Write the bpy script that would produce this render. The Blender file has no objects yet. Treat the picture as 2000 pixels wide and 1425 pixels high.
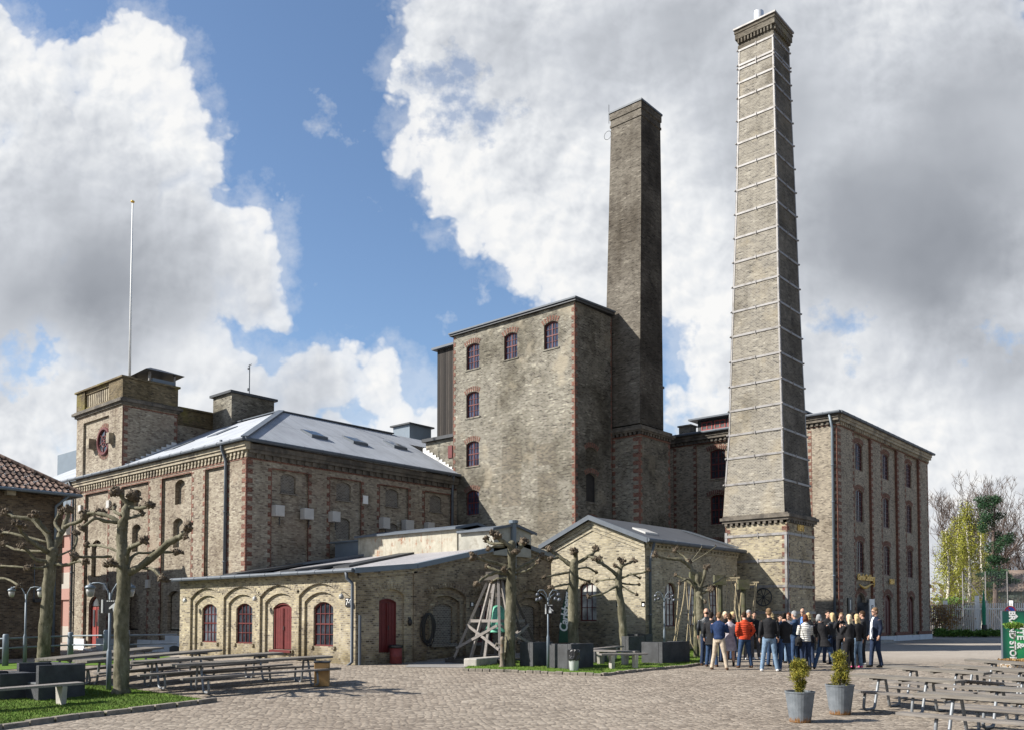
import bpy, bmesh, math, random
from mathutils import Vector, Matrix, noise as mnoise
R = math.radians
rnd = random.Random(7)
SC = bpy.context.scene
COL = SC.collection
# ---------------------------------------------------------------- camera frame
# World X runs along the fronts of the buildings, world Y into the yard.
F = 1726.0; PITCH = R(2.3); HZ = 1205.0; CY = HZ - F*math.tan(PITCH); EYE = 1.57
T = math.atan2(1505.0, F); CT, ST = math.cos(T), math.sin(T)
def cw(r, f): return (r*CT - f*ST, r*ST + f*CT)          # right / forward distances -> world x, y
def rf(x, y): return (x*CT + y*ST, -x*ST + y*CT)
def ss(t):
    t = max(0.0, min(1.0, t)); return t*t*(3 - 2*t)
def gz(x, y):                                             # height of the ground: the yard rises gently to the buildings
    r, f = rf(x, y)
    return -0.45*(1 - ss((f - 17)/12.0)) - 0.25*ss((-r - 14)/8.0)*ss((60 - f)/20.0) + .15*ss((f - 30)/5.0)*ss((r + 12)/5.0)*ss((16 - r)/8.0)
def _ray(px, py):
    x = (px - 1000)/F; u = (CY - py)/F
    f = math.cos(PITCH) - u*math.sin(PITCH); z = math.sin(PITCH) + u*math.cos(PITCH)
    return (x*CT - f*ST, x*ST + f*CT, z)
def onx(px, py, X):
    a = _ray(px, py); t = X/a[0]; return (t*a[1], EYE + t*a[2])        # y, z
def ony(px, py, Y):
    a = _ray(px, py); t = Y/a[1]; return (t*a[0], EYE + t*a[2])        # x, z
def ong(px, py, h=0.0):                                   # point on the ground (plus h)
    a = _ray(px, py); z = -0.2
    for _ in range(30):
        t = (z + h - EYE)/a[2]; z = z*0.5 + 0.5*gz(t*a[0], t*a[1])
    return (t*a[0], t*a[1], z)
# ---------------------------------------------------------------- object helpers
ORG = {}
def tag(o, label=None, cat=None, group=None, kind=None):
    if label: o['label'] = label
    if cat: o['category'] = cat
    if group: o['group'] = group
    if kind: o['kind'] = kind
    return o
def thing(name, label, cat, loc=(0, 0, 0), rz=0.0, group=None):
    o = bpy.data.objects.new(name, None); COL.objects.link(o)
    o.empty_display_size = 0.3; o.location = loc; o.rotation_euler = (0, 0, rz)
    tag(o, label, cat, group); ORG[o.name] = Vector(loc); return o
class MB:
    def __init__(s): s.v = []; s.f = []; s.m = []
    def add(s, vs, fs, mi=0):
        k = len(s.v); s.v.extend([tuple(p) for p in vs]); s.f.extend([tuple(i + k for i in q) for q in fs]); s.m.extend([mi]*len(fs)); return s
    def quad(s, a, b, c, d, mi=0): return s.add([a, b, c, d], [(0, 1, 2, 3)], mi)
    def poly(s, pts, mi=0): return s.add(pts, [tuple(range(len(pts)))], mi)
    def box(s, x0, x1, y0, y1, z0, z1, mi=0, rot=0.0, c=None):
        P = [(x0, y0, z0), (x1, y0, z0), (x1, y1, z0), (x0, y1, z0), (x0, y0, z1), (x1, y0, z1), (x1, y1, z1), (x0, y1, z1)]
        if rot:
            cx, cy = c if c else ((x0 + x1)/2, (y0 + y1)/2); ca, sa = math.cos(rot), math.sin(rot)
            P = [(cx + (x - cx)*ca - (y - cy)*sa, cy + (x - cx)*sa + (y - cy)*ca, z) for x, y, z in P]
        return s.add(P, [(0, 3, 2, 1), (4, 5, 6, 7), (0, 1, 5, 4), (1, 2, 6, 5), (2, 3, 7, 6), (3, 0, 4, 7)], mi)
    def bar(s, a, b, w, h, mi=0, up=(0, 0, 1)):            # a beam from a to b
        a, b = Vector(a), Vector(b); d = (b - a).normalized(); u = Vector(up)
        if abs(d.dot(u)) > 0.98: u = Vector((0, 1, 0))
        sx = d.cross(u).normalized()*w/2; sz = sx.cross(d).normalized()*h/2
        P = [a - sx - sz, a + sx - sz, a + sx + sz, a - sx + sz, b - sx - sz, b + sx - sz, b + sx + sz, b - sx + sz]
        return s.add(P, [(0, 1, 2, 3), (7, 6, 5, 4), (0, 4, 5, 1), (1, 5, 6, 2), (2, 6, 7, 3), (3, 7, 4, 0)], mi)
    def tube(s, pts, rad, n=8, mi=0, caps=True):
        pts = [Vector(p) for p in pts]; k = len(pts)
        if not isinstance(rad, (list, tuple)): rad = [rad]*k
        rings = []; pu = None
        for i, p in enumerate(pts):
            d = (pts[min(i + 1, k - 1)] - pts[max(i - 1, 0)])
            d = d.normalized() if d.length > 1e-9 else Vector((0, 0, 1))
            if pu is None: pu = Vector((1, 0, 0)) if abs(d.x) < 0.9 else Vector((0, 1, 0))
            u = (pu - d*pu.dot(d)).normalized(); w = d.cross(u); pu = u
            rr = rad[i]; rx, ry = rr if isinstance(rr, tuple) else (rr, rr)
            rings.append([p + u*rx*math.cos(2*math.pi*j/n) + w*ry*math.sin(2*math.pi*j/n) for j in range(n)])
        vs = [q for r_ in rings for q in r_]; fs = []
        for i in range(k - 1):
            for j in range(n):
                j2 = (j + 1) % n; fs.append((i*n + j, i*n + j2, (i + 1)*n + j2, (i + 1)*n + j))
        if caps: fs.append(tuple(reversed(range(n)))); fs.append(tuple((k - 1)*n + j for j in range(n)))
        return s.add(vs, fs, mi)
    def lathe(s, prof, c=(0, 0, 0), n=16, mi=0):           # prof: (radius, z)
        vs = []; fs = []
        for r_, z in prof:
            for j in range(n): a = 2*math.pi*j/n; vs.append((c[0] + r_*math.cos(a), c[1] + r_*math.sin(a), c[2] + z))
        for i in range(len(prof) - 1):
            for j in range(n):
                j2 = (j + 1) % n; fs.append((i*n + j, i*n + j2, (i + 1)*n + j2, (i + 1)*n + j))
        if prof[0][0] > 1e-4: fs.append(tuple(reversed(range(n))))
        if prof[-1][0] > 1e-4: fs.append(tuple((len(prof) - 1)*n + j for j in range(n)))
        return s.add(vs, fs, mi)
    def ball(s, c, r_, n=8, m=6, mi=0):
        rx, ry, rz_ = r_ if isinstance(r_, tuple) else (r_, r_, r_)
        vs = [(c[0], c[1], c[2] - rz_)]; fs = []
        for i in range(1, m):
            a = -math.pi/2 + math.pi*i/m
            for j in range(n):
                b = 2*math.pi*j/n; vs.append((c[0] + rx*math.cos(a)*math.cos(b), c[1] + ry*math.cos(a)*math.sin(b), c[2] + rz_*math.sin(a)))
        vs.append((c[0], c[1], c[2] + rz_)); L = len(vs) - 1
        for j in range(n):
            j2 = (j + 1) % n; fs.append((0, 1 + j2, 1 + j)); fs.append((L, L - n + j, L - n + j2))
            for i in range(m - 2): a = 1 + i*n; fs.append((a + j, a + j2, a + n + j2, a + n + j))
        return s.add(vs, fs, mi)
    def ring(s, c, r0, r_, n=24, m=6, axis='y', mi=0):     # torus
        vs = []; fs = []
        for i in range(n):
            a = 2*math.pi*i/n
            for j in range(m):
                b = 2*math.pi*j/m; q = r0 + r_*math.cos(b); h = r_*math.sin(b)
                p = {'y': (q*math.cos(a), h, q*math.sin(a)), 'x': (h, q*math.cos(a), q*math.sin(a)), 'z': (q*math.cos(a), q*math.sin(a), h)}[axis]
                vs.append((c[0] + p[0], c[1] + p[1], c[2] + p[2]))
        for i in range(n):
            for j in range(m):
                a, b = i*m + j, i*m + (j + 1) % m; c_, d = ((i + 1) % n)*m + (j + 1) % m, ((i + 1) % n)*m + j
                fs.append((a, b, c_, d))
        return s.add(vs, fs, mi)
    def build(s, name, mats, parent=None, smooth=False, world=True, bevel=0.0):
        if not isinstance(mats, (list, tuple)): mats = [mats]
        o_ = ORG.get(parent.name, Vector((0, 0, 0))) if (parent is not None and world) else Vector((0, 0, 0))
        me = bpy.data.meshes.new(name)
        me.from_pydata([(p[0] - o_.x, p[1] - o_.y, p[2] - o_.z) for p in s.v], [], s.f)
        for m in mats: me.materials.append(m)
        if len(mats) > 1: me.polygons.foreach_set('material_index', s.m)
        if smooth: me.polygons.foreach_set('use_smooth', [True]*len(me.polygons))
        me.update()
        o = bpy.data.objects.new(name, me); COL.objects.link(o)
        if parent is not None: o.parent = parent; ORG[o.name] = o_
        if bevel:
            b = o.modifiers.new('bevel', 'BEVEL'); b.width = bevel; b.segments = 2; b.limit_method = 'ANGLE'
        return o
def kids(o): return [c for c in COL.objects if c.parent == o]
def dup(root, loc, rz, label=None, group=None, scale=None):
    def cp(o, par):
        c = o.copy(); COL.objects.link(c)
        if par is not None: c.parent = par
        for k in KID.get(o.name, []): cp(k, c)
        return c
    r_ = cp(root, None); r_.location = loc; r_.rotation_euler = (0, 0, rz)
    if scale: r_.scale = (scale,)*3
    if label: r_['label'] = label
    if group: r_['group'] = group
    return r_
KID = {}
def index_kids(root):
    ks = [c for c in COL.objects if c.parent == root]; KID[root.name] = ks
    for k in ks: index_kids(k)
def text_mesh(name, body, size, mat, loc, axis, parent=None, shear=0.0, depth=0.02, rot=0.0, bold=0.0, align='CENTER', spacing=1.0):
    # letters as a real raised mesh; axis 'front' faces -Y, 'right' faces +X, 'cam' faces the given rz
    cu = bpy.data.curves.new(name, 'FONT'); cu.body = body; cu.size = size; cu.extrude = depth/2; cu.shear = shear
    cu.align_x = align; cu.align_y = 'CENTER'; cu.offset = bold; cu.space_character = spacing; cu.resolution_u = 4
    t = bpy.data.objects.new(name + '_t', cu); COL.objects.link(t)
    dg = bpy.context.evaluated_depsgraph_get(); dg.update()
    me = bpy.data.meshes.new_from_object(t.evaluated_get(dg)); me.name = name
    bpy.data.objects.remove(t); bpy.data.curves.remove(cu)
    rz = {'front': 0.0, 'right': math.pi/2}.get(axis, axis if isinstance(axis, float) else 0.0)
    Mx = Matrix.Translation(Vector(loc)) @ Matrix.Rotation(rz, 4, 'Z') @ Matrix.Rotation(math.pi/2, 4, 'X') @ Matrix.Rotation(rot, 4, 'Z')
    me.transform(Mx)
    if parent is not None and parent.name in ORG:
        me.transform(Matrix.Translation(-ORG[parent.name]))
    me.materials.clear(); me.materials.append(mat)
    o = bpy.data.objects.new(name, me); COL.objects.link(o)
    if parent is not None: o.parent = parent; ORG[o.name] = ORG.get(parent.name, Vector((0, 0, 0)))
    return o
# ---------------------------------------------------------------- node helpers
class NT:
    def __init__(s, nt): s.t = nt; nt.nodes.clear()
    def n(s, typ, **kw):
        x = s.t.nodes.new(typ)
        for k, v in kw.items(): setattr(x, k, v)
        return x
    def put(s, sock, v):
        if v is None: return
        if isinstance(v, bpy.types.NodeSocket): s.t.links.new(v, sock)
        elif isinstance(v, (tuple, list)) and len(v) == 3 and sock.type == 'RGBA': sock.default_value = (*v, 1)
        else: sock.default_value = v
    def math(s, op, a, b=None, c=None, clamp=False):
        x = s.n('ShaderNodeMath', operation=op); x.use_clamp = clamp
        s.put(x.inputs[0], a); s.put(x.inputs[1], b); s.put(x.inputs[2], c); return x.outputs[0]
    def vm(s, op, a, b=None, c=None):
        x = s.n('ShaderNodeVectorMath', operation=op); s.put(x.inputs[0], a); s.put(x.inputs[1], b)
        if op == 'SCALE': s.put(x.inputs[3], c)
        return x.outputs['Value'] if op in ('DISTANCE', 'DOT_PRODUCT', 'LENGTH') else x.outputs[0]
    def mix(s, f, a, b, mode='MIX'):
        x = s.n('ShaderNodeMix', data_type='RGBA', blend_type=mode); s.put(x.inputs[0], f); s.put(x.inputs[6], a); s.put(x.inputs[7], b); return x.outputs[2]
    def noise(s, vec, scale, detail=4, rough=0.55, dist=0.0, col=False):
        x = s.n('ShaderNodeTexNoise'); s.put(x.inputs['Vector'], vec); x.inputs['Scale'].default_value = scale
        x.inputs['Detail'].default_value = detail; x.inputs['Roughness'].default_value = rough; x.inputs['Distortion'].default_value = dist
        return x.outputs[1 if col else 0]
    def ramp(s, f, stops, interp='LINEAR'):
        x = s.n('ShaderNodeValToRGB'); x.color_ramp.interpolation = interp; e = x.color_ramp.elements
        while len(e) < len(stops): e.new(0.5)
        for i, (p, c) in enumerate(stops): e[i].position = p; e[i].color = (*(c if isinstance(c, tuple) else (c, c, c)), 1)
        s.put(x.inputs[0], f); return x.outputs[0]
    def comb(s, x_, y_, z_):
        x = s.n('ShaderNodeCombineXYZ'); s.put(x.inputs[0], x_); s.put(x.inputs[1], y_); s.put(x.inputs[2], z_); return x.outputs[0]
    def sep(s, v):
        x = s.n('ShaderNodeSeparateXYZ'); s.put(x.inputs[0], v); return x.outputs
    def smap(s, v, a, b, c=0.0, d=1.0):
        x = s.n('ShaderNodeMapRange'); s.put(x.inputs[0], v); x.inputs[1].default_value = a; x.inputs[2].default_value = b
        x.inputs[3].default_value = c; x.inputs[4].default_value = d; return x.outputs[0]
    def out(s, col, rough=0.8, bump=None, bstr=0.3, bdist=0.02, metal=0.0, spec=0.3, normal=None, **kw):
        p = s.n('ShaderNodeBsdfPrincipled'); s.put(p.inputs['Base Color'], col); s.put(p.inputs['Roughness'], rough)
        s.put(p.inputs['Metallic'], metal); s.put(p.inputs['Specular IOR Level'], spec)
        for k, v in kw.items(): s.put(p.inputs[k.replace('_', ' ')], v)
        if bump is not None:
            b = s.n('ShaderNodeBump'); b.inputs['Strength'].default_value = bstr; b.inputs['Distance'].default_value = bdist
            s.put(b.inputs['Height'], bump); s.t.links.new(b.outputs[0], p.inputs['Normal'])
        o = s.n('ShaderNodeOutputMaterial'); s.t.links.new(p.outputs[0], o.inputs[0]); return p
def newmat(name):
    m = bpy.data.materials.new(name); m.use_nodes = True; return m, NT(m.node_tree)
def wallvec(t, want_pos=False):
    g = t.n('ShaderNodeNewGeometry'); P = t.sep(g.outputs['Position']); N = t.sep(g.outputs['True Normal'])
    side = t.math('GREATER_THAN', t.math('ABSOLUTE', N[0]), t.math('ABSOLUTE', N[1]))
    u = t.math('ADD', t.math('MULTIPLY', P[1], side), t.math('MULTIPLY', P[0], t.math('SUBTRACT', 1.0, side)))
    return g.outputs['Position'], P, u, side
def brick(name, stops, mortar=(.30, .27, .23), soot=(.5, .62, .35), soot_col=(.35, .33, .31), light=None, patch=0.35, bw=.155, rh=.067, ms=.0075, bump=.5, drip=0.0, base=None, tint=.46, side_dark=0.0, odd=(.26, .20)):
    m, t = newmat(name); pos, P, u, side = wallvec(t)
    wob = t.math('MULTIPLY', t.math('SUBTRACT', t.noise(pos, 6, 2), .5), .012)
    v = t.comb(t.math('ADD', u, wob), t.math('ADD', P[2], wob), 0.0)
    b = t.n('ShaderNodeTexBrick'); t.put(b.inputs['Vector'], v); b.offset = .5; b.inputs['Scale'].default_value = 1
    b.inputs['Color1'].default_value = (0, 0, 0, 1); b.inputs['Color2'].default_value = (1, 1, 1, 1); b.inputs['Mortar'].default_value = (.5, .5, .5, 1)
    b.inputs['Mortar Size'].default_value = ms; b.inputs['Mortar Smooth'].default_value = .2; b.inputs['Bias'].default_value = 0
    b.inputs['Brick Width'].default_value = bw; b.inputs['Row Height'].default_value = rh
    big = t.noise(pos, .45, 5, .6); med = t.noise(pos, 2.2, 4, .6); fine = t.noise(pos, 22, 3, .6)
    sel = t.math('ADD', t.math('MULTIPLY', b.outputs['Color'], tint), t.math('MULTIPLY', t.math('SUBTRACT', med, .5), patch*2))
    sel = t.math('ADD', sel, t.math('MULTIPLY', t.math('SUBTRACT', fine, .5), .35))
    row = t.math('FLOOR', t.math('DIVIDE', P[2], rh*1.0)); wr = t.n('ShaderNodeTexWhiteNoise', noise_dimensions='1D'); t.put(wr.inputs['W'], row)
    wn = t.n('ShaderNodeTexWhiteNoise', noise_dimensions='2D'); t.put(wn.inputs['Vector'], t.comb(t.math('FLOOR', t.math('DIVIDE', t.math('ADD', u, t.math('MULTIPLY', wr.outputs[0], 3.0)), odd[0])), row, 0.0))
    cl = t.smap(t.noise(pos, 1.1, 2), .35, .65, .45, 1.0)
    sel = t.math('ADD', sel, t.math('MULTIPLY', t.math('MULTIPLY', t.smap(wn.outputs[0], .80, .95), cl), odd[1])); sel = t.math('SUBTRACT', sel, t.math('MULTIPLY', t.math('MULTIPLY', t.smap(wn.outputs[0], .22, .06), cl), odd[1]))
    sel = t.math('ADD', sel, .48 - tint*.5, clamp=True)
    c = t.ramp(sel, stops)
    c = t.mix(b.outputs['Fac'], c, mortar)
    s_ = t.smap(big, soot[0], soot[1]); s_ = t.math('MULTIPLY', s_, soot[2])
    c = t.mix(s_, c, t.mix(1.0, c, soot_col, 'MULTIPLY'))
    if drip:
        dv = t.comb(t.math('MULTIPLY', u, 1.6), t.math('MULTIPLY', P[2], .12), 0.0)
        d = t.smap(t.noise(dv, 1.3, 5, .65), .52, .72); c = t.mix(t.math('MULTIPLY', d, drip), c, t.mix(1.0, c, (.45, .42, .38), 'MULTIPLY'))
    if light:
        l = t.smap(t.noise(t.vm('ADD', pos, (31.0, 7.0, 3.0)), .6, 4, .6), .56, .68); c = t.mix(t.math('MULTIPLY', l, light[0]), c, light[1])
    if base:                                               # damp, dirty courses close to the ground
        h = t.smap(P[2], base[0], base[1], 1.0, 0.0); h = t.math('MULTIPLY', h, t.smap(med, .35, .6)); c = t.mix(h, c, t.mix(1.0, c, base[2], 'MULTIPLY'))
    if side_dark:                                                # brick colour darkened unevenly on the sides that face down the yard
        N = t.sep(t.n('ShaderNodeNewGeometry').outputs['True Normal']); q = t.math('GREATER_THAN', N[0], .5); q = t.math('MULTIPLY', q, t.smap(big, .30, .55, .55, 1.0)); c = t.mix(t.math('MULTIPLY', q, side_dark), c, t.mix(1.0, c, (.20, .20, .215), 'MULTIPLY'))
    hgt = t.math('ADD', t.math('MULTIPLY', b.outputs['Fac'], -1.0), t.math('MULTIPLY', fine, .7))
    t.out(c, .92, hgt, bump, .012, spec=.15); return m
def plain(name, col, rough=.6, var=.15, scale=4.0, bump=.1, metal=0.0, spec=.4, dirt=None):
    m, t = newmat(name); g = t.n('ShaderNodeNewGeometry').outputs['Position']
    n1 = t.noise(g, scale, 5, .6); lo = tuple(c*(1 - var) for c in col); hi = tuple(min(1, c*(1 + var)) for c in col)
    c = t.ramp(n1, [(.3, lo), (.7, hi)])
    if dirt:
        d = t.smap(t.noise(t.vm('ADD', g, (5.0, 9.0, 2.0)), dirt[0], 6, .7), dirt[1], dirt[1] + .12); c = t.mix(t.math('MULTIPLY', d, dirt[3] if len(dirt) > 3 else .8), c, dirt[2])
    t.out(c, rough, t.noise(g, scale*6, 3), bump, .01, metal, spec); return m
def wood(name, a, b, rough=.75, sc=1.0):
    m, t = newmat(name); tc = t.n('ShaderNodeTexCoord').outputs['Object']
    s_ = t.sep(tc); v = t.comb(t.math('MULTIPLY', s_[0], .8*sc), t.math('MULTIPLY', s_[1], 14*sc), t.math('MULTIPLY', s_[2], 14*sc))
    n1 = t.noise(v, 3, 6, .65, .6); n2 = t.noise(tc, 1.7, 3)
    c = t.ramp(t.math('ADD', t.math('MULTIPLY', n1, .75), t.math('MULTIPLY', n2, .25)), [(.3, a), (.68, b)])
    t.out(c, rough, n1, .5, .006, spec=.2); return m
MT = {}
def init_mats():
    Y = [(0, (.035, .030, .026)), (.16, (.095, .078, .056)), (.36, (.24, .205, .145)), (.62, (.35, .30, .195)), (.85, (.44, .385, .26)), (1, (.52, .47, .345))]
    MT['yellow'] = brick('yellow_brick', Y, (.33, .30, .25), (.52, .68, .55), (.42, .38, .33), (.35, (.42, .38, .31)), .40, base=(.15, .9, (.45, .42, .36)))
    MT['yellow_old'] = brick('weathered_yellow_brick', [(0, (.035, .03, .026)), (.2, (.11, .09, .068)), (.45, (.235, .19, .13)), (.75, (.34, .285, .195)), (1, (.44, .385, .28))], (.25, .22, .18), (.42, .62, .75), (.45, .38, .35), (.45, (.27, .21, .17)), .42, drip=.4, base=(.1, .6, (.5, .46, .38)))
    MT['small'] = brick('pale_yellow_brick', [(0, (.05, .045, .038)), (.18, (.15, .13, .095)), (.42, (.30, .26, .18)), (.7, (.41, .36, .25)), (1, (.52, .47, .36))], (.32, .30, .26), (.52, .7, .55), (.45, .42, .36), (.3, (.40, .33, .2)), .36, base=(.2, 1.5, (.45, .42, .38)))
    MT['barn'] = brick('brown_yellow_brick', [(0, (.05, .041, .034)), (.2, (.145, .12, .092)), (.45, (.265, .232, .175)), (.72, (.36, .325, .25)), (1, (.46, .43, .345))], (.26, .22, .19), (.50, .68, .6), (.48, .42, .38), (.35, (.27, .2, .15)), .34, drip=.5)
    MT['tower'] = brick('grey_yellow_brick', [(0, (.032, .029, .025)), (.18, (.085, .076, .062)), (.42, (.160, .148, .118)), (.72, (.235, .220, .178)), (1, (.40, .375, .30))], (.27, .25, .215), (.47, .62, .75), (.42, .40, .36), (.55, (.36, .315, .235)), .42, drip=.35, side_dark=.5, odd=(.30, .30))
    MT['chim'] = brick('sooty_chimney_brick', [(0, (.032, .029, .026)), (.2, (.078, .070, .058)), (.5, (.135, .122, .102)), (.8, (.20, .183, .152)), (1, (.28, .26, .215))], (.17, .15, .125), (.42, .66, .75), (.42, .39, .36), None, .34, drip=.45, side_dark=.72, tint=.40, odd=(.30, .30))
    MT['stack'] = brick('grey_chimney_brick', [(0, (.04, .037, .033)), (.18, (.11, .10, .085)), (.45, (.19, .172, .14)), (.75, (.265, .243, .20)), (1, (.38, .355, .295))], (.33, .31, .275), (.52, .7, .65), (.40, .38, .34), (.3, (.36, .30, .2)), .38, drip=.3, side_dark=.72, tint=.40, odd=(.30, .30))
    MT['rb'] = brick('brown_grey_brick', [(0, (.045, .037, .031)), (.2, (.14, .12, .093)), (.45, (.275, .24, .185)), (.75, (.385, .34, .26)), (1, (.50, .455, .36))], (.25, .22, .19), (.52, .7, .5), (.45, .40, .36), None, .28, drip=.3)
    MT['tilewall'] = brick('old_dark_brick', [(0, (.025, .02, .017)), (.25, (.075, .056, .04)), (.5, (.14, .105, .07)), (.8, (.22, .17, .11)), (1, (.30, .24, .16))], (.14, .12, .10), (.45, .65, .6), (.5, .42, .38), None, .35, base=(-.3, .6, (.5, .5, .45)))
    MT['red'] = brick('red_brick', [(0, (.05, .022, .017)), (.4, (.135, .052, .037)), (.8, (.22, .095, .065)), (1, (.28, .155, .11))], (.22, .17, .14), (.5, .75, .5), (.45, .4, .4), None, .25)
    MT['infill'] = brick('grey_infill_brick', [(0, (.05, .045, .04)), (.3, (.11, .098, .084)), (.6, (.16, .145, .125)), (1, (.21, .19, .16))], (.30, .28, .25), (.5, .7, .5), (.5, .47, .43), None, .25)
    MT['trim'] = plain('stone_trim', (.30, .26, .19), .85, .3, 3, .4, dirt=(1.2, .5, (.12, .10, .08)))
    MT['soot_trim'] = plain('sooty_trim', (.12, .105, .085), .9, .35, 4, .5, dirt=(1.5, .48, (.05, .045, .04)))
    MT['plinth'] = plain('painted_plinth', (.52, .56, .60), .8, .08, 2, .2, dirt=(2.5, .58, (.28, .28, .27)))
    MT['zinc'] = plain('zinc', (.085, .10, .12), .6, .14, 3, .15, metal=.0, dirt=(2, .6, (.06, .065, .07)))
    MT['strap'] = plain('galvanised_strap', (.235, .225, .22), .5, .12, 2.0, .2, metal=.05, dirt=(3, .5, (.13, .115, .10)))
    MT['darkmetal'] = plain('dark_metal', (.035, .037, .04), .5, .2, 3, .1)
    MT['redpaint'] = plain('red_paint', (.105, .014, .014), .6, .18, 5, .25, dirt=(8, .62, (.13, .03, .028), .6))
    MT['redframe'] = plain('red_window_paint', (.10, .017, .017), .6, .25, 8, .2, dirt=(9, .6, (.30, .24, .22), .45))
    MT['dkred'] = plain('dark_red_door_paint', (.085, .02, .018), .5, .2, 4, .2)
    MT['pinkpaint'] = plain('faded_red_paint', (.27, .05, .043), .6, .15, 4, .2)
    MT['white'] = plain('white_paint', (.74, .74, .72), .6, .06, 4, .1, dirt=(3, .62, (.5, .48, .44), .6))
    MT['greybox'] = plain('grey_vent_metal', (.44, .43, .41), .6, .08, 3, .1, dirt=(4, .6, (.4, .38, .35), .6))
    MT['bluegrey'] = plain('blue_grey_metal', (.14, .17, .20), .5, .1, 1.5, .1, metal=.2)
    MT['gold'] = plain('gold_paint', (.62, .38, .06), .4, .1, 6, .1, metal=.2)
    MT['black'] = plain('black_paint', (.018, .018, .02), .45, .3, 4, .1)
    MT['rubber'] = plain('black_rubber', (.02, .02, .021), .55, .2, 8, .1)
    MT['concrete'] = plain('concrete', (.33, .31, .28), .9, .2, 5, .5, dirt=(3, .55, (.2, .19, .16)))
    MT['stone'] = plain('kerb_stone', (.20, .175, .145), .9, .3, 5, .6, dirt=(6, .52, (.09, .085, .07)))
    MT['steel'] = plain('galvanised_tube', (.20, .215, .23), .5, .15, 6, .1, metal=.25, dirt=(8, .6, (.25, .25, .25)))
    MT['zincpot'] = plain('zinc_pot', (.33, .37, .41), .5, .14, 5, .15, metal=.25)
    MT['rope'] = plain('rope', (.40, .33, .21), .9, .2, 20, .4)
    MT['moss'] = plain('mossy_post', (.085, .08, .05), .9, .35, 4, .5, dirt=(3, .5, (.065, .075, .02)))
    MT['copper'] = plain('green_bell_copper', (.10, .34, .23), .5, .25, 5, .2, metal=.1, dirt=(4, .58, (.04, .15, .11)))
    MT['table'] = wood('weathered_planks', (.085, .075, .065), (.235, .215, .185))
    MT['tabledark'] = wood('dark_planks', (.09, .08, .075), (.22, .20, .185))
    MT['bench'] = wood('grey_bench_plank', (.09, .08, .072), (.23, .21, .19))
    MT['timber'] = wood('grey_timber', (.11, .10, .092), (.29, .265, .245))
    MT['timberdark'] = wood('dark_timber', (.035, .03, .027), (.09, .08, .07))
    MT['ochre'] = plain('ochre_steel', (.33, .19, .07), .6, .25, 4, .2, dirt=(6, .55, (.16, .10, .05)))
    MT['bag'] = plain('black_plastic_bag', (.02, .02, .022), .25, .2, 12, .8, spec=.5)
    MT['slate'] = roofmat('dark_roof_felt', (.085, .09, .10), 0, .7)
    MT['barnroof'] = roofmat('light_corrugated_roof', (.355, .375, .405), .16, .8, panel=True)
    MT['lowroof'] = roofmat('fibre_cement_roof', (.32, .31, .315), .10, .6)
    MT['tile'] = tilemat()
    MT['glass'] = glassmat('window_glass', (.035, .04, .05), .08); MT['skyglass'] = glassmat('painted_sky_glass', (.04, .048, .08), .12, .25)  # blue panes: sky reflection painted into the base colour
    MT['milk'] = glassmat('old_window_glass', (.09, .10, .12), .22)
    MT['pale'] = glassmat('curtained_glass', (.42, .42, .40), .25)
    MT['rust'] = rustmat()
    MT['bark'] = barkmat()
    MT['knob'] = plain('knobbly_bark', (.115, .088, .06), .95, .45, 14, .9, dirt=(12, .5, (.035, .026, .018)))
    MT['wicker'] = wickermat()
    MT['setts'] = settmat(); MT['asphalt'] = plain('asphalt', (.21, .20, .19), .9, .14, 1.5, .5, dirt=(.8, .55, (.15, .14, .13), .6))
    MT['grass'] = grassmat('lawn_grass'); MT['blade'] = grassmat('grass_blades', True)
    MT['planks'] = plankmat()
    MT['pot_rust'] = potmat()
    MT['trellis'] = plain('far_wall', (.20, .14, .11), .9, .2, 2, .3)
    MT['hedge'] = leafmat('hedge_leaves', (.035, .09, .018), (.12, .22, .04))
    MT['willow'] = leafmat('spring_leaves', (.13, .145, .018), (.33, .32, .05))
    MT['pine'] = leafmat('pine_needles', (.012, .035, .018), (.04, .09, .035))
    MT['conifer'] = leafmat('conifer_leaves', (.055, .075, .012), (.30, .25, .035))
    MT['dryleaf'] = leafmat('dry_leaves', (.20, .11, .04), (.40, .26, .11))
    MT['twig'] = plain('bare_twigs', (.115, .085, .07), .95, .2, 3, .2)
    MT['birch'] = plain('birch_bark', (.62, .58, .50), .8, .15, 4, .2, dirt=(5, .6, (.08, .07, .06)))
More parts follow.
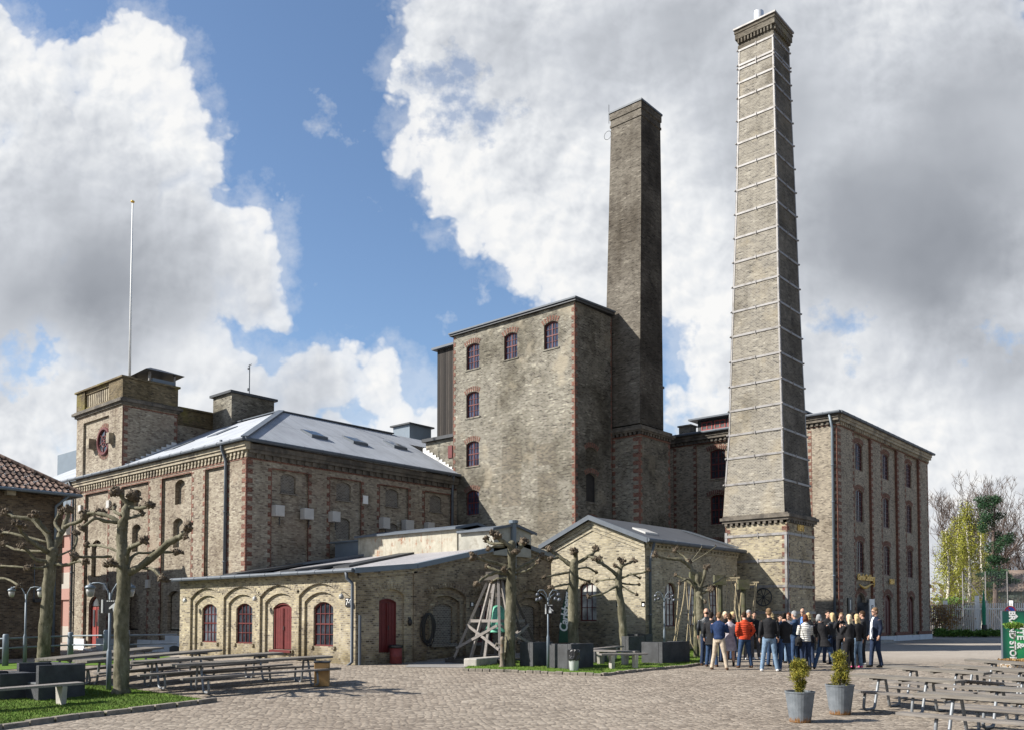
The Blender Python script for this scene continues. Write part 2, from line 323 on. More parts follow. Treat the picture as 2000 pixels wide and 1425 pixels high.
def roofmat(name, col, period, rough, panel=False):
    m, t = newmat(name); pos, P, u, side = wallvec(t)
    n1 = t.noise(pos, .7, 5, .6); n2 = t.noise(pos, 9, 4, .6)
    # streaks run down the slope: long in the slope direction
    dv = t.comb(t.math('MULTIPLY', u, 2.2), t.math('MULTIPLY', P[2], .25), 0.0); st = t.noise(dv, 2.0, 4, .6)
    f = t.math('ADD', t.math('MULTIPLY', n1, .5), t.math('ADD', t.math('MULTIPLY', st, .35), t.math('MULTIPLY', n2, .15)))
    c = t.ramp(f, [(.32, tuple(x*.74 for x in col)), (.66, tuple(min(1, x*1.16) for x in col))])
    if panel:                                              # sheet joints
        w = t.math('FRACT', t.math('DIVIDE', u, 1.05)); j = t.math('LESS_THAN', w, .028); c = t.mix(t.math('MULTIPLY', j, .45), c, tuple(x*.45 for x in col))
        w2 = t.math('FRACT', t.math('DIVIDE', t.math('SUBTRACT', P[2], 9.0), 1.75)); j2 = t.math('LESS_THAN', w2, .02); c = t.mix(t.math('MULTIPLY', j2, .5), c, tuple(x*.5 for x in col))
    if period:
        h = t.math('SINE', t.math('MULTIPLY', u, 2*math.pi/period)); h = t.math('ADD', h, t.math('MULTIPLY', n2, .4))
        t.out(c, rough, h, .55, .02, spec=.12)
    else: t.out(c, rough, n2, .3, .02, spec=.3)
    return m
def tilemat():
    m, t = newmat('clay_pantile'); pos, P, u, side = wallvec(t)
    cell = t.n('ShaderNodeTexWhiteNoise', noise_dimensions='2D'); v = t.comb(t.math('FLOOR', t.math('DIVIDE', u, .26)), t.math('FLOOR', t.math('DIVIDE', P[2], .19)), 0.0)
    t.put(cell.inputs['Vector'], v); n1 = t.noise(pos, 5, 5, .65)
    f = t.math('ADD', t.math('MULTIPLY', cell.outputs[0], .6), t.math('MULTIPLY', n1, .4))
    c = t.ramp(f, [(.15, (.05, .04, .035)), (.45, (.135, .088, .068)), (.8, (.235, .165, .132)), (1, (.30, .24, .20))])
    t.out(c, .85, n1, .4, .01, spec=.2); return m
def glassmat(name, col, rough, sp=.5):
    m, t = newmat(name); g = t.n('ShaderNodeNewGeometry').outputs['Position']
    n1 = t.noise(g, 2.5, 3); n2 = t.noise(g, .9, 2)
    c = t.ramp(n1, [(.35, tuple(x*.5 for x in col)), (.7, tuple(min(1, x*1.5) for x in col))])
    t.out(c, rough, n2, .2, .08, spec=sp); return m
def rustmat():
    m, t = newmat('rusty_sheet'); pos, P, u, side = wallvec(t)
    v = t.comb(t.math('MULTIPLY', u, 1.0), t.math('MULTIPLY', P[2], 1.1), 0.0)
    n1 = t.noise(v, 1.6, 6, .7); dv = t.comb(t.math('MULTIPLY', u, 5.0), t.math('MULTIPLY', P[2], .7), 0.0); st = t.noise(dv, 2.2, 5, .65)
    mask = t.smap(t.math('ADD', t.math('MULTIPLY', n1, .55), t.math('MULTIPLY', st, .45)), .53, .62)
    reg = t.math('MULTIPLY', t.smap(P[0], -30.4, -30.0), t.smap(P[0], -24.9, -25.4)); mask = t.math('MULTIPLY', mask, t.math('ADD', t.math('MULTIPLY', reg, .9), .08))
    c = t.ramp(t.noise(pos, 3, 5, .65), [(.3, (.28, .26, .205)), (.7, (.44, .41, .335))])
    c = t.mix(mask, c, t.ramp(t.noise(pos, 14, 4), [(.3, (.13, .045, .02)), (.7, (.36, .16, .08))]))
    h = t.math('SINE', t.math('MULTIPLY', u, 2*math.pi/.09))
    j = t.math('LESS_THAN', t.math('FRACT', t.math('DIVIDE', u, .86)), .03); c = t.mix(t.math('MULTIPLY', j, .6), c, (.2, .18, .15))
    t.out(c, .7, h, .25, .01, spec=.25); return m
def barkmat():
    m, t = newmat('plane_bark'); g = t.n('ShaderNodeNewGeometry').outputs['Position']; s_ = t.sep(g)
    v = t.comb(s_[0], s_[1], t.math('MULTIPLY', s_[2], .45))
    n1 = t.noise(v, 9, 7, .72); n2 = t.noise(v, 2.6, 4)
    c = t.ramp(t.math('ADD', t.math('MULTIPLY', n1, .6), t.math('MULTIPLY', n2, .4)), [(.32, (.035, .033, .022)), (.45, (.095, .088, .058)), (.58, (.165, .152, .108)), (.70, (.28, .265, .205))])
    vo = t.n('ShaderNodeTexVoronoi', feature='F1'); t.put(vo.inputs['Vector'], v); vo.inputs['Scale'].default_value = 9
    k = t.smap(vo.outputs['Distance'], .10, .20, 1.0, 0.0); k = t.math('MULTIPLY', k, t.math('GREATER_THAN', t.noise(v, 3, 2), .56)); c = t.mix(t.math('MULTIPLY', k, .6), c, (.36, .34, .27))
    t.out(c, .9, n1, .8, .03, spec=.15); return m
def wickermat():
    m, t = newmat('dark_wicker'); pos, P, u, side = wallvec(t)
    a = t.math('SINE', t.math('MULTIPLY', u, 2*math.pi/.045)); b = t.math('SINE', t.math('MULTIPLY', P[2], 2*math.pi/.022)); h = t.math('MULTIPLY', a, b)
    n1 = t.noise(pos, 3, 3); c = t.ramp(t.math('ADD', t.math('MULTIPLY', h, .25), n1), [(.3, (.022, .023, .026)), (.75, (.065, .068, .075))])
    t.out(c, .55, h, .5, .008, spec=.35); return m
def settmat():
    m, t = newmat('granite_setts'); g = t.n('ShaderNodeNewGeometry').outputs['Position']; s_ = t.sep(g)
    w = t.noise(g, .9, 3, .5, 0, True); wv = t.vm('SCALE', t.vm('SUBTRACT', w, (.5, .5, .5)), None, .34)
    w2 = t.noise(g, 7, 2, .5, 0, True); wv2 = t.vm('SCALE', t.vm('SUBTRACT', w2, (.5, .5, .5)), None, .06)
    p = t.vm('ADD', t.vm('ADD', g, wv), wv2)
    mp = t.n('ShaderNodeMapping'); mp.inputs['Rotation'].default_value = (0, 0, -T - .16); t.put(mp.inputs['Vector'], p)
    q = t.vm('MULTIPLY', mp.outputs[0], (6.2, 10.0, 0.0))
    def vor(feat, rnd_=.62):
        x = t.n('ShaderNodeTexVoronoi', feature=feat, voronoi_dimensions='2D'); t.put(x.inputs['Vector'], q); x.inputs['Scale'].default_value = 1.0; x.inputs['Randomness'].default_value = rnd_; return x
    vc = t.sep(vor('F1').outputs['Color'])[0]; ve = vor('DISTANCE_TO_EDGE').outputs['Distance']; gap = t.smap(ve, .03, .13, 1.0, 0.0)
    fine = t.noise(g, 30, 4, .6); med = t.noise(g, 1.1, 5, .65); big = t.noise(g, .16, 4, .6)
    f = t.math('ADD', t.math('MULTIPLY', vc, .52), t.math('MULTIPLY', fine, .3)); f = t.math('ADD', f, t.math('MULTIPLY', med, .3))
    c = t.ramp(f, [(.12, (.095, .080, .066)), (.4, (.195, .165, .132)), (.6, (.27, .23, .185)), (.8, (.335, .29, .235)), (1, (.42, .375, .315))])
    c = t.mix(t.math('MULTIPLY', gap, .8), c, t.mix(med, (.07, .056, .045), (.20, .165, .13)))
    c = t.mix(t.smap(med, .56, .72, 0, .45), c, (.30, .255, .205))
    c = t.mix(t.smap(big, .48, .62, 0, .4), c, t.mix(1.0, c, (.78, .74, .72), 'MULTIPLY'))
    # beyond the yard the paving is fine pale gravel
    far = t.math('ADD', t.math('MULTIPLY', s_[0], -ST), t.math('MULTIPLY', s_[1], CT)); fm = t.smap(far, 30, 36)
    c = t.mix(fm, c, t.ramp(t.math('ADD', t.math('MULTIPLY', fine, .5), t.math('MULTIPLY', med, .5)), [(.3, (.24, .21, .18)), (.7, (.38, .34, .29))]))
    mo = t.smap(ve, .0, .3); h = t.math('ADD', mo, t.math('MULTIPLY', fine, .4))
    t.out(c, .85, h, .6, .022, spec=.2); return m
def grassmat(name, blade=False):
    m, t = newmat(name); g = t.n('ShaderNodeNewGeometry').outputs['Position']
    n1 = t.noise(g, 1.3, 4, .6); n2 = t.noise(g, 25, 3, .6); f = t.math('ADD', t.math('MULTIPLY', n1, .6), t.math('MULTIPLY', n2, .4))
    if blade: c = t.ramp(f, [(.3, (.06, .095, .018)), (.55, (.105, .15, .028)), (.75, (.19, .20, .06))])
    else: c = t.ramp(f, [(.3, (.06, .085, .02)), (.55, (.09, .17, .02)), (.72, (.17, .19, .06))])
    t.out(c, .8, n2, .6, .03, spec=.15); return m
def plankmat():
    m, t = newmat('black_timber_cladding'); pos, P, u, side = wallvec(t)
    k = t.math('FRACT', t.math('DIVIDE', u, .16)); gap = t.math('LESS_THAN', k, .14)
    wn = t.n('ShaderNodeTexWhiteNoise', noise_dimensions='1D'); t.put(wn.inputs['W'], t.math('FLOOR', t.math('DIVIDE', u, .16)))
    st = t.noise(t.comb(t.math('MULTIPLY', u, 20.0), t.math('MULTIPLY', P[2], .8), 0.0), 1.5, 4, .6)
    c = t.ramp(t.math('ADD', t.math('MULTIPLY', wn.outputs[0], .5), t.math('MULTIPLY', st, .5)), [(.2, (.014, .012, .011)), (.7, (.04, .034, .03)), (.9, (.10, .085, .07))])
    c = t.mix(gap, c, (.006, .005, .005)); t.out(c, .8, t.math('MULTIPLY', gap, -1.0), .6, .02, spec=.2); return m
def potmat():
    m, t = newmat('rusting_zinc_pot'); tc = t.n('ShaderNodeTexCoord').outputs['Object']; s_ = t.sep(tc)
    ang = t.math('ARCTAN2', s_[1], s_[0]); v = t.comb(t.math('MULTIPLY', ang, 5.0), t.math('MULTIPLY', s_[2], 2.2), 0.0)
    n1 = t.noise(v, 2.2, 5, .7); lim = t.smap(s_[2], 0.0, .26, .36, .82); mask = t.smap(t.math('SUBTRACT', n1, lim), 0.0, .05)
    c = t.ramp(t.noise(tc, 6, 5, .6), [(.3, (.12, .135, .15)), (.7, (.20, .22, .24))])
    c = t.mix(mask, c, t.ramp(t.noise(tc, 25, 3), [(.3, (.10, .045, .015)), (.7, (.33, .17, .06))])); t.out(c, .55, t.noise(tc, 40, 3), .15, .01, .2); return m
def leafmat(name, a, b):
    m, t = newmat(name); g = t.n('ShaderNodeNewGeometry'); n1 = t.noise(g.outputs['Position'], 3.5, 3)
    wn = t.math('ADD', t.math('MULTIPLY', g.outputs['Random Per Island'], .6), t.math('MULTIPLY', n1, .45))
    c = t.ramp(wn, [(.2, a), (.85, b)]); t.out(c, .7, spec=.2); return m
def cloth(name, col, rough=.85, quilt=0.0, spec=.2, leather=False):
    m, t = newmat(name); tc = t.n('ShaderNodeTexCoord').outputs['Object']
    n1 = t.noise(tc, 9, 4, .6); n2 = t.noise(tc, 60, 2); c = t.ramp(n1, [(.3, tuple(x*.7 for x in col)), (.7, tuple(min(1, x*1.25) for x in col))])
    h = t.math('ADD', n1, t.math('MULTIPLY', n2, .15))
    if quilt:
        z = t.sep(tc)[2]; q = t.math('ABSOLUTE', t.math('SINE', t.math('MULTIPLY', z, math.pi/quilt))); h = t.math('ADD', t.math('MULTIPLY', q, 1.2), t.math('MULTIPLY', n1, .4))
        c = t.mix(t.math('LESS_THAN', q, .22), c, tuple(x*.45 for x in col))
    t.out(c, .4 if leather else rough, h, .6, .03, spec=.4 if leather else spec); return m
# ---------------------------------------------------------------- light, sky and camera
SUN_AZ = R(10.0)      # travels to the right and 7 degrees away from the viewer
SUN_EL = R(37.0)
SD = Vector((CT*math.cos(SUN_AZ) - ST*math.sin(SUN_AZ), ST*math.cos(SUN_AZ) + CT*math.sin(SUN_AZ), 0))*math.cos(SUN_EL) - Vector((0, 0, math.sin(SUN_EL)))
def setup_world():
    W = bpy.data.worlds.new('World'); SC.world = W; W.use_nodes = True; t = NT(W.node_tree)
    sky = t.n('ShaderNodeTexSky', sky_type='NISHITA'); sky.sun_disc = False; sky.sun_elevation = SUN_EL
    sky.sun_rotation = math.atan2(-SD.x, -SD.y); sky.altitude = 20; sky.air_density = 1.0; sky.dust_density = .6; sky.ozone_density = 1.2
    d = t.n('ShaderNodeTexCoord').outputs['Generated']
    f = t.vm('DOT_PRODUCT', d, (-ST, CT, 0)); r_ = t.vm('DOT_PRODUCT', d, (CT, ST, 0)); z = t.sep(d)[2]
    # the same cloud field folds round behind so every direction has weather
    fa = t.math('MAXIMUM', t.math('ABSOLUTE', f), .12)
    u = t.math('ADD', t.math('MULTIPLY', t.math('DIVIDE', r_, fa), 1.726), 1.0); v = t.math('SUBTRACT', 1.205, t.math('MULTIPLY', t.math('DIVIDE', z, fa), 1.726))
    p0 = t.comb(u, v, 0.0)
    def warp(sc, det, amp, off=(0, 0, 0)):
        return t.vm('SCALE', t.vm('SUBTRACT', t.noise(t.vm('ADD', p0, off), sc, det, .55, 0, True), (.5, .5, .5)), None, amp)
    p = t.vm('MULTIPLY', t.vm('ADD', t.vm('ADD', p0, warp(4.5, 2, .10)), warp(15.0, 3, .045)), (1.0, 1.0, 0.0))
    def field(cs, sm=.03, pp=None):
        acc = None
        for (x, y, rr) in cs:
            q = t.math('SUBTRACT', rr/1000.0, t.vm('DISTANCE', pp or p, (x/1000.0, y/1000.0, 0.0)))
            acc = q if acc is None else t.math('SMOOTH_MAX', acc, q, sm)
        return acc
    def puff(vec):                                         # cauliflower relief
        x = t.n('ShaderNodeTexVoronoi', feature='F1', voronoi_dimensions='2D'); t.put(x.inputs['Vector'], vec); x.inputs['Scale'].default_value = 7.5; x.inputs['Detail'].default_value = 3.0
        x.inputs['Roughness'].default_value = .48; x.inputs['Lacunarity'].default_value = 2.3; return t.math('SUBTRACT', .55, x.outputs['Distance'])
    pos = field([(-60, 130, 150), (40, 140, 90), (200, 110, 95), (275, 85, 95), (150, 330, 220), (300, 270, 125), (330, 400, 110), (400, 480, 110), (480, 500, 85), (505, 400, 45), (250, 560, 220), (-150, 500, 300), (120, 780, 110), (260, 800, 150),
                 (400, 700, 70), (430, 790, 120), (560, 790, 105), (620, 770, 90), (300, 720, 90), (1900, 1050, 220), (2150, 1050, 250), (1650, 1080, 150), (20, 800, 110), (760, 765, 88), (660, 850, 90), (840, 860, 110), (-50, 850, 90), (500, 590, 50), (60, 900, 120),
                 (1250, 130, 490), (1700, 350, 520), (1900, 800, 330), (1480, 720, 150), (1380, 820, 90), (1650, 900, 200), (2300, 700, 500), (1180, 540, 60)])
    n = t.noise(p0, 7.5, 5, .58); nf = t.noise(p0, 14.0, 4, .62); pq = t.vm('ADD', p0, warp(7.0, 3, .05, (3, 1, 0))); h0 = puff(pq)
    neg = field([(880, 165, 70), (930, 195, 45), (830, 130, 30), (1322, 735, 34), (1318, 655, 22), (1640, 640, 26), (25, 712, 40), (1965, 660, 22), (1330, 800, 16)], .03)
    wisp = field([(635, 190, 26), (665, 218, 16), (880, 625, 22), (935, 592, 16), (740, 352, 8)], .01)
    edge = t.math('ADD', t.math('ADD', pos, .012), t.math('MULTIPLY', h0, .065)); edge = t.math('ADD', edge, t.math('MULTIPLY', t.math('SUBTRACT', n, .5), .05))
    hole = t.smap(t.math('ADD', neg, t.math('MULTIPLY', t.math('SUBTRACT', nf, .5), .34)), -.02, .075)
    cov = t.smap(edge, -.002, .018); cov = t.math('MULTIPLY', cov, t.math('SUBTRACT', 1.0, t.math('MULTIPLY', hole, .9))); cov = t.math('MULTIPLY', cov, t.smap(edge, -.01, .05, .75, 1.0))
    wcov = t.math('MULTIPLY', t.smap(t.math('ADD', wisp, t.math('MULTIPLY', t.math('SUBTRACT', nf, .5), .22)), .0, .07), .7)
    veil = t.math('MULTIPLY', t.smap(t.math('ADD', pos, t.math('MULTIPLY', t.math('SUBTRACT', nf, .5), .20)), -.03, .03), .35)
    cov = t.math('MAXIMUM', t.math('MAXIMUM', cov, wcov), veil)
    ps = t.vm('MULTIPLY', t.vm('ADD', p0, warp(2.5, 3, .14, (7, 2, 0))), (1.0, 1.0, 0.0))
    dark = field([(190, 520, 170), (40, 560, 150), (330, 600, 110), (110, 400, 90), (1780, 440, 260), (1560, 200, 180), (1350, 30, 130), (1960, 740, 110), (1600, 470, 80), (1950, 250, 230), (1180, 60, 90), (1000, 60, 40), (1560, 740, 40), (560, 830, 60)], .10, ps)
    deep = field([(1860, 520, 190), (1700, 470, 110), (180, 570, 90), (1960, 600, 80)], .08, ps)
    lite = field([(260, 90, 95), (330, 140, 60), (60, 60, 60), (505, 390, 55), (770, 740, 80), (800, 270, 60), (850, 360, 60), (930, 440, 50), (1020, 540, 50), (1360, 590, 70), (1680, 660, 60), (1880, 860, 100), (100, 690, 50), (380, 680, 40), (1380, 720, 60), (1300, 330, 60), (1420, 440, 50), (1650, 850, 80), (1960, 590, 30)], .05, ps)
    off = puff(t.vm('ADD', pq, (-.011, -.013, 0.0))); rel = t.math('SUBTRACT', h0, off)
    dm = t.smap(dark, -.13, .14); calm = t.math('SUBTRACT', 1.0, t.math('MULTIPLY', dm, .95))
    nb2 = t.noise(t.vm('ADD', p0, warp(5.0, 2, .08, (1, 5, 0))), 3.2, 4, .48)
    b = t.math('ADD', .835, t.math('MULTIPLY', t.math('MULTIPLY', rel, .34), calm))
    b = t.math('SUBTRACT', b, t.math('MULTIPLY', dm, .27)); b = t.math('SUBTRACT', b, t.math('MULTIPLY', t.smap(deep, -.10, .12), .17))
    b = t.math('ADD', b, t.math('MULTIPLY', t.smap(lite, -.09, .05), .16))
    b = t.math('ADD', b, t.math('MULTIPLY', t.math('SUBTRACT', nb2, .5), .34))
    b = t.math('ADD', b, t.math('MULTIPLY', t.math('MULTIPLY', t.math('SUBTRACT', n, .5), .10), calm))
    b = t.math('ADD', b, t.math('MULTIPLY', t.smap(edge, .09, .0), .07))
    b = t.math('MINIMUM', t.math('MAXIMUM', b, .30), 1.0)
    K = 6.6
    cc = t.ramp(b, [(.28, (.24*K, .262*K, .30*K)), (.48, (.40*K, .425*K, .47*K)), (.72, (.66*K, .69*K, .74*K)), (.9, (.88*K, .90*K, .925*K)), (1.0, (1.0*K, .998*K, .99*K))])
    # blue of the open sky, a little deeper than the model gives
    sk = t.mix(1.0, sky.outputs[0], (.98, 1.06, 1.14), 'MULTIPLY')
    hz = t.smap(z, .0, .16, .85, 0.0)                     # pale band low over the houses
    cov = t.math('MAXIMUM', cov, hz)
    col = t.mix(cov, sk, cc)
    # unseen sky behind and right of the viewer dimmed to deepen shaded walls
    back = t.smap(t.vm('DOT_PRODUCT', d, (-ST*.8 - CT*.6, CT*.8 - ST*.6, 0)), -.45, .15, .85, 1.0)
    col = t.mix(1.0, col, t.comb(back, back, back), 'MULTIPLY')
    bg = t.n('ShaderNodeBackground'); t.put(bg.inputs[0], col); bg.inputs[1].default_value = .075
    o = t.n('ShaderNodeOutputWorld'); t.t.links.new(bg.outputs[0], o.inputs[0])
    L = bpy.data.lights.new('sun', 'SUN'); L.energy = 4.8; L.angle = R(.5); L.color = (1.0, .95, .87)
    s = bpy.data.objects.new('sun', L); COL.objects.link(s); s.rotation_euler = SD.to_track_quat('-Z', 'Y').to_euler(); s.location = (-30, -20, 60)
    SC.view_settings.view_transform = 'Standard'; SC.view_settings.look = 'None'; SC.view_settings.exposure = 0.95; SC.view_settings.gamma = 1
    SC.render.engine = 'CYCLES'
    W.cycles.sampling_method = 'MANUAL'; W.cycles.sample_map_resolution = 512
    SC.cycles.max_bounces = 4; SC.cycles.diffuse_bounces = 2
    cam = bpy.data.cameras.new('camera'); co = bpy.data.objects.new('camera', cam); COL.objects.link(co); SC.camera = co
    cam.sensor_width = 36; cam.lens = F/2000*36; cam.shift_y = (CY - 712.5)/2000.0; cam.clip_end = 6000; cam.clip_start = .1
    co.location = (0, 0, EYE); co.rotation_euler = (math.pi/2 + PITCH, 0, T)
    SC.render.resolution_x = 1024; SC.render.resolution_y = 729
setup_world()
init_mats()
def ground():
    def steps(lst):
        out = []
        for a, b, s in lst:
            x = a
            while x < b - 1e-6: out.append(x); x += s
        out.append(lst[-1][1]); return out
    rs = steps([(-1500, -200, 260), (-200, -60, 20), (-60, 60, 1.0), (60, 200, 20), (200, 1500, 260)])
    fs_ = steps([(-200, -20, 30), (-20, 70, 1.0), (70, 200, 10), (200, 2000, 200)])
    b = MB(); vs = []; q = []
    for f in fs_:
        for r_ in rs: x, y = cw(r_, f); vs.append((x, y, gz(x, y)))
    n = len(rs)
    for i in range(len(fs_) - 1):
        for j in range(n - 1): q.append((i*n + j, i*n + j + 1, (i + 1)*n + j + 1, (i + 1)*n + j))
    b.add(vs, q); o = b.build('ground', MT['setts'], smooth=True); tag(o, 'uneven pink-grey cobbled yard', 'ground', kind='structure')
ground()
def sheet(name, outline, mat, lift, label=None, cat=None, kind='structure', step=.5):   # a thin sheet that follows the ground
    bm = bmesh.new(); vs = [bm.verts.new((x, y, 0)) for x, y in outline]; bm.faces.new(vs)
    xs = [p[0] for p in outline]; ys = [p[1] for p in outline]
    x = min(xs) + step
    while x < max(xs):
        bmesh.ops.bisect_plane(bm, geom=bm.verts[:] + bm.edges[:] + bm.faces[:], plane_co=(x, 0, 0), plane_no=(1, 0, 0)); x += step
    y = min(ys) + step
    while y < max(ys):
        bmesh.ops.bisect_plane(bm, geom=bm.verts[:] + bm.edges[:] + bm.faces[:], plane_co=(0, y, 0), plane_no=(0, 1, 0)); y += step
    for v_ in bm.verts: v_.co.z = gz(v_.co.x, v_.co.y) + lift
    bmesh.ops.recalc_face_normals(bm, faces=bm.faces[:])
    me = bpy.data.meshes.new(name); bm.to_mesh(me); bm.free(); me.materials.append(mat)
    me.polygons.foreach_set('use_smooth', [True]*len(me.polygons))
    o = bpy.data.objects.new(name, me); COL.objects.link(o); tag(o, label, cat, kind=kind); return o
# ---------------------------------------------------------------- facade kit
def PF(Y): return lambda u, z, d=0.0: (u, Y + d, z)      # wall facing -Y: u is world x
def PR(X): return lambda u, z, d=0.0: (X - d, u, z)      # wall facing +X: u is world y
def arc(u0, u1, z1, rise, n=8):
    # points along a segmental arch from (u0, z1-rise) over the crown to (u1, z1-rise)
    if rise <= 0: return [(u0, z1), (u1, z1)]
    h = (u1 - u0)/2; rr = (h*h + rise*rise)/(2*rise); a = math.asin(min(1, h/rr)); c = (u0 + u1)/2
    return [(c + rr*math.sin(-a + 2*a*i/n), z1 - rr + rr*math.cos(-a + 2*a*i/n)) for i in range(n + 1)]
def op(u0, u1, z0, z1, rise=0.0, depth=.12, ops=None, back=None, mi=None, rev=None): return dict(u0=u0, u1=u1, z0=z0, z1=z1, rise=rise, depth=depth, ops=ops, back=back, mi=mi, rev=rev)
def region(mb, P, u0, u1, z0, z1, d, ops, mi=0):
    us = sorted({u0, u1} | {o['u0'] for o in ops} | {o['u1'] for o in ops}); zs = sorted({z0, z1} | {o['z0'] for o in ops} | {o['z1'] for o in ops})
    us = [x for x in us if u0 - 1e-6 <= x <= u1 + 1e-6]; zs = [x for x in zs if z0 - 1e-6 <= x <= z1 + 1e-6]
    for i in range(len(us) - 1):
        for j in range(len(zs) - 1):
            cu, cz = (us[i] + us[i+1])/2, (zs[j] + zs[j+1])/2
            if any(o['u0'] < cu < o['u1'] and o['z0'] < cz < o['z1'] for o in ops): continue
            mb.quad(P(us[i], zs[j], d), P(us[i+1], zs[j], d), P(us[i+1], zs[j+1], d), P(us[i], zs[j+1], d), mi)
    for o in ops:
        A = arc(o['u0'], o['u1'], o['z1'], o['rise']); D = d + o['depth']; rm = mi if o['rev'] is None else o['rev']
        if o['rise'] > 0:
            for a, b in zip(A, A[1:]): mb.quad(P(*a, d), P(*b, d), P(b[0], o['z1'], d), P(a[0], o['z1'], d), mi)
        out = [(o['u0'], o['z0'])] + A + [(o['u1'], o['z0'])]
        for a, b in zip(out, out[1:]): mb.quad(P(*a, d), P(*b, d), P(*b, D), P(*a, D), rm)
        mb.quad(P(o['u0'], o['z0'], d), P(o['u1'], o['z0'], d), P(o['u1'], o['z0'], D), P(o['u0'], o['z0'], D), rm)
        if o['ops'] is not None or o['back'] is not None:
            region(mb, P, o['u0'], o['u1'], o['z0'], o['z1'], D, o['ops'] or [], mi if o['back'] is None else o['back'])
def pbox(mb, P, u0, u1, z0, z1, d0, d1, mi=0):
    a = [P(u0, z0, d0), P(u1, z0, d0), P(u1, z1, d0), P(u0, z1, d0), P(u0, z0, d1), P(u1, z0, d1), P(u1, z1, d1), P(u0, z1, d1)]
    mb.add(a, [(0, 1, 2, 3), (7, 6, 5, 4), (0, 4, 5, 1), (1, 5, 6, 2), (2, 6, 7, 3), (3, 7, 4, 0)], mi)
def quoin(mb, P, u, z0, z1, side, mi, w=(.14, .24), h=.2, d0=-.012, d1=.0):
    w = (max(.03, w[0]*.42), w[1]*1.12); h = max(h, .2)
    # toothed red brick edging growing from u towards side (+1/-1)
    z = z0; k = 0
    while z < z1 - .02:
        ww = w[k % 2]; a, b = (u, u + side*ww) if side > 0 else (u - ww, u); t = min(z + h, z1)
        pbox(mb, P, a, b, z, t, d0, d1 + .03, mi); z += h; k += 1
def archbricks(mb, P, u0, u1, z1, rise, mi, hgt=.24, d=-.014, gap=.42, n=None):
    # red voussoirs standing over an opening
    h = (u1 - u0)/2; rise = max(rise, .02); rr = (h*h + rise*rise)/(2*rise); a = math.asin(min(1, h/rr)); c = (u0 + u1)/2; zc = z1 - rr
    L = 2*a*rr; n = n or max(5, int(L/.13))
    for i in range(n):
        a0 = -a + 2*a*i/n; a1 = -a + 2*a*(i + 1 - gap)/n; q = []
        for aa, ra in ((a0, rr), (a1, rr), (a1, rr + hgt), (a0, rr + hgt)): q.append((c + ra*math.sin(aa), zc + ra*math.cos(aa)))
        f = [P(*p, d) for p in q] + [P(*p, .02) for p in q]
        mb.add(f, [(0, 1, 2, 3), (0, 1, 5, 4), (1, 2, 6, 5), (2, 3, 7, 6), (3, 0, 4, 7)], mi)
def window(P, u0, u1, z0, z1, rise, d, cols, rows, parent, frame='redframe', glass='glass', fw=.07, bars=(1,), trans=(), bw=.026, name='window', label=None, sill=None):
    mb = MB(); A = arc(u0, u1, z1, rise); B = arc(u0 + fw, u1 - fw, z1 - fw, rise*(u1 - u0 - 2*fw)/(u1 - u0))
    oa = [(u0, z0)] + A + [(u1, z0)]; ob = [(u0 + fw, z0 + fw)] + B + [(u1 - fw, z0 + fw)]; k = len(oa)
    for i in range(k):
        j = (i + 1) % k
        mb.quad(P(*oa[i], d), P(*oa[j], d), P(*ob[j], d), P(*ob[i], d)); mb.quad(P(*ob[i], d), P(*ob[j], d), P(*ob[j], d + .06), P(*ob[i], d + .06)); mb.quad(P(*oa[i], d), P(*oa[j], d), P(*oa[j], d + .06), P(*oa[i], d + .06))
    iu0, iu1 = u0 + fw, u1 - fw
    def top(u):
        if rise <= 0: return z1 - fw
        h = (iu1 - iu0)/2; ri = rise; rr = (h*h + ri*ri)/(2*ri); x = u - (iu0 + iu1)/2; return z1 - fw - rr + math.sqrt(max(0, rr*rr - x*x))
    for i in range(1, cols):
        u = iu0 + (iu1 - iu0)*i/cols; w = fw*.55 if i in bars and cols > 1 else bw/2
        pbox(mb, P, u - w, u + w, z0 + fw - .01, top(u) + .01, d + .004, d + .05)
    for j in range(1, rows):
        z = z0 + fw + (z1 - z0 - 2*fw)*j/rows; w = fw*.5 if j in trans else bw/2
        if z < z1 - fw - rise*.9: pbox(mb, P, iu0 - .01, iu1 + .01, z - w, z + w, d + .007, d + .047)
    if sill: pbox(mb, P, u0 - .05, u1 + .05, z0 - .06, z0 + .015, d - sill, d + .03)
    o = mb.build(name, MT[frame], parent)
    if label: o['label'] = label
    pm = MB(); pm.poly([P(*p, d + .034) for p in ob]); pm.build('pane', MT[glass], o); return o
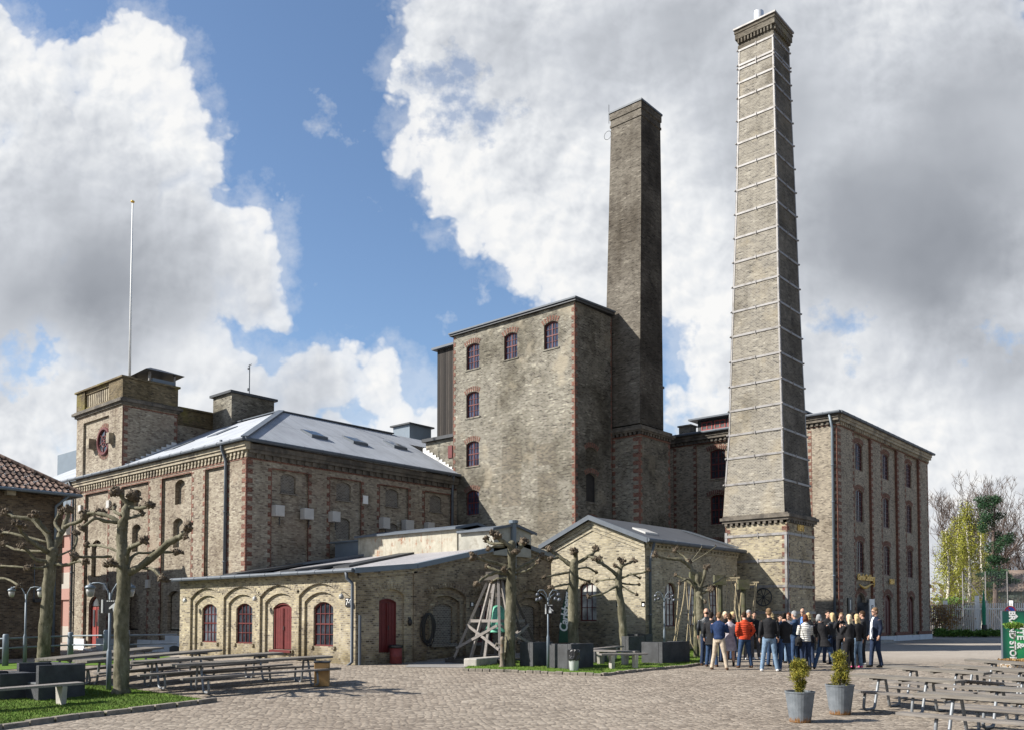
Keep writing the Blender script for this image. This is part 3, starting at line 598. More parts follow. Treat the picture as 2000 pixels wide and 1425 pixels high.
def shutter(P, u0, u1, z0, z1, rise, d, parent, mat='redpaint', name='shutter', leaves=2, frame=.07, label=None, sill=0.0, handle=True):
    mb = MB(); A = arc(u0, u1, z1, rise); out = [(u0, z0)] + A + [(u1, z0)]
    mb.poly([P(*p, d + .02) for p in out])
    B = arc(u0 + frame, u1 - frame, z1 - frame, rise*.9); ob = [(u0 + frame, z0 + frame*.4)] + B + [(u1 - frame, z0 + frame*.4)]
    for i in range(len(out) - 1):
        mb.quad(P(*out[i], d - .04), P(*out[i+1], d - .04), P(*ob[i+1], d - .04), P(*ob[i], d - .04)); mb.quad(P(*ob[i], d - .04), P(*ob[i+1], d - .04), P(*ob[i+1], d + .02), P(*ob[i], d + .02)); mb.quad(P(*out[i], d - .04), P(*out[i+1], d - .04), P(*out[i+1], d + .02), P(*out[i], d + .02))
    n = max(2, int((u1 - u0 - 2*frame)/.13)); zt = z1 - rise - frame
    for i in range(n):
        a = u0 + frame + (u1 - u0 - 2*frame)*i/n; b = u0 + frame + (u1 - u0 - 2*frame)*(i + 1)/n
        pbox(mb, P, a + .006, b - .006, z0 + frame*.4, zt, d - .012, d + .015)
    if leaves == 2: c = (u0 + u1)/2; pbox(mb, P, c - .018, c + .018, z0 + frame*.3, zt, d - .045, d)
    if sill: pbox(mb, P, u0 - .08, u1 + .08, z0 - .10, z0 - .005, d - .2, d + .02)
    o = mb.build(name, MT[mat], parent)
    if label: o['label'] = label
    if handle:
        h = MB(); c = (u0 + u1)/2; pbox(h, P, c + .03, c + .06, z0 + (z1 - z0)*.42, z0 + (z1 - z0)*.5, d - .06, d - .04); h.build('handle', MT['darkmetal'], o)
    return o
def dentils(mb, P, u0, u1, z, n_h, step, w, d, mi=0):
    u = u0
    while u < u1 - w: pbox(mb, P, u, u + w, z, z + n_h, d, .02, mi); u += step
def cornice(P, u0, u1, z, parent, mats, rows=1, step=.3, h=.14, name='cornice', band=.30, proj=.14, redrow=True, mi0=0, ext=(0, 0)):
    # courses from z (bottom) upward: red string, dentils, projecting band
    mb = MB()
    if redrow: pbox(mb, P, u0, u1, z, z + .07, -.02, .02, 1)
    zz = z + .07
    for r_ in range(rows):
        o_ = 0 if r_ % 2 == 0 else step/2; dd = -proj*(r_ + 1)/(rows + .4)
        pbox(mb, P, u0, u1, zz, zz + h, dd + .075, .02, 0)
        dentils(mb, P, u0 + o_, u1, zz + .002, h - .004, step, step*.48, dd, 0); zz += h
    pbox(mb, P, u0 - ext[0], u1 + ext[1], zz, zz + band*.42, -proj - .03, .02, 0)
    pbox(mb, P, u0 - ext[0], u1 + ext[1], zz + band*.42, zz + band, -proj - .09, .02, 0)
    return mb.build(name, mats, parent), zz + band
def pipe(pts, r_, parent, name='drainpipe', mat='zinc', top=True):
    mb = MB(); mb.tube(pts, r_, 8)
    for i in range(1, int((pts[-2][2] - pts[-1][2])/2.2) + 1):
        z = pts[-2][2] - i*2.2; mb.tube([(pts[-1][0], pts[-1][1], z), (pts[-1][0], pts[-1][1], z + .06)], r_*1.35, 8)
    return mb.build(name, MT[mat], parent, smooth=True)
def halfgutter(a, b, r_, parent, name='gutter', mat='zinc'):
    mb = MB(); a = Vector(a); b = Vector(b); mb.tube([a, b], r_, 8)
    L = (b - a).length; n = int(L/1.0)
    for i in range(1, n): p = a.lerp(b, i/n); d = (b - a).normalized()*.02; mb.tube([p - d, p + d], r_*1.16, 8)
    return mb.build(name, MT[mat], parent)
def solid(mb, u0, u1, y0, y1, z0, z1, mi=0): mb.box(u0, u1, y0, y1, z0, z1, mi)

# ================================================================ LOW YARD BUILDING
def low_building():
    X1, Y0, XL, YA, YE = -23.1, 18.7, -34.7, 21.3, 29.0
    B = thing('yard_building', 'low pale yellow brick building with arched red windows and rusty roof lantern', 'building', (-28.9, 18.7, 0))
    P, Q = PF(Y0), PR(X1); M_ = [MT['yellow'], MT['red'], MT['infill'], MT['yellow_old']]
    w = MB(); ops = []; wins = []
    spans = [(401.2, 427.6, 1174.6, 1248.5, 387.7, 395.6), (469, 495.8, 1172.7, 1249, 453, 462.7), (542.7, 570.8, 1171.8, 1256, 523.9, 533.7), (621.3, 652.5, 1168, 1251.8, 601.6, 611.5)]
    for i, (a, b, c, d_, e, g) in enumerate(spans):
        x0, zt = ony(a, c, Y0 + .28); x1, _ = ony(b, c, Y0 + .28); _, zb = ony(a, d_, Y0 + .28)
        cx = (x0 + x1)/2; hw = .56 if i != 2 else .58; zt = 2.12; zb = .58 if i != 2 else .40
        inner = op(cx - hw, cx + hw, zb, zt, .20, .14, back=0)
        mid = op(cx - .98, cx + .98, -.6, 2.46, .33, .085, [inner])
        ops.append(op(cx - 1.2, cx + 1.2, -.6, 2.76, .42, .085, [mid])); wins.append((cx, hw, zb, zt))
    region(w, P, XL, X1, -.6, 3.12, 0, ops)
    for (cx, hw, zb, zt) in wins:
        archbricks(w, P, cx - 1.2, cx + 1.2, 2.77, .42, 0, .2, -.006, .2)
        pbox(w, P, cx - hw - .14, cx - hw + .02, zb - .1, zb, .10, .19); pbox(w, P, cx + hw - .02, cx + hw + .14, zb - .1, zb, .10, .19)
    pbox(w, P, XL, X1, 2.97, 3.05, -.03, .02); pbox(w, P, XL, X1, 3.05, 3.14, -.08, .02)
    # left end wall
    w.quad((XL, Y0, -.6), (XL, 21, -.6), (XL, 21, 3.4), (XL, Y0, 3.12))
    # right (yard) side
    def top(y):
        return 3.12 + (y - Y0)*.1 if y < YA else (3.38 + (y - YA)*.207 if y < 26.8 else 4.52 - (y - 26.8)*.18)
    h0, h1 = onx(738.9, 1200, X1)[0], onx(778, 1200, X1)[0]; cy = (h0 + h1)/2
    hatch = op(cy - .40, cy + .40, .38, 2.22, .12, .10, back=0)
    o1 = op(cy - .42, cy + .52 + .2, -.6, 2.55, .22, .09, [hatch])
    region(w, Q, Y0, YA, -.6, 3.12, 0, [o1], 0)
    w.poly([Q(Y0, 3.12), Q(YA, 3.12), Q(YA, top(YA)), Q(Y0, top(Y0))], 0)
    archbricks(w, Q, cy - .42, cy + .72, 2.56, .22, 0, .24, -.02, .3)
    bl = []
    for c, real in ((onx(873, 1200, X1)[0], 0), (onx(955, 1200, X1)[0], 1), (onx(1037, 1200, X1)[0], 0)):
        inner = op(c - .50, c + .50, .62, 2.08, .14, .07, back=None if real else 2, ops=[] if not real else None)
        if not real: inner['ops'] = []
        m2 = op(c - .78, c + .78, -.6, 2.38, .24, .11, [inner]); bl.append(op(c - 1.0, c + 1.0, -.6, 2.68, .32, .11, [m2]))
    g = 3.36
    region(w, Q, YA, YE, -.6, g, 0, bl, 3)
    w.poly([Q(YA, g), Q(YE, g), Q(YE, top(YE)), Q(26.8, top(26.8)), Q(YA, top(YA) + .001)], 3)
    for o_ in bl:
        archbricks(w, Q, o_['u0'], o_['u1'], o_['z1'] + .01, o_['rise'], 3, .2, -.02, .25)
        c = (o_['u0'] + o_['u1'])/2; pbox(w, Q, c - .66, c + .66, .50, .62, .10, .2, 2)
    # rake mouldings
    for a, b, m in ((YA, 26.8, 3), (26.8, YE, 3), (Y0, YA, 0)):
        for k, (dz, pr) in enumerate(((-.12, .10), (-.24, .05))):
            w.add([Q(a, top(a) + dz, -pr), Q(b - 1e-3, top(b - 1e-3) + dz, -pr), Q(b - 1e-3, top(b - 1e-3) + dz + .12, -pr), Q(a, top(a) + dz + .12, -pr),
                   Q(a, top(a) + dz, 0), Q(b - 1e-3, top(b - 1e-3) + dz, 0)], [(0, 1, 2, 3), (0, 4, 5, 1)], m)
    pbox(w, Q, YA - .12, YA + .04, -.6, 3.2, -.05, .02, 3)
    w.quad((X1, YE, -.6), (XL, YE, -.6), (XL, YE, 4.0), (X1, YE, top(YE)), 3)
    w.build('wall', M_, B)
    # roof: eave strip, main slope, far slope
    r_ = MB(); xe, xl = X1 + .12, XL - .25; ye = Y0 - .22; th = .07
    def rz(y): return top(max(y, Y0)) + .06 - max(0, Y0 - y)*.1
    ys = [ye, YA, 26.8, 33.5]
    for a, b in zip(ys, ys[1:]):
        x0 = xl if b <= YA else -33.45
        for dz in (0, -th): r_.quad((x0, a, rz(a) + dz), (xe, a, rz(a) + dz), (xe, b if b < 33 else YE + .1, rz(b if b < 33 else YE + .1) + dz), (x0, b if b < 33 else YE + .1, rz(b if b < 33 else YE + .1) + dz))
    r_.quad((xl, ye, rz(ye)), (xe, ye, rz(ye)), (xe, ye, rz(ye) - th), (xl, ye, rz(ye) - th))
    rf_ = r_.build('roof', MT['lowroof'], B)
    f = MB()                                               # zinc verge along the gable
    for a, b in zip([ye, YA - .02, 26.8], [YA - .04, 26.8, YE + .12]):
        f.add([(xe + .03, a, rz(a) + .05), (xe + .03, b, rz(b) + .05), (xe + .03, b, rz(b) - .13), (xe + .03, a, rz(a) - .13), (xe - .22, a, rz(a) + .05), (xe - .22, b, rz(b) + .05), (xe - .02, b, rz(b) - .13), (xe - .02, a, rz(a) - .13)],
              [(0, 1, 2, 3), (0, 4, 5, 1), (3, 2, 6, 7), (0, 3, 7, 4), (1, 5, 6, 2)])
    f.build('verge', MT['bluegrey'], rf_)
    f = MB(); f.bar((-34.0, 20.7, 3.45), (-30.8, 25.3, 4.35), .28, .1); f.build('flashing', MT['zinc'], rf_)
    for (xa, xb, y0, y1) in ((-33.2, -32.2, 19.8, 24.3), (-29.3, -28.3, 19.9, 22.6), (-28.2, -27.2, 21.6, 25.0)):
        s = MB()
        s.add([(xa, y0, rz(y0) + .09), (xb, y0, rz(y0) + .09), (xb, y1, rz(y1) + .09), (xa, y1, rz(y1) + .09), (xa, y0, rz(y0)), (xb, y0, rz(y0)), (xb, y1, rz(y1)), (xa, y1, rz(y1))], [(0, 1, 2, 3), (0, 1, 5, 4), (1, 2, 6, 5), (2, 3, 7, 6), (3, 0, 4, 7)])
        s.build('skylight', MT['darkmetal'], rf_)
    halfgutter((XL - .3, Y0 - .28, 3.13), (X1 + .1, Y0 - .28, 3.13), .075, B)
    pipe([(X1 - .25, Y0 - .28, 3.08), (X1 - .25, Y0 - .25, 2.88), (X1 - .12, Y0 - .12, 2.7), (X1 - .12, Y0 - .12, 2.6), (X1 - .12, Y0 - .12, .1), (X1 - .16, Y0 - .26, -.02)], .055, B)
    pp = MB(); pp.tube([(X1 + .07, Y0 + .05, 1.65), (X1 + .07, Y0 + .05, 0)], .05, 8); pp.build('pipe_guard', MT['zinc'], B)
    for i, (cx, hw, zb, zt) in enumerate(wins):
        if i == 2: shutter(P, cx - hw, cx + hw, zb, zt, .14, .25, B, sill=.1, label='red boarded loading door between the arched windows')
        else: window(P, cx - hw, cx + hw, zb, zt, .20, .24, 4, 4, B, glass='milk' if i < 1 else 'glass', fw=.05, bars=(), trans=(2,), sill=.05)
    shutter(Q, cy - .40, cy + .40, .38, 2.22, .12, .10, B, mat='redpaint', name='loading_door', frame=.03, label='deep red double loading door in the yard side')
    c = onx(955, 1200, X1)[0]; window(Q, c - .5, c + .5, .62, 2.08, .14, .28, 3, 3, B, fw=.05, bars=())
    # roof lantern: long rusty box and paler end box
    LY = 25.2
    lt = MB(); z0 = 4.0
    x0, x1, x2 = -31.1, -24.9, -22.95
    lt.box(x0, x1, LY, LY + 2.4, z0, 5.15, 0); lt.box(x1 + .02, x2, LY + .05, LY + 2.3, z0, 4.98, 1)
    lt.poly([(x2, LY + .05, 4.98), (x2, LY + 2.3, 4.98), (x2, LY + 1.15, 5.26)], 1)
    lo = lt.build('roof_lantern', [MT['rust'], MT['white']], B, label if False else False) if False else lt.build('roof_lantern', [MT['rust'], plain('aged_cream_sheet', (.30, .29, .25), .7, .2, 2, .3, dirt=(2, .52, (.2, .18, .145), .7))], B)
    lr = MB()
    for (a, b, e, q) in ((x0 - .1, x1 + .05, LY, 5.17), (x1 + .06, x2 + .1, LY + .05, 5.0)):
        pk = q + .27
        lr.add([(a, e - .15, q), (b, e - .15, q), (b, e + 1.15, pk), (a, e + 1.15, pk), (b, e + 2.5, q - .03), (a, e + 2.5, q - .03)], [(0, 1, 2, 3), (3, 2, 4, 5)])
        lr.add([(a, e - .15, q - .06), (b, e - .15, q - .06), (b, e - .15, q + .03), (a, e - .15, q + .03)], [(0, 1, 2, 3)])
        lr.add([(b + .01, e - .15, q - .07), (b + .01, e + 1.15, pk - .07), (b + .01, e + 2.5, q - .1), (b + .01, e + 2.5, q + .02), (b + .01, e + 1.15, pk + .04), (b + .01, e - .15, q + .04)], [(0, 1, 4, 5), (1, 2, 3, 4)])
    lr.build('lantern_roof', MT['zinc'], lo)
    s = MB(); s.box(-32.9, -31.15, LY + .1, LY + 1.6, 3.9, 5.0); s.box(-33.2, -31.1, LY, LY + 1.7, 5.0, 5.06); s.build('roof_box', MT['bluegrey'], B)
    fl = MB(); fl.tube([(-22.9, 26.35, 3.1), (-22.9, 26.35, 5.3)], .12, 12); fl.tube([(-22.9, 26.35, 5.3), (-22.9, 26.35, 5.42)], .19, 12); fl.build('flue', MT['bluegrey'], B, smooth=False)
    # wall lamps on their brackets
    for px, lab in ((361, 'small glass wall lamp at the left end of the yellow building'), (497, 'small wall lamp between second window and red loading door'), (666, 'small wall lamp beside the house number on yellow wall')):
        x, z = ony(px, 1170, Y0 - .3); x += .02; l = thing('wall_lamp', lab, 'lamp', (x, Y0 - .02, 2.32), group='wall lamps on the yellow building')
        m = MB(); m.tube([(x, Y0 - .004, 2.3), (x, Y0 - .18, 2.42), (x, Y0 - .3, 2.38)], .012, 6); m.build('bracket', MT['darkmetal'], l)
        m = MB(); m.lathe([(.05, 0), (.085, .03), (.09, .1), (.06, .16), (.02, .19)], (x, Y0 - .3, 2.18), 10); m.build('lamp_globe', MT['pale'], l, smooth=True)
    x, z = ony(683, 1175, Y0); l = thing('house_number_sign', 'small black sign with white number on the yellow corner', 'sign', (x, Y0 - .02, z))
    m = MB(); m.box(x - .19, x + .17, Y0 - .035, Y0 - .005, z - .15, z + .15); m.build('plate', MT['black'], l)
    text_mesh('number', '74', .3, MT['white'], (x - .01, Y0 - .045, z), 'front', l, depth=.008)
    y, z = onx(921, 1179, X1); l = thing('wall_plate', 'tiny dark plate on the gable right of the blind arch', 'sign', (X1 + .01, y, z)); m = MB(); m.box(X1 + .004, X1 + .03, y - .09, y + .09, z - .1, z + .1); m.build('plate', MT['black'], l)
    m = MB(); m.box(X1 + .03, X1 + .034, y - .05, y + .05, z - .06, z + .06); m.build('symbol', MT['white'], l)
    y, z = onx(799, 1214, X1); l = thing('call_bell', 'small dark round bell box beside the deep red hatch', 'bell box', (X1 + .01, y, z)); m = MB(); m.ball((X1 + .05, y, z), (.07, .09, .13)); m.build('housing', MT['black'], l, smooth=True)
    m = MB(); m.box(X1 + .002, X1 + .03, y - .06, y + .06, z + .12, z + .18); m.build('mount', MT['darkmetal'], l)
low_building()

# ================================================================ BARN (long brown brewery hall)
def barn():
    XB, YB, XL, YT = -33.5, 21.0, -51.2, 33.88; ZE = 9.15
    B = thing('brewery_hall', 'large brown brick hall with pale grey hipped roof and round windowed turret', 'building', (-42, 21, 0))
    P, Q = PF(YB), PR(XB); M_ = [MT['barn'], MT['red'], MT['infill'], MT['plinth']]; w = MB()
    def sp(px): return ony(px, 1000, YB)[0]
    pans = [(403, 446, 'p1'), (318, 375, 'p2'), (238, 292, 'p3'), (166, 214, 'p4')]
    ops = []; wn = []
    X = {}
    p1 = (-36.85, -35.0); p2 = (-40.85, -38.05); p3 = (-45.1, -42.2); p4 = (-49.35, -46.6)
    blind = lambda a, b, z0, z1: op(a, b, z0, z1, .18, .22, ops=[], back=0)
    i2 = [blind(-39.8, -38.9, 6.95, 8.12), blind(-39.93, -39.03, 4.9, 6.3), op(-40.36, -39.1, .95, 2.85, .25, .18, back=0)]
    i3 = [blind(-44.1, -43.2, 7.2, 8.05), blind(-44.1, -43.2, 4.9, 6.3), op(-44.5, -43.3, .95, 2.85, .25, .18, back=0)]
    i4 = [op(-48.75, -47.55, 3.75, 5.75, .25, .18, back=0), op(-48.98, -47.72, .0, 2.72, .5, .18, back=0)]
    for (a, b), inner, zt in ((p1, [], 8.33), (p2, i2, 8.33), (p3, i3, 8.33), (p4, i4, 8.33)): ops.append(op(a, b, .42 if inner is not i4 else -.02, zt, 0, .12, inner))
    region(w, P, XL, XB, -1.0, ZE, 0, ops)
    for a, b in (p1, p2, p3, p4):
        for u, s in ((a, -1), (b, 1)): quoin(w, P, u, .45, 8.3, s, 1, w=(.1, .17), h=.14)
        pbox(w, P, a, b, 8.30, 8.36, -.012, .02, 1)
    quoin(w, P, XB, .4, 8.45, -1, 1, w=(.16, .28)); quoin(w, Q, YB, .4, 8.45, 1, 1, w=(.16, .28)); quoin(w, P, XL, .4, 8.45, 1, 1)
    pbox(w, P, XL, -49.1, -1.0, .42, -.06, .02, 3); pbox(w, P, -47.6, -43.9, -1.0, .48, -.06, .02, 3); pbox(w, P, -43.0, -34.9, -1.0, .48, -.06, .02, 3); pbox(w, P, -40.2, -38.6, .48, .72, -.07, .02, 3)
    # right side
    cs = [(22.28, 24.21, 22.81, 23.61), (25.45, 27.29, 25.9, 26.76), (28.48, 30.35, 28.94, 29.8), (31.52, 33.4, 31.97, 32.83)]
    ro = []
    for k, (a, b, c, d_) in enumerate(cs):
        inner = [op(c, d_, 7.15, 8.02, .14, .10, ops=[], back=2)]
        if k > 0: inner.append(op(c - .03, d_ - .03, 5.3, 6.3, .14, .10, ops=[], back=2))
        ro.append(op(a, b, 3.0, 8.15, 0, .11, inner))
    region(w, Q, YB, YT, -1, ZE, 0, ro)
    for a, b, c, d_ in cs:
        quoin(w, Q, a, 3.0, 8.15, -1, 1, w=(.1, .17), h=.14); quoin(w, Q, b, 3.0, 8.15, 1, 1, w=(.1, .17), h=.14); pbox(w, Q, a, b, 8.13, 8.19, -.012, .02, 1)
        pbox(w, Q, c - .05, d_ + .05, 7.09, 7.15, .02, .12, 2)
    w.quad((XL, YB, -1), (XL, 33, -1), (XL, 33, ZE), (XL, YB, ZE))
    w.quad((XL, 33, -1), (-45.6, 33, -1), (-45.6, 33, ZE), (XL, 33, ZE))
    w.build('wall', M_, B)
    cornice(P, XL - .05, XB + .1, 8.42, B, [MT['trim'], MT['red']], 2, .30, .15, band=.34, proj=.16, ext=(0, .16))
    cornice(Q, YB + .02, YT - .05, 8.42, B, [MT['soot_trim'], MT['red']], 1, .42, .2, band=.36, proj=.16)
    for (a, b, z0, z1) in ((-40.36, -39.1, .95, 2.85), (-44.5, -43.3, .95, 2.85)): window(P, a, b, z0, z1, .25, .30, 4, 3, B, bars=(2,), trans=(2,), fw=.07)
    window(P, -48.75, -47.55, 3.75, 5.75, .25, .30, 4, 5, B, frame='pinkpaint', bars=(2,), trans=(3,), glass='milk')
    # double door with fanlight
    D = shutter(P, -48.98, -47.72, .0, 2.72, .5, .30, B, mat='pinkpaint', name='door', label='faded red panelled double door under an arched fanlight', handle=True)
    m = MB(); A = arc(-48.9, -47.8, 2.62, .42); m.poly([P(*p, .255) for p in A]); m.build('fanlight', MT['glass'], D)
    for u in (-48.72, -48.16):
        m = MB(); pbox(m, P, u, u + .2, 1.1, 2.0, .24, .26); m.build('pane', MT['glass'], D)
    m = MB()
    for k in range(3): m.box(-49.2 - .1*k, -47.5 + .1*k, YB - .3*(k + 1), YB - .3*k - (0.003 if k else .06), -.9, -.08 - .11*k)
    m.build('doorstep', MT['white'], B)
    for u in (-44.2, -39.75):
        m = MB(); A = arc(u, u + 1.0, .26, .1); m.poly([P(u, -.45, -.075)] + [P(*p, -.075) for p in A] + [P(u + 1.0, -.45, -.075)]); m.build('cellar_hatch', MT['darkmetal'], B)
    # roof
    r_ = MB(); e = .3; w_ = 5.4; zr = 12.25; ze = ZE + .10
    xe, ye = XB + e, YB - e; sl = (zr - ze)/(w_ + e)
    pk = (XB - w_, YB + w_, zr)
    r_.add([(xe, ye, ze), (-60, ye, ze), (-60, pk[1], zr), pk], [(0, 1, 2, 3)])
    r_.add([(xe, ye, ze), pk, (pk[0], 33.95, zr), (xe, 33.95, ze)], [(0, 1, 2, 3)])
    r_.add([(-60, 2*pk[1] - ye, ze), (2*pk[0] - xe, 2*pk[1] - ye, ze), pk, (-60, pk[1], zr)], [(0, 1, 2, 3)])
    r_.add([(2*pk[0] - xe, 2*pk[1] - ye, ze), (2*pk[0] - xe, 40, ze), (pk[0], 40, zr), pk], [(0, 1, 2, 3)])
    r_.add([(pk[0], 33.95, zr), (pk[0], 40, zr), (pk[0] + 1.5, 40, zr - 1.5*sl), (pk[0] + 1.5, 33.95, zr - 1.5*sl)], [(0, 1, 2, 3)])
    # eave edge
    r_.add([(xe, ye, ze), (-60, ye, ze), (-60, ye, ze - .08), (xe, ye, ze - .08), (xe, 33.85, ze), (xe, 33.85, ze - .08)], [(0, 1, 2, 3), (0, 3, 5, 4)])
    RF = r_.build('roof', MT['barnroof'], B)
    c = MB(); c.bar((xe, ye, ze + .05), (pk[0], pk[1], zr + .05), .3, .05); c.bar(pk, (pk[0], 34, zr + .04), .3, .06); c.bar((pk[0], pk[1], zr + .03), (-60, pk[1], zr + .03), .3, .05); c.build('ridge_cap', MT['zinc'], RF)
    for (y, k) in ((25.55, .55), (28.3, .5), (31.6, .38)):       # three opening skylights on the east slope
        x0 = XB - w_*(1 - k) - .1; x1 = x0 + .95
        def zz(x): return ze + (xe - x)*sl
        s = MB(); s.add([(x0, y, zz(x0) + .07), (x1, y, zz(x1) + .16), (x1, y + .95, zz(x1) + .16), (x0, y + .95, zz(x0) + .07), (x0, y, zz(x0)), (x1, y, zz(x1)), (x1, y + .95, zz(x1)), (x0, y + .95, zz(x0))], [(0, 1, 5, 4), (1, 2, 6, 5), (2, 3, 7, 6), (3, 0, 4, 7), (0, 1, 2, 3)])
        so = s.build('skylight', MT['zinc'], RF)
        g = MB()
        for a, b in ((0, 0), (0, 1), (1, 0), (1, 1)):
            xa, xb = x0 + .08 + a*.42, x0 + .08 + a*.42 + .36; ya, yb = y + .08 + b*.42, y + .08 + b*.42 + .36
            f = lambda x: zz(x0) + .075 + (x - x0)/(x1 - x0)*(zz(x1) + .16 - zz(x0) - .07) + .008
            g.quad((xa, ya, f(xa)), (xb, ya, f(xb)), (xb, yb, f(xb)), (xa, yb, f(xa)))
        g.build('pane', MT['glass'], so)
    for (x, yy) in ((-41.3, 23.6), (-43.4, 22.4)):
        zf = lambda y: ze + (y - ye)*sl + .05
        s = MB(); s.add([(x, yy, zf(yy)), (x + .9, yy, zf(yy)), (x + .9, yy + 1.2, zf(yy + 1.2)), (x, yy + 1.2, zf(yy + 1.2)), (x, yy, zf(yy) - .06), (x + .9, yy, zf(yy) - .06), (x + .9, yy + 1.2, zf(yy + 1.2) - .06)], [(0, 1, 2, 3), (0, 1, 5, 4), (1, 2, 6, 5)]); s.build('skylight', MT['zinc'], RF)
    halfgutter((-58, ye - .06, ze - .05), (xe + .05, ye - .06, ze - .05), .085, B); halfgutter((xe + .06, ye, ze - .05), (xe + .06, 33.8, ze - .05), .085, B)
    x = ony(445, 900, YB)[0]
    pipe([(x, ye - .06, ze + .12), (x, YB - .3, ze - .3), (x, YB - .1, ze - .75), (x, YB - .1, ze - .85), (x, YB - .1, 3.4)], .07, B)
    pipe([(xe + .06, 33.3, ze - .05), (XB + .1, 33.45, ze - .5), (XB + .1, 33.45, ze - .6), (XB + .1, 33.45, 4.4)], .07, B)
    pipe([(XL + .5, ye - .06, ze - .1), (XL + .5, YB - .1, ze - .7), (XL + .5, YB - .1, ze - .8), (XL + .5, YB - .1, 0)], .07, B)
    # metal lantern near the tower
    vx0, vz = ony(768, 834, 36.0); vx1 = ony(800, 834, 36.0)[0]
    m = MB(); m.box(vx0, vx1, 36.0, 37.8, vz - 1.2, vz); m.build('ventilator', MT['bluegrey'], B)
    m = MB(); m.box(vx0 - .15, vx1 + .15, 35.85, 37.95, vz, vz + .09); m.build('ventilator_cap', MT['darkmetal'], B)
    # grey square vent boxes on the shaded side
    bx = [(22.27, 22.73, 6.03, 6.52), (23.78, 24.29, 6.02, 6.52), (25.35, 25.8, 6.03, 6.52), (28.42, 28.86, 5.94, 6.5), (29.9, 30.46, 5.98, 6.5), (31.45, 31.9, 5.95, 6.5)]
    for a, b, z0, z1 in bx:
        m = MB(); m.box(XB + .004, XB + .36, a, b, z0, z1); o = m.build('vent_box', MT['greybox'], B, bevel=.02)
        m = MB(); m.tube([(XB + .1, b - .1, z0), (XB + .1, b - .1, z0 - .35)], .025, 6); m.build('vent_pipe', MT['darkmetal'], o)
    m = MB(); y, z = onx(713, 975, XB); m.box(XB + .01, XB + .05, y - .15, y + .15, z - .2, z + .2); m.build('wall_plate', MT['white'], B)
    for (px, py) in ((214, 984), (159, 993), (291, 1139), (208, 1144)):
        x, z = ony(px, py, YB); m = MB(); m.box(x - .16, x + .16, YB - .12, YB - .004, z - .2, z + .2); m.build('junction_box', MT['greybox'], B)
    # ---- turret with the round window
    Tx0, Tx1 = -50.6, -45.1; tz = 12.65
    Pt = PF(YB - .02); Qt = PR(Tx1)
    t_ = MB(); pan = op(-49.75, -46.65, 9.3, 12.3, 0, .12, ops=[])
    region(t_, Pt, Tx0, Tx1, 9.2, tz, 0, [pan])
    region(t_, Qt, YB, 24.0, 9.2, tz, 0, []); quoin(t_, Qt, YB, 9.3, 12.5, 1, 1, h=.14); quoin(t_, Qt, 24.0, 10.6, 12.5, -1, 1, w=(.1, .17), h=.14)
    pbox(t_, Qt, YB, 24.0, 12.52, 12.6, -.012, .02, 1)
    t_.box(Tx0, Tx1 - .02, YB + .3, 24.0, 9.2, tz, 0)
    t_.box(Tx0, -45.4, 24.0, 28.5, 9.2, 12.15, 0)
    for u, s in ((-49.75, 1), (-46.65, -1)): pass
    # rings of brick round the oculus
    cx, cz = ony(201, 862, YB)[0], 11.0
    for k in range(28):
        a = 2*math.pi*k/28
        for r0, r1, m_ in ((.78, .98, 1),):
            q = [(cx + rr*math.cos(a + da), cz + rr*math.sin(a + da)) for rr, da in ((r0, 0), (r0, .15), (r1, .15), (r1, 0))]
            t_.add([Pt(*p, .105) for p in q], [(0, 1, 2, 3)], m_)
    TT = t_.build('turret', [MT['barn'], MT['red']], B)
    m = MB(); m.ring((cx, YB + .06, cz), .68, .09, 28, 6, 'y')
    for k in range(3):
        a = math.pi*k/3 + .3; m.bar((cx - .66*math.cos(a), YB + .07, cz - .66*math.sin(a)), (cx + .66*math.cos(a), YB + .07, cz + .66*math.sin(a)), .04, .04, up=(0, 1, 0))
    m.ring((cx, YB + .07, cz), .3, .025, 20, 5, 'y'); o = m.build('round_window', MT['redframe'], TT)
    m = MB(); m.poly([(cx + .66*math.cos(2*math.pi*k/28), YB + .085, cz + .66*math.sin(2*math.pi*k/28)) for k in range(28)]); m.build('pane', MT['glass'], TT)
    for xx in (cx - 1.25, cx + 1.15): m = MB(); m.box(xx - .17, xx + .17, YB - .28, YB + .1, cz - .28, cz + .26, rot=0); m.build('bracket_stone', MT['trim'], TT)
    # mouldings, parapet and balustrade
    m = MB()
    def band(z0, z1, pr, b=m, y1=24.0):
        b.box(Tx0 - pr, Tx1 + pr, YB - .02 - pr, y1 + pr, z0, z1)
    band(12.65, 12.78, .1); band(12.78, 12.92, .22); band(12.92, 13.0, .12)
    m.build('string_course', MT['soot_trim'], TT)
    m = MB()
    m.box(Tx0 - .03, Tx0 + 1.0, YB - .05, YB + .4, 13.0, 14.05); m.box(Tx1 - 1.55, Tx1 + .03, YB - .05, YB + .4, 13.0, 14.05)
    m.box(Tx1 - .4, Tx1 + .04, YB + .4, 24.0, 13.0, 14.02); m.box(Tx0, Tx1 - .4, 23.6, 23.98, 13.0, 13.9)
    m.box(Tx0 + 1.0, Tx1 - 1.55, YB + .02, YB + .35, 13.0, 13.14); m.box(Tx0 + 1.0, Tx1 - 1.55, YB + .02, YB + .35, 13.86, 14.05)
    m.box(Tx0 - .12, Tx1 + .12, YB - .14, YB + .5, 14.05, 14.14); m.box(Tx1 - .5, Tx1 + .12, YB + .5, 24.1, 14.02, 14.12)
    m.box(Tx0, -45.3, 24.02, 28.5, 12.15, 13.0); m.box(Tx0, -45.15, 24.1, 28.55, 13.0, 13.1)
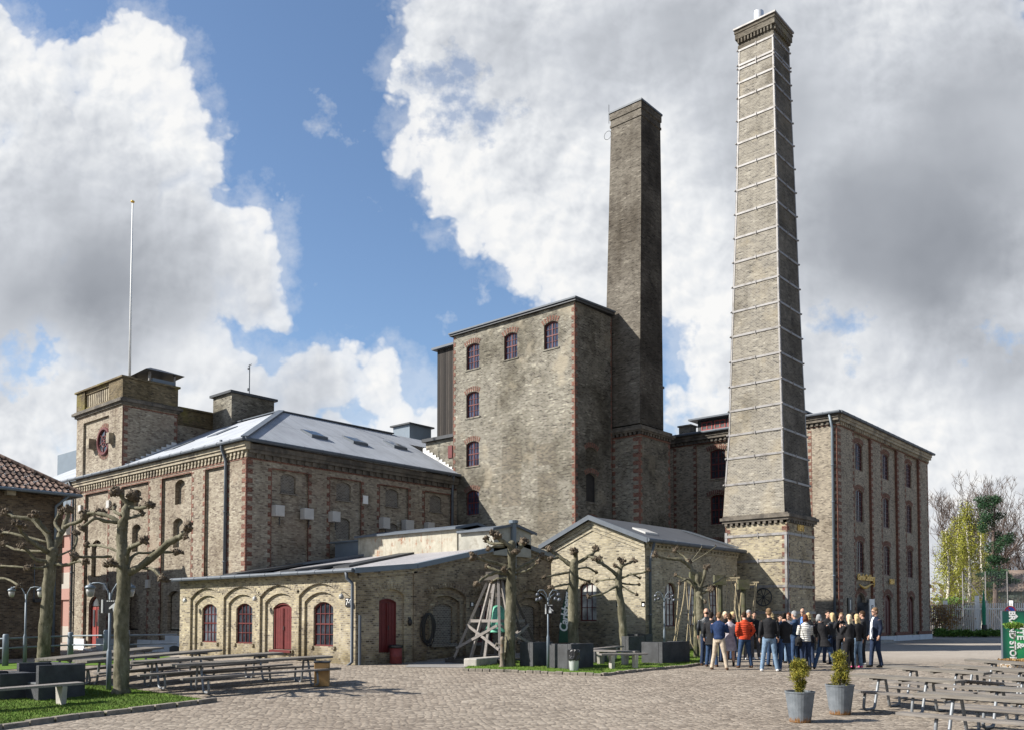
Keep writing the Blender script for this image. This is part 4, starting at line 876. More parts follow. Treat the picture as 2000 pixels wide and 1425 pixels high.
    m.build('parapet', brick('mossy_parapet_brick', [(0, (.04, .033, .026)), (.3, (.11, .088, .052)), (.6, (.185, .145, .085)), (1, (.29, .24, .15))], (.14, .12, .09), (.4, .6, .7), (.45, .42, .35), (.6, (.17, .15, .04)), .4), TT)
    for k in range(13):
        x = Tx0 + 1.08 + k*(Tx1 - 1.55 - Tx0 - 1.16)/12
        m = MB(); m.box(x - .055, x + .055, YB + .08, YB + .26, 13.14, 13.86); m.build('baluster', MT['trim'], TT)
    # stepped flashing
    m = MB()
    for k in range(10):
        y = YB + .15 + k*.28; z = 9.45 + k*.165; m.box(Tx1 + .006, Tx1 + .03, y, y + .3, z - .35, z + .12)
    m.build('stepped_flashing', MT['white'], TT)
    m = MB(); cyx, cyy = -45.0, 23.9; m.box(-46.6, -45.15, 22.6, 23.9, 13.6, 14.35); m.build('roof_hut', MT['bluegrey'], TT)
    hut = MB(); x0, x1, y0, y1 = -47.2, -44.9, 22.1, 24.3
    for x, y in ((-46.8, 22.5), (-45.3, 22.5), (-45.3, 23.9), (-46.8, 23.9)): hut.box(x - .05, x + .05, y - .05, y + .05, 14.1, 14.75)
    hut.build('canopy_post', MT['strap'], TT)
    hut = MB(); hut.add([(x0, y0, 14.6), (x1, y0, 14.72), (x1, y1, 14.72), (x0, y1, 14.6), ((x0 + x1)/2, y0 + .8, 15.15), ((x0 + x1)/2, y1 - .8, 15.15)], [(0, 1, 4), (1, 2, 5, 4), (2, 3, 5), (3, 0, 4, 5), (0, 3, 2, 1)]); hut.build('canopy_roof', MT['darkmetal'], TT)
    # second square stack behind
    m = MB(); m.box(-44.9, -43.0, 26.0, 28.7, 10.5, 13.85); m.build('square_stack', MT['tower'], B)
    m = MB(); m.box(-45.05, -42.85, 25.85, 28.85, 13.85, 13.98); m.build('stack_coping', MT['darkmetal'], B)
    fp = thing('flagpole', 'tall thin white flagpole standing behind the turret parapet', 'flagpole', (-45.5, 21.7, 13.0))
    x, y = -46.0, 21.75
    x = ony(253, 740, y)[0]; ztop = ony(256, 398, y)[1]; fp.location = (x, y, 13.0); ORG[fp.name] = Vector((x, y, 13.0))
    m = MB(); m.tube([(x, y, 13.0), (x, y, ztop)], [.075, .035], 8); m.build('pole', MT['white'], fp, smooth=True); m = MB(); m.ball((x, y, ztop + .05), (.11, .11, .07)); m.build('finial', MT['gold'], fp)
    y = 28.0; x = ony(487, 760, y)[0]; z1 = ony(487, 712, y)[1]; an = thing('roof_aerial', 'thin weather mast with small instruments behind the square stack', 'mast', (x, y, 13.9))
    m = MB(); m.tube([(x, y, 13.9), (x, y, z1)], .03, 6); m.build('mast', MT['zinc'], an)
    m = MB(); m.box(x - .14, x - .02, y - .05, y + .05, 14.6, 14.75); m.build('instrument', MT['darkmetal'], an)
    m = MB(); m.box(x - .15, x - .02, y - .04, y + .04, z1 - .25, z1 - .15); m.build('instrument', MT['darkmetal'], an)
    m = MB(); m.bar((x - .15, y, z1 - .05), (x + .2, y, z1 - .02), .03, .03); m.build('wind_vane', MT['darkmetal'], an)
barn()
def annex():
    B = thing('gate_annex', 'narrow pink and white rendered annex with red windows behind tiled house', 'building', (-57, 24, 0))
    Y = 23.5; P = PF(Y); w = MB(); ops = []
    for z0, z1, gi in ((-.2, 2.7, 1), (3.7, 4.9, 1), (6.0, 6.8, 0)): ops.append(op(-58.6, -57.3, z0, z1, 0, .12, back=0)); ops.append(op(-56.4, -55.1, z0, z1, 0, .12, back=0))
    region(w, P, -60, -51.25, -1.2, 8.6, 0, ops); w.box(-60, -51.3, Y + .3, 33, -1.2, 8.6)
    m, t = newmat('pink_render'); pos, PP, u, side = wallvec(t); c = t.ramp(t.math('FRACT', t.math('DIVIDE', PP[2], 3.4)), [(0, (.33, .30, .26)), (.28, (.36, .33, .28)), (.3, (.30, .17, .14)), (1, (.33, .2, .16))], 'CONSTANT'); t.out(c, .85, t.noise(pos, 12, 4), .2)
    w.build('wall', m, B)
    for z0, z1 in ((-.2, 2.7), (3.7, 4.9), (6.0, 6.8)):
        for a in (-58.6, -56.4): window(P, a, a + 1.3, z0, z1, 0, .15, 2, 2, B, frame='pinkpaint', glass='milk', fw=.1)
    x, z = ony(112, 915, 25.0); x1, z1 = ony(152, 877, 25.0)
    m = MB(); m.box(x, x1 + 1, 25.0, 27.0, z - 3, z1); m.build('air_handler', MT['bluegrey'], B)
annex()

# ================================================================ TILED HOUSE at the left edge
def tiled_house():
    YE, XE = 17.0, -42.3; B = thing('tiled_house', 'dark old brick house with a clay pantile roof at the left edge', 'house', (-46, 12, 0))
    Q = PR(XE); w = MB()
    pan = [op(0.0, 4.2, -.2, 5.9, 0, .12, ops=[]), op(6.4, 12.2, -.2, 5.9, 0, .12, ops=[])]
    region(w, Q, -6, YE, -1.3, 7.2, 0, pan)
    w.quad((XE, YE, -1.3), (-51.6, YE, -1.3), (-51.6, YE, 7.2), (XE, YE, 7.2)); w.quad((-51.6, YE, -1.3), (-51.6, -6, -1.3), (-51.6, -6, 7.2), (-51.6, YE, 7.2)); w.quad((XE, -6, -1.3), (-51.6, -6, -1.3), (-51.6, -6, 7.2), (XE, -6, 7.2))
    pbox(w, Q, -6, YE, -1.3, -.1, -.05, .02)
    w.build('wall', MT['tilewall'], B)
    for y in (3, 9, 14.5): m = MB(); m.box(XE + .0, XE + .35, y, y + .35, 6.95, 7.15); m.build('eave_bracket', MT['trim'], B)
    # pantile roof, tiles modelled as a rolled surface
    e = .55; zx = 7.25; pit = math.tan(R(33)); x0 = XE + e; y0 = YE + e; half = (51.6 - 42.3)/2 + e
    def slope(mb, org, ud, sd, length, clip0, clip1, n_s):
        # org at eave start, ud along the eave, sd up the slope (horizontal unit); clip: how the ends shrink
        du = .065; ds = .09; nu = int(length/du); ns = int(n_s/ds)
        for j in range(ns):
            s0, s1 = j*ds, (j + 1)*ds
            for i in range(nu):
                u0, u1 = i*du, (i + 1)*du; um = (u0 + u1)/2; sm = (s0 + s1)/2
                if um < clip0*sm or um > length - clip1*sm: continue
                vs = []
                for uu, sss in ((u0, s0), (u1, s0), (u1, s1), (u0, s1)):
                    k = math.sin(2*math.pi*uu/.26); z = .045*(k if k > 0 else k*.5) - .05*((sss/.36) % 1.0 if sss > s0 or (s0/.36) % 1 < .98 else 0)
                    z = .045*(k if k > 0 else k*.5); fr = (sm/.36) % 1.0; z += .045*(1 - fr) if sss == s0 else .045*(1 - min(1, fr + ds/.36))
                    vs.append((org[0] + ud[0]*uu + sd[0]*sss, org[1] + ud[1]*uu + sd[1]*sss, zx + sss*pit + z))
                mb.add(vs, [(0, 1, 2, 3)])
    r_ = MB(); slope(r_, (x0, y0), (0, -1), (-1, 0), 14.0, 1.0, 0, half); slope(r_, (x0, y0), (-1, 0), (0, -1), 2*half, 1.0, 1.0, half)
    rr = r_.build('roof', MT['tile'], B)
    m = MB(); m.add([(x0, 3.6, zx), (x0, -6, zx), (x0 - half, -6, zx + half*pit), (x0 - half, 3.6, zx + half*pit), (x0 - 2*half, -6, zx), (x0 - 2*half, y0 - 0, zx), (x0 - half, y0 - half, zx + half*pit)], [(0, 1, 2, 3), (4, 5, 6, 3, 2)]); m.build('roof_back', MT['tile'], B)
    rt = MB(); n = 26
    for k in range(n):
        a = Vector((x0 - half*k/n, y0 - half*k/n, zx + half*pit*k/n + .07)); b = Vector((x0 - half*(k + 1.15)/n, y0 - half*(k + 1.15)/n, zx + half*pit*(k + 1.15)/n + .10)); rt.tube([a, b], [.11, .085], 8)
    for k in range(40): y = y0 - half - k*.33; rt.tube([(x0 - half, y, zx + half*pit + .06), (x0 - half, y - .36, zx + half*pit + .09)], [.11, .085], 8)
    rt.build('ridge_tile', MT['tile'], rr)
    m = MB(); m.box(x0 - .5, x0 - .06, -6, y0 - .5, zx - .1, zx - .04); m.box(-51.6, x0 - .06, y0 - .5, y0 - .06, zx - .1, zx - .04); m.build('soffit', MT['timberdark'], B)
    halfgutter((x0 + .03, -6, zx - .06), (x0 + .03, y0, zx - .06), .075, B, mat='bluegrey'); halfgutter((x0, y0 + .03, zx - .06), (-52, y0 + .03, zx - .06), .075, B, mat='bluegrey')
    y = onx(107, 1000, XE)[0]; pipe([(x0, y + .4, zx - .1), (XE + .12, y, zx - .6), (XE + .12, y, zx - .7), (XE + .12, y, 0)], .06, B, mat='bluegrey')
    y, z = onx(66, 1170, XE); l = thing('wall_lamp', 'dark wall lamp on thin conduit on old brick house', 'lamp', (XE, y, z)); m = MB(); m.tube([(XE + .02, y, z), (XE + .02, y, z + 1.6)], .02, 6); m.build('conduit', MT['zinc'], l)
    m = MB(); m.box(XE + .01, XE + .25, y - .05, y + .35, z - .12, z + .02); m.build('lamp_head', MT['darkmetal'], l)
tiled_house()

# ================================================================ TOWER block
def tower():
    XL, XR, YF, YB_, ZT = -33.8, -25.52, 33.9, 37.0, 16.95
    B = thing('malt_tower', 'tall grey-brown brick block with small red windows and flat roof', 'building', (-29.6, 33.9, 0))
    P, Q = PF(YF), PR(XR); w = MB(); ops = []; W_ = []
    for px in (911, 936): pass
    for (a, b, z0, z1) in ((-32.82, -31.88, 14.86, 16.22), (-32.82, -31.88, 12.26, 13.64), (-32.82, -31.88, 9.63, 10.97), (-32.82, -31.88, 7.02, 8.34), (-30.1, -29.2, 14.86, 16.22), (-27.44, -26.55, 14.86, 16.22)):
        ops.append(op(a, b, z0, z1, .14, .16, back=0)); W_.append((a, b, z0, z1))
    region(w, P, XL, XR, -1, ZT - .05, 0, ops)
    for a, b, z0, z1 in W_: archbricks(w, P, a - .03, b + .03, z1 + .02, .15, 1, .26); pbox(w, P, a - .08, b + .08, z0 - .07, z0, -.04, .1, 0)
    rops = [op(34.78, 35.76, 9.15, 9.95, .16, .1, ops=[], back=0), op(34.78, 35.76, 7.25, 8.68, .14, .22, back=0), op(34.78, 35.76, 4.8, 6.4, .14, .1, ops=[], back=0)]
    region(w, Q, YF, YB_, -1, ZT - .05, 0, rops)
    for o_ in rops: archbricks(w, Q, o_['u0'] - .03, o_['u1'] + .03, o_['z1'] + .02, .16, 1, .24); pbox(w, Q, o_['u0'] - .08, o_['u1'] + .08, o_['z0'] - .1, o_['z0'], -.03, .1, 0)
    quoin(w, P, XR, 3, 16.8, -1, 1, w=(.10, .17), h=.14); quoin(w, Q, YF, 3, 16.8, 1, 1, w=(.10, .17), h=.14)
    quoin(w, P, XL, 8.9, 16.8, 1, 1, w=(.08, .15), h=.14); quoin(w, Q, YB_, 9.0, 16.8, -1, 1, w=(.04, .08), h=.14)
    # older infilled windows read as greyer squares in the lower wall
    for (px0, py0, px1, py1) in ((980, 872, 1018, 912), (1048, 868, 1086, 904), (980, 925, 1018, 985), (1050, 925, 1088, 965), (1050, 1000, 1090, 1040)):
        a, z1 = ony(px0, py0, YF); b, z0 = ony(px1, py1, YF); pbox(w, P, a, b, z0, z1, -.004, .01, 2)
    w.quad((XL, YF, -1), (XL, YB_, -1), (XL, YB_, ZT - .05), (XL, YF, ZT - .05)); w.quad((XL, YB_, -1), (XR, YB_ + .0, -1), (XR, YB_ + .0, ZT - .05), (XL, YB_, ZT - .05))
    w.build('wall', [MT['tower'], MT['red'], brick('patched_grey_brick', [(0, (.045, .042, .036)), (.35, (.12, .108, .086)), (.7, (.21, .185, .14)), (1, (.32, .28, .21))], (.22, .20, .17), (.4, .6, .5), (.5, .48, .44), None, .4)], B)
    r_ = MB(); o = .16
    r_.add([(XL - o, YF - o, ZT + .08), (XR + o, YF - o, ZT + .08), (XR + o, YB_ + .1, ZT + .22), (XL - o, YB_ + .1, ZT + .22), (XL - o, YF - o, ZT - .08), (XR + o, YF - o, ZT - .08), (XR + o, YB_ + .1, ZT + .03), (XL - o, YB_ + .1, ZT + .03)], [(0, 1, 2, 3), (0, 1, 5, 4), (1, 2, 6, 5), (2, 3, 7, 6), (3, 0, 4, 7), (4, 5, 6, 7)]); r_.build('roof', MT['darkmetal'], B)
    e = MB(); e.bar((XL - .2, YF - .19, ZT + .06), (XR + .2, YF - .19, ZT + .06), .06, .08); e.bar((XR + .19, YF - .2, ZT + .06), (XR + .19, YB_ + .1, ZT + .2), .06, .08); e.build('roof_edge', MT['zinc'], B)
    for a, b, z0, z1 in W_: window(P, a, b, z0, z1, .14, .10, 4, 4, B, bars=(2,), trans=(2,), fw=.055, bw=.018, frame='redframe', glass='skyglass')
    m = MB(); m.quad(Q(34.78, 7.25, .2), Q(35.76, 7.25, .2), Q(35.76, 8.68, .2), Q(34.78, 8.68, .2)); m.build('window', MT['black'], B)
    # timber clad hoist shaft and stepped wall on the left
    a = MB(); a.box(-36.2, -33.86, 35.0, 37.5, 11.75, 16.85); a.build('timber_shaft', MT['planks'], B)
    a = MB(); a.box(-36.45, -33.86, 34.75, 37.7, 16.85, 16.97); a.build('shaft_roof', MT['zinc'], B)
    a = MB(); a.box(-36.7, -33.86, 34.6, 37.5, 8.0, 11.55, 0); a.box(-36.85, -33.83, 34.4, 37.6, 11.56, 11.74, 1)
    o = a.build('side_wall', [MT['tower'], MT['darkmetal']], B)
    x0, z1 = ony(876, 870, 34.6); x1, z0 = ony(884, 893, 34.6); m = MB(); m.box(x0, x1, 34.55, 34.6, z0, z1); m.build('shutter', MT['redpaint'], B)
    m = MB(); n = 12
    for k in range(n):
        x = -36.9 + k*.26; z = 11.15 - k*.163; m.box(x, x + .27, 34.55, 34.59, z - .38, z + .1)
    m.build('stepped_flashing', MT['white'], B)
tower()

# ================================================================ chimneys
def fit(cy, pz, pc, pl, pr, front=None):
    # x of the centre and half width of a square shaft centred on world y = cy, from its three edges in the picture at height z
    best = None; u = pz - EYE
    def px_(x, y): r_, ff = rf(x, y); return 1000 + F*r_/(ff*math.cos(PITCH) + u*math.sin(PITCH))
    for i in range(60, 260, 2):
        s = i/100; lo, hi = -60.0, 0.0
        if front is not None: cy = front + s
        for _ in range(34):
            m_ = (lo + hi)/2
            if px_(m_ + s, cy - s) < pc: lo = m_
            else: hi = m_
        er = (px_(lo - s, cy - s) - pl)**2*.5 + (px_(lo + s, cy + s) - pr)**2
        if best is None or er < best[0]: best = (er, lo, cy, s)
    return best[1:]
def frusta(mb, levels, mi=0):
    # levels: (cx, cy, s, z)
    for (a, b, c, z), (a2, b2, c2, z2) in zip(levels, levels[1:]):
        for (i, j) in (((-1, -1), (1, -1)), ((1, -1), (1, 1)), ((1, 1), (-1, 1)), ((-1, 1), (-1, -1))):
            mb.quad((a + i[0]*c, b + i[1]*c, z), (a + j[0]*c, b + j[1]*c, z), (a2 + j[0]*c2, b2 + j[1]*c2, z2), (a2 + i[0]*c2, b2 + i[1]*c2, z2), mi)
def sq(mb, cx, cy, s, z0, z1, mi=0): mb.box(cx - s, cx + s, cy - s, cy + s, z0, z1, mi)
def zat(px, py, x, y):
    r_, f = rf(x, y); a = _ray(px, py); g = -a[0]*ST + a[1]*CT; return EYE + a[2]*f/g
def tall_chimney():
    YC = 38.87; xl, xr = ony(1417, 1030, YC)[0], ony(1537, 1022, YC)[0]; s = (xr - xl)/2; cx, cy = (xl + xr)/2, YC + s
    B = thing('tall_chimney', 'tallest tapering grey brick chimney strapped with pale iron bands', 'chimney', (cx, cy, 0))
    fdist = rf(cx, cy)[1]; zc = zat(1537, 1008, xr, YC)
    w = MB(); sq(w, cx, cy, s, -.5, zc - .25, 0)
    P, Q = PF(YC), PR(xr)
    quoin(w, P, xr, 1.0, zc - .3, -1, 1, w=(.12, .22), h=.14); quoin(w, Q, YC, 1.0, zc - .3, 1, 1, w=(.12, .22), h=.14); quoin(w, P, xl, 1.0, zc - .3, 1, 1, w=(.12, .22), h=.14); quoin(w, Q, YC + 2*s, 1.0, zc - .3, -1, 1, w=(.12, .22), h=.14)
    w.build('pedestal', [MT['yellow'], MT['red']], B)
    w = MB(); sq(w, cx, cy, s + .03, -.5, .62); w.build('plinth', MT['tilewall'], B)
    c = MB(); sq(c, cx, cy, s + .12, zc - .12, zc); sq(c, cx, cy, s + .2, zc, zc + .14); sq(c, cx, cy, s + .1, zc + .14, zc + .22)
    for Pp, a, b in ((PF(YC), xl, xr), (PR(xr), YC, YC + 2*s)): dentils(c, Pp, a, b, zc - .25, .13, .28, .14, -.1)
    c.build('pedestal_cornice', MT['soot_trim'], B)
    ref = [(1008, 1532, 1416, 1588), (938, 1530, 1420, 1584), (835, 1528, 1423, 1574), (690, 1524, 1427, 1566), (540, 1520.5, 1432, 1559), (345, 1517, 1438, 1552), (127, 1511.5, 1442, 1543.5), (62, 1510, 1443, 1541)]
    lv = []
    for py, pc, pl, pr in ref:
        z = zat(pc, py, cx + 1.1, cy - 1.1); a, b, h = fit(cy, z, pc, pl, pr); lv.append((a, b, h, z))
    lv[0] = (lv[0][0], lv[0][1], lv[0][2], zc + .2)
    def at(z):
        for l0, l1 in zip(lv, lv[1:]):
            if z <= l1[3]: t_ = (z - l0[3])/(l1[3] - l0[3]); return tuple(l0[i] + (l1[i] - l0[i])*t_ for i in range(3))
        return lv[-1][:3]
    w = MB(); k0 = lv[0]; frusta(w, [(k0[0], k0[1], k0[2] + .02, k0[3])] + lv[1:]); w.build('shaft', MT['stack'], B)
    # straps and corner angles
    cys = [62, 92, 99, 127, 158, 204, 250, 297, 345, 393, 441, 490, 540, 590, 640, 690, 740, 789, 838, 885, 938]
    for k, py in enumerate(cys):
        z = zat(1519, py, cx + 1.1, cy - 1.1); a, b, h = at(z); m = MB(); t_ = .048
        for q in ((a - h - .03, a + h + .03, b - h - .035, b - h - .001), (a + h + .001, a + h + .035, b - h - .035, b + h + .03), (a - h - .035, a - h - .001, b - h, b + h), (a - h, a + h, b + h + .001, b + h + .035)): m.box(*q, z - t_, z + t_)
        for (ux, uy) in ((a + .02, b - h - .05), (a + h + .05, b)): m.box(ux - .015, ux + .015, uy - .015, uy + .015, z - .09, z + .09)
        for (ux, uy) in ((a + h + .05, b - h - .05), (a - h - .05, b - h - .05), (a + h + .05, b + h + .05)): m.ball((ux, uy, z + .0), .05, 6, 4)
        m.build('strap', MT['strap'], B)
    for (sx, sy) in ((1, -1), (-1, -1), (1, 1)):
        m = MB(); zs = [zat(1519, p, cx + 1.1, cy - 1.1) for p in (938, 838, 690, 540, 345, 204, 62)]
        for z0, z1 in zip(zs, zs[1:]):
            a0, b0, h0 = at(z0); a1, b1, h1 = at(z1)
            for dx, dy in ((.085, .022), (.022, .085)):
                p = []
                for a, b, h, z in ((a0, b0, h0, z0), (a1, b1, h1, z1)):
                    X0, X1 = a + sx*(h + .022), a + sx*(h + .022 - dx); Y0, Y1 = b + sy*(h + .022), b + sy*(h + .022 - dy)
                    p += [(X0, Y0, z), (X1, Y0, z), (X1, Y1, z), (X0, Y1, z)]
                m.add(p, [(0, 1, 5, 4), (1, 2, 6, 5), (2, 3, 7, 6), (3, 0, 4, 7)])
        m.build('corner_angle', MT['strap'], B)
    for py in (1040, 1092, 1143, 1195):
        z = zat(1537, py, xr, YC); m = MB(); h = s
        for q in ((xl - .03, xr + .03, YC - .04, YC - .002), (xr + .002, xr + .04, YC - .04, YC + 2*s)): m.box(*q, z - .06, z + .06)
        m.box(cx + .1, cx + .14, YC - .06, YC - .03, z - .13, z + .13); m.box(xr + .03, xr + .06, cy, cy + .04, z - .13, z + .13); m.build('strap', MT['strap'], B)
    m = MB(); m.box(xr - .12, xr + .03, YC - .03, YC - .002, zat(1537, 1215, xr, YC), zat(1537, 1040, xr, YC)); m.box(xr + .002, xr + .03, YC - .03, YC + .1, zat(1537, 1215, xr, YC), zat(1537, 1040, xr, YC)); m.build('corner_angle', MT['strap'], B)
    m = MB(); z0, z1 = zat(1420, 1090, xl, YC), zat(1420, 1040, xl, YC); m.box(xl - .03, xl + .1, YC - .03, YC - .002, z0 - 2, z1); m.build('corner_angle', MT['strap'], B)
    # head
    a, b, h, z = lv[-1]; m = MB()
    sq(m, a, b, h + .03, z + .0, z + .25)
    for i, (P_, u0, u1) in enumerate(((PF(b - h - .03), a - h, a + h + .1), (PR(a + h + .03), b - h, b + h))):
        dentils(m, P_, u0, u1, z + .33, .2, .17, .08, -.085)
    sq(m, a, b, h + .0, z + .25, z + .6); sq(m, a, b, h + .13, z + .55, z + 1.02); sq(m, a, b, h + .16, z + .84, z + .93)
    m.build('head', [brick('head_brick', [(0, (.045, .04, .033)), (.4, (.125, .112, .09)), (.8, (.21, .19, .155)), (1, (.28, .255, .21))], (.15, .14, .12), (.4, .6, .6), (.5, .45, .4), (.5, (.16, .14, .05)), .4)], B)
    m = MB(); sq(m, a, b, h + .2, z + 1.02, z + 1.1); m.build('coping', MT['strap'], B)
    m = MB(); x_, y_ = a - .15, b - .2; m.tube([(x_, y_, z + 1.1), (x_, y_, z + 2.0)], .24, 16); m.build('flue', plain('bright_steel_flue', (.72, .72, .72), .3, .06, 2, .1, metal=.6), B)
    y, z = onx(1563, 1031, xr); text_mesh('year', '1891', .42, MT['gold'], (xr + .03, y, z), 'right', B, depth=.03, bold=.008)
    # cart wheel leaning on the shaded side
    x, z = ony(1490, 1165, YC - .2); wh = thing('cart_wheel', 'black spoked iron wheel hung on the shaded chimney base', 'wheel', (x, YC - .15, z)); m = MB(); m.ring((x, YC - .14, z), .40, .032, 28, 6, 'y')
    m.build('rim', MT['darkmetal'], wh); m = MB()
    for k in range(5): a_ = math.pi*k/5; m.bar((x - .39*math.cos(a_), YC - .14, z - .39*math.sin(a_)), (x + .39*math.cos(a_), YC - .14, z + .39*math.sin(a_)), .03, .03, up=(0, 1, 0))
    m.build('spoke', MT['darkmetal'], wh)
tall_chimney()
def mid_chimney():
    YC = 37.15; c = ony(1250, 850, YC); xr = c[0]; s = (onx(1308, 852, xr)[0] - YC)/2; cx, cy = xr - s, YC + s
    B = thing('square_chimney', 'shorter soot-darkened square brick chimney behind the malt tower', 'chimney', (cx, cy, 0)); fd = rf(cx, cy)[1]
    zc = zat(1250, 838, xr, YC); w = MB()
    Q, P = PR(xr), PF(YC)
    w.box(cx - s - .6, xr, YC, YC + 2*s, -.5, zc - .3, 0)
    quoin(w, P, xr, 3, zc - .35, -1, 1, w=(.22, .36), h=.14); quoin(w, Q, YC, 3, zc - .35, 1, 1, w=(.08, .16), h=.14); quoin(w, Q, YC + 2*s, 3, zc - .35, -1, 1, w=(.08, .16), h=.14)
    # red brick edge of the next bay, beside the tower
    quoin(w, P, ony(1186, 950, YC)[0], 3, zc - .35, 1, 1, w=(.3, .45), h=.14)
    w.build('pedestal', [MT['tower'], MT['red']], B)
    m = MB(); zz = zc - .3
    for (pr, a, b, mi) in ((.03, 0, .08, 1), (.16, .22, .3, 0), (.22, .3, .42, 0), (.1, .42, .55, 0)): m.box(cx - s - .6, xr + pr, YC - pr, YC + 2*s + pr, zz + a, zz + b, mi)
    dentils(m, P, cx - s - .6, xr + .1, zz + .08, .14, .26, .13, -.12); dentils(m, Q, YC, YC + 2*s, zz + .08, .14, .26, .13, -.12)
    m.build('pedestal_cornice', [MT['soot_trim'], MT['red']], B)
    ref = [(828, 1249.5, 1186, 1302), (620, 1250.5, 1188, 1297), (400, 1252, 1189.5, 1292), (236, 1252, 1191, 1287.5)]
    lv = []
    for py, pc, pl, pr in ref:
        z = zat(pc, py, cx + 1.1, cy - 1.1); a, b, h = fit(cy, z, pc, pl, pr, YC + .06); lv.append((a, b, h, z))
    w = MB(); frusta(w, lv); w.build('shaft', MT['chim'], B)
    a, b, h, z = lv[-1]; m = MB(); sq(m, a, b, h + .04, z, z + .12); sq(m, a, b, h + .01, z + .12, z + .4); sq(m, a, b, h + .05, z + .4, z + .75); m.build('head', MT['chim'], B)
    m = MB(); sq(m, a, b, h + .09, z + .75, z + .84); m.build('coping', MT['zinc'], B)
    m = MB(); m.tube([(a - h - .12, b - h, z + .3), (a - h - .12, b - h, z + 1.3)], .015, 5); m.ring((a - h - .2, b - h, z - .3), .22, .012, 18, 4, 'y'); m.build('lightning_rod', MT['darkmetal'], B)
mid_chimney()

# ================================================================ SMALL GABLED BUILDING
def small_building():
    X0, X1, Y0, Y1 = -24.5, -19.42, 30.5, 38.5; ze, zp = 4.73, 5.72; cx = -22.05
    B = thing('gabled_workshop', 'small pale brick gabled workshop with dark roof in front of chimneys', 'building', ((X0 + X1)/2, Y0, 0))
    P, Q = PF(Y0), PR(X1); w = MB()
    a, b = -22.74, -21.86
    region(w, P, X0, X1, -.6, ze, 0, [op(a, b, 1.43, 3.09, .22, .2, back=0)])
    w.poly([P(X0, ze), P(X1, ze), P(cx, zp + .0)])
    for (dz, pr) in ((-.16, .12), (-.30, .08), (-.46, .04)):
        for (u0, u1, z0, z1) in ((X0, cx, ze, zp), (cx, X1, zp, ze)):
            w.add([P(u0, z0 + dz, -pr), P(u1, z1 + dz, -pr), P(u1, z1 + dz + .17, -pr), P(u0, z0 + dz + .17, -pr), P(u0, z0 + dz, 0), P(u1, z1 + dz, 0)], [(0, 1, 2, 3), (0, 4, 5, 1)])
    archbricks(w, P, a - .02, b + .02, 3.11, .22, 0, .24, -.01, .3); pbox(w, P, a - .12, b + .12, 1.32, 1.43, -.04, .15)
    pbox(w, P, X0, X1, -.6, .2, -.03, .02); pbox(w, P, X1 - .28, X1, .2, 4.3, -.03, .02)
    wy = [(onx(p, 1170, X1)[0], onx(q, 1170, X1)[0]) for p, q in ((1299, 1321), (1343, 1361), (1387, 1402))]; ro = []
    for c0, c1 in wy: m_ = (c0 + c1)/2; ro.append(op(m_ - .46, m_ + .46, 1.2, 3.05, .36, .2, back=0))
    region(w, Q, Y0, Y1, -.6, ze, 0, ro)
    for o_ in ro: archbricks(w, Q, o_['u0'] - .02, o_['u1'] + .02, 3.07, .36, 0, .24, -.01, .3); pbox(w, Q, o_['u0'] - .08, o_['u1'] + .08, 1.08, 1.2, -.05, .12)
    pbox(w, Q, Y0, Y1, 4.37, 4.46, -.06, .02); pbox(w, Q, Y0, Y1, 4.55, 4.7, -.12, .02); dentils(w, Q, Y0, Y1, 4.46, .08, .3, .14, -.1)
    w.quad((X0, Y0, -.6), (X0, Y1, -.6), (X0, Y1, ze), (X0, Y0, ze)); w.poly([(X0, Y1, -.6), (X1, Y1, -.6), (X1, Y1, ze), (cx, Y1, zp), (X0, Y1, ze)])
    w.build('wall', MT['small'], B)
    window(P, a, b, 1.43, 3.09, .22, .10, 3, 3, B, fw=.05, bars=(), glass='pale', sill=.08)
    for o_ in ro: window(Q, o_['u0'], o_['u1'], 1.2, 3.05, .36, .12, 3, 4, B, fw=.05, bars=(), glass='pale', frame='dkred', sill=.06)
    e = .28; sl = (zp - ze)/(X1 - cx); r_ = MB()
    xr_, zr_ = X1 + e, ze - e*sl + .10; sl2 = (zp - ze)/(cx - X0); xl_, zl_ = X0 - e, ze - e*sl2 + .10; zz = zp + .14; a, b = Y0 - .3, Y1 + .25
    for dz in (0, -.09): r_.add([(xr_, a, zr_ + dz), (xr_, b, zr_ + dz), (cx, b, zz + dz), (cx, a, zz + dz), (xl_, b, zl_ + dz), (xl_, a, zl_ + dz)], [(0, 1, 2, 3), (3, 2, 4, 5)])
    RF = r_.build('roof', MT['slate'], B)
    f = MB()
    for (u0, z0, u1, z1) in ((xl_, zl_, cx, zz), (cx, zz, xr_, zr_)):
        f.add([(u0, a - .02, z0 + .05), (u1, a - .02, z1 + .05), (u1, a - .02, z1 - .15), (u0, a - .02, z0 - .15), (u0, a + .16, z0 + .05), (u1, a + .16, z1 + .05)], [(0, 1, 2, 3), (0, 1, 5, 4)])
    f.build('verge', MT['zinc'], RF)
    for (xa, xb, y0) in ((-20.7, -20.05, 31.5),):
        zf = lambda x: ze + (X1 - x)*sl + .16
        s_ = MB(); s_.add([(xa, y0, zf(xa) + .03), (xb, y0, zf(xb) + .03), (xb, y0 + 1, zf(xb) + .03), (xa, y0 + 1, zf(xa) + .03), (xa, y0, zf(xa) - .06), (xb, y0, zf(xb) - .06), (xb, y0 + 1, zf(xb) - .06), (xa, y0 + 1, zf(xa) - .06)], [(0, 1, 2, 3), (0, 1, 5, 4), (1, 2, 6, 5), (2, 3, 7, 6), (3, 0, 4, 7)]); s_.build('skylight', MT['greybox'], RF)
    s_ = MB(); s_.bar((cx + .4, 37.3, zz - .1), (xr_ - .1, 38.3, zr_ + .14), .12, .05); s_.build('flashing', MT['zinc'], RF)
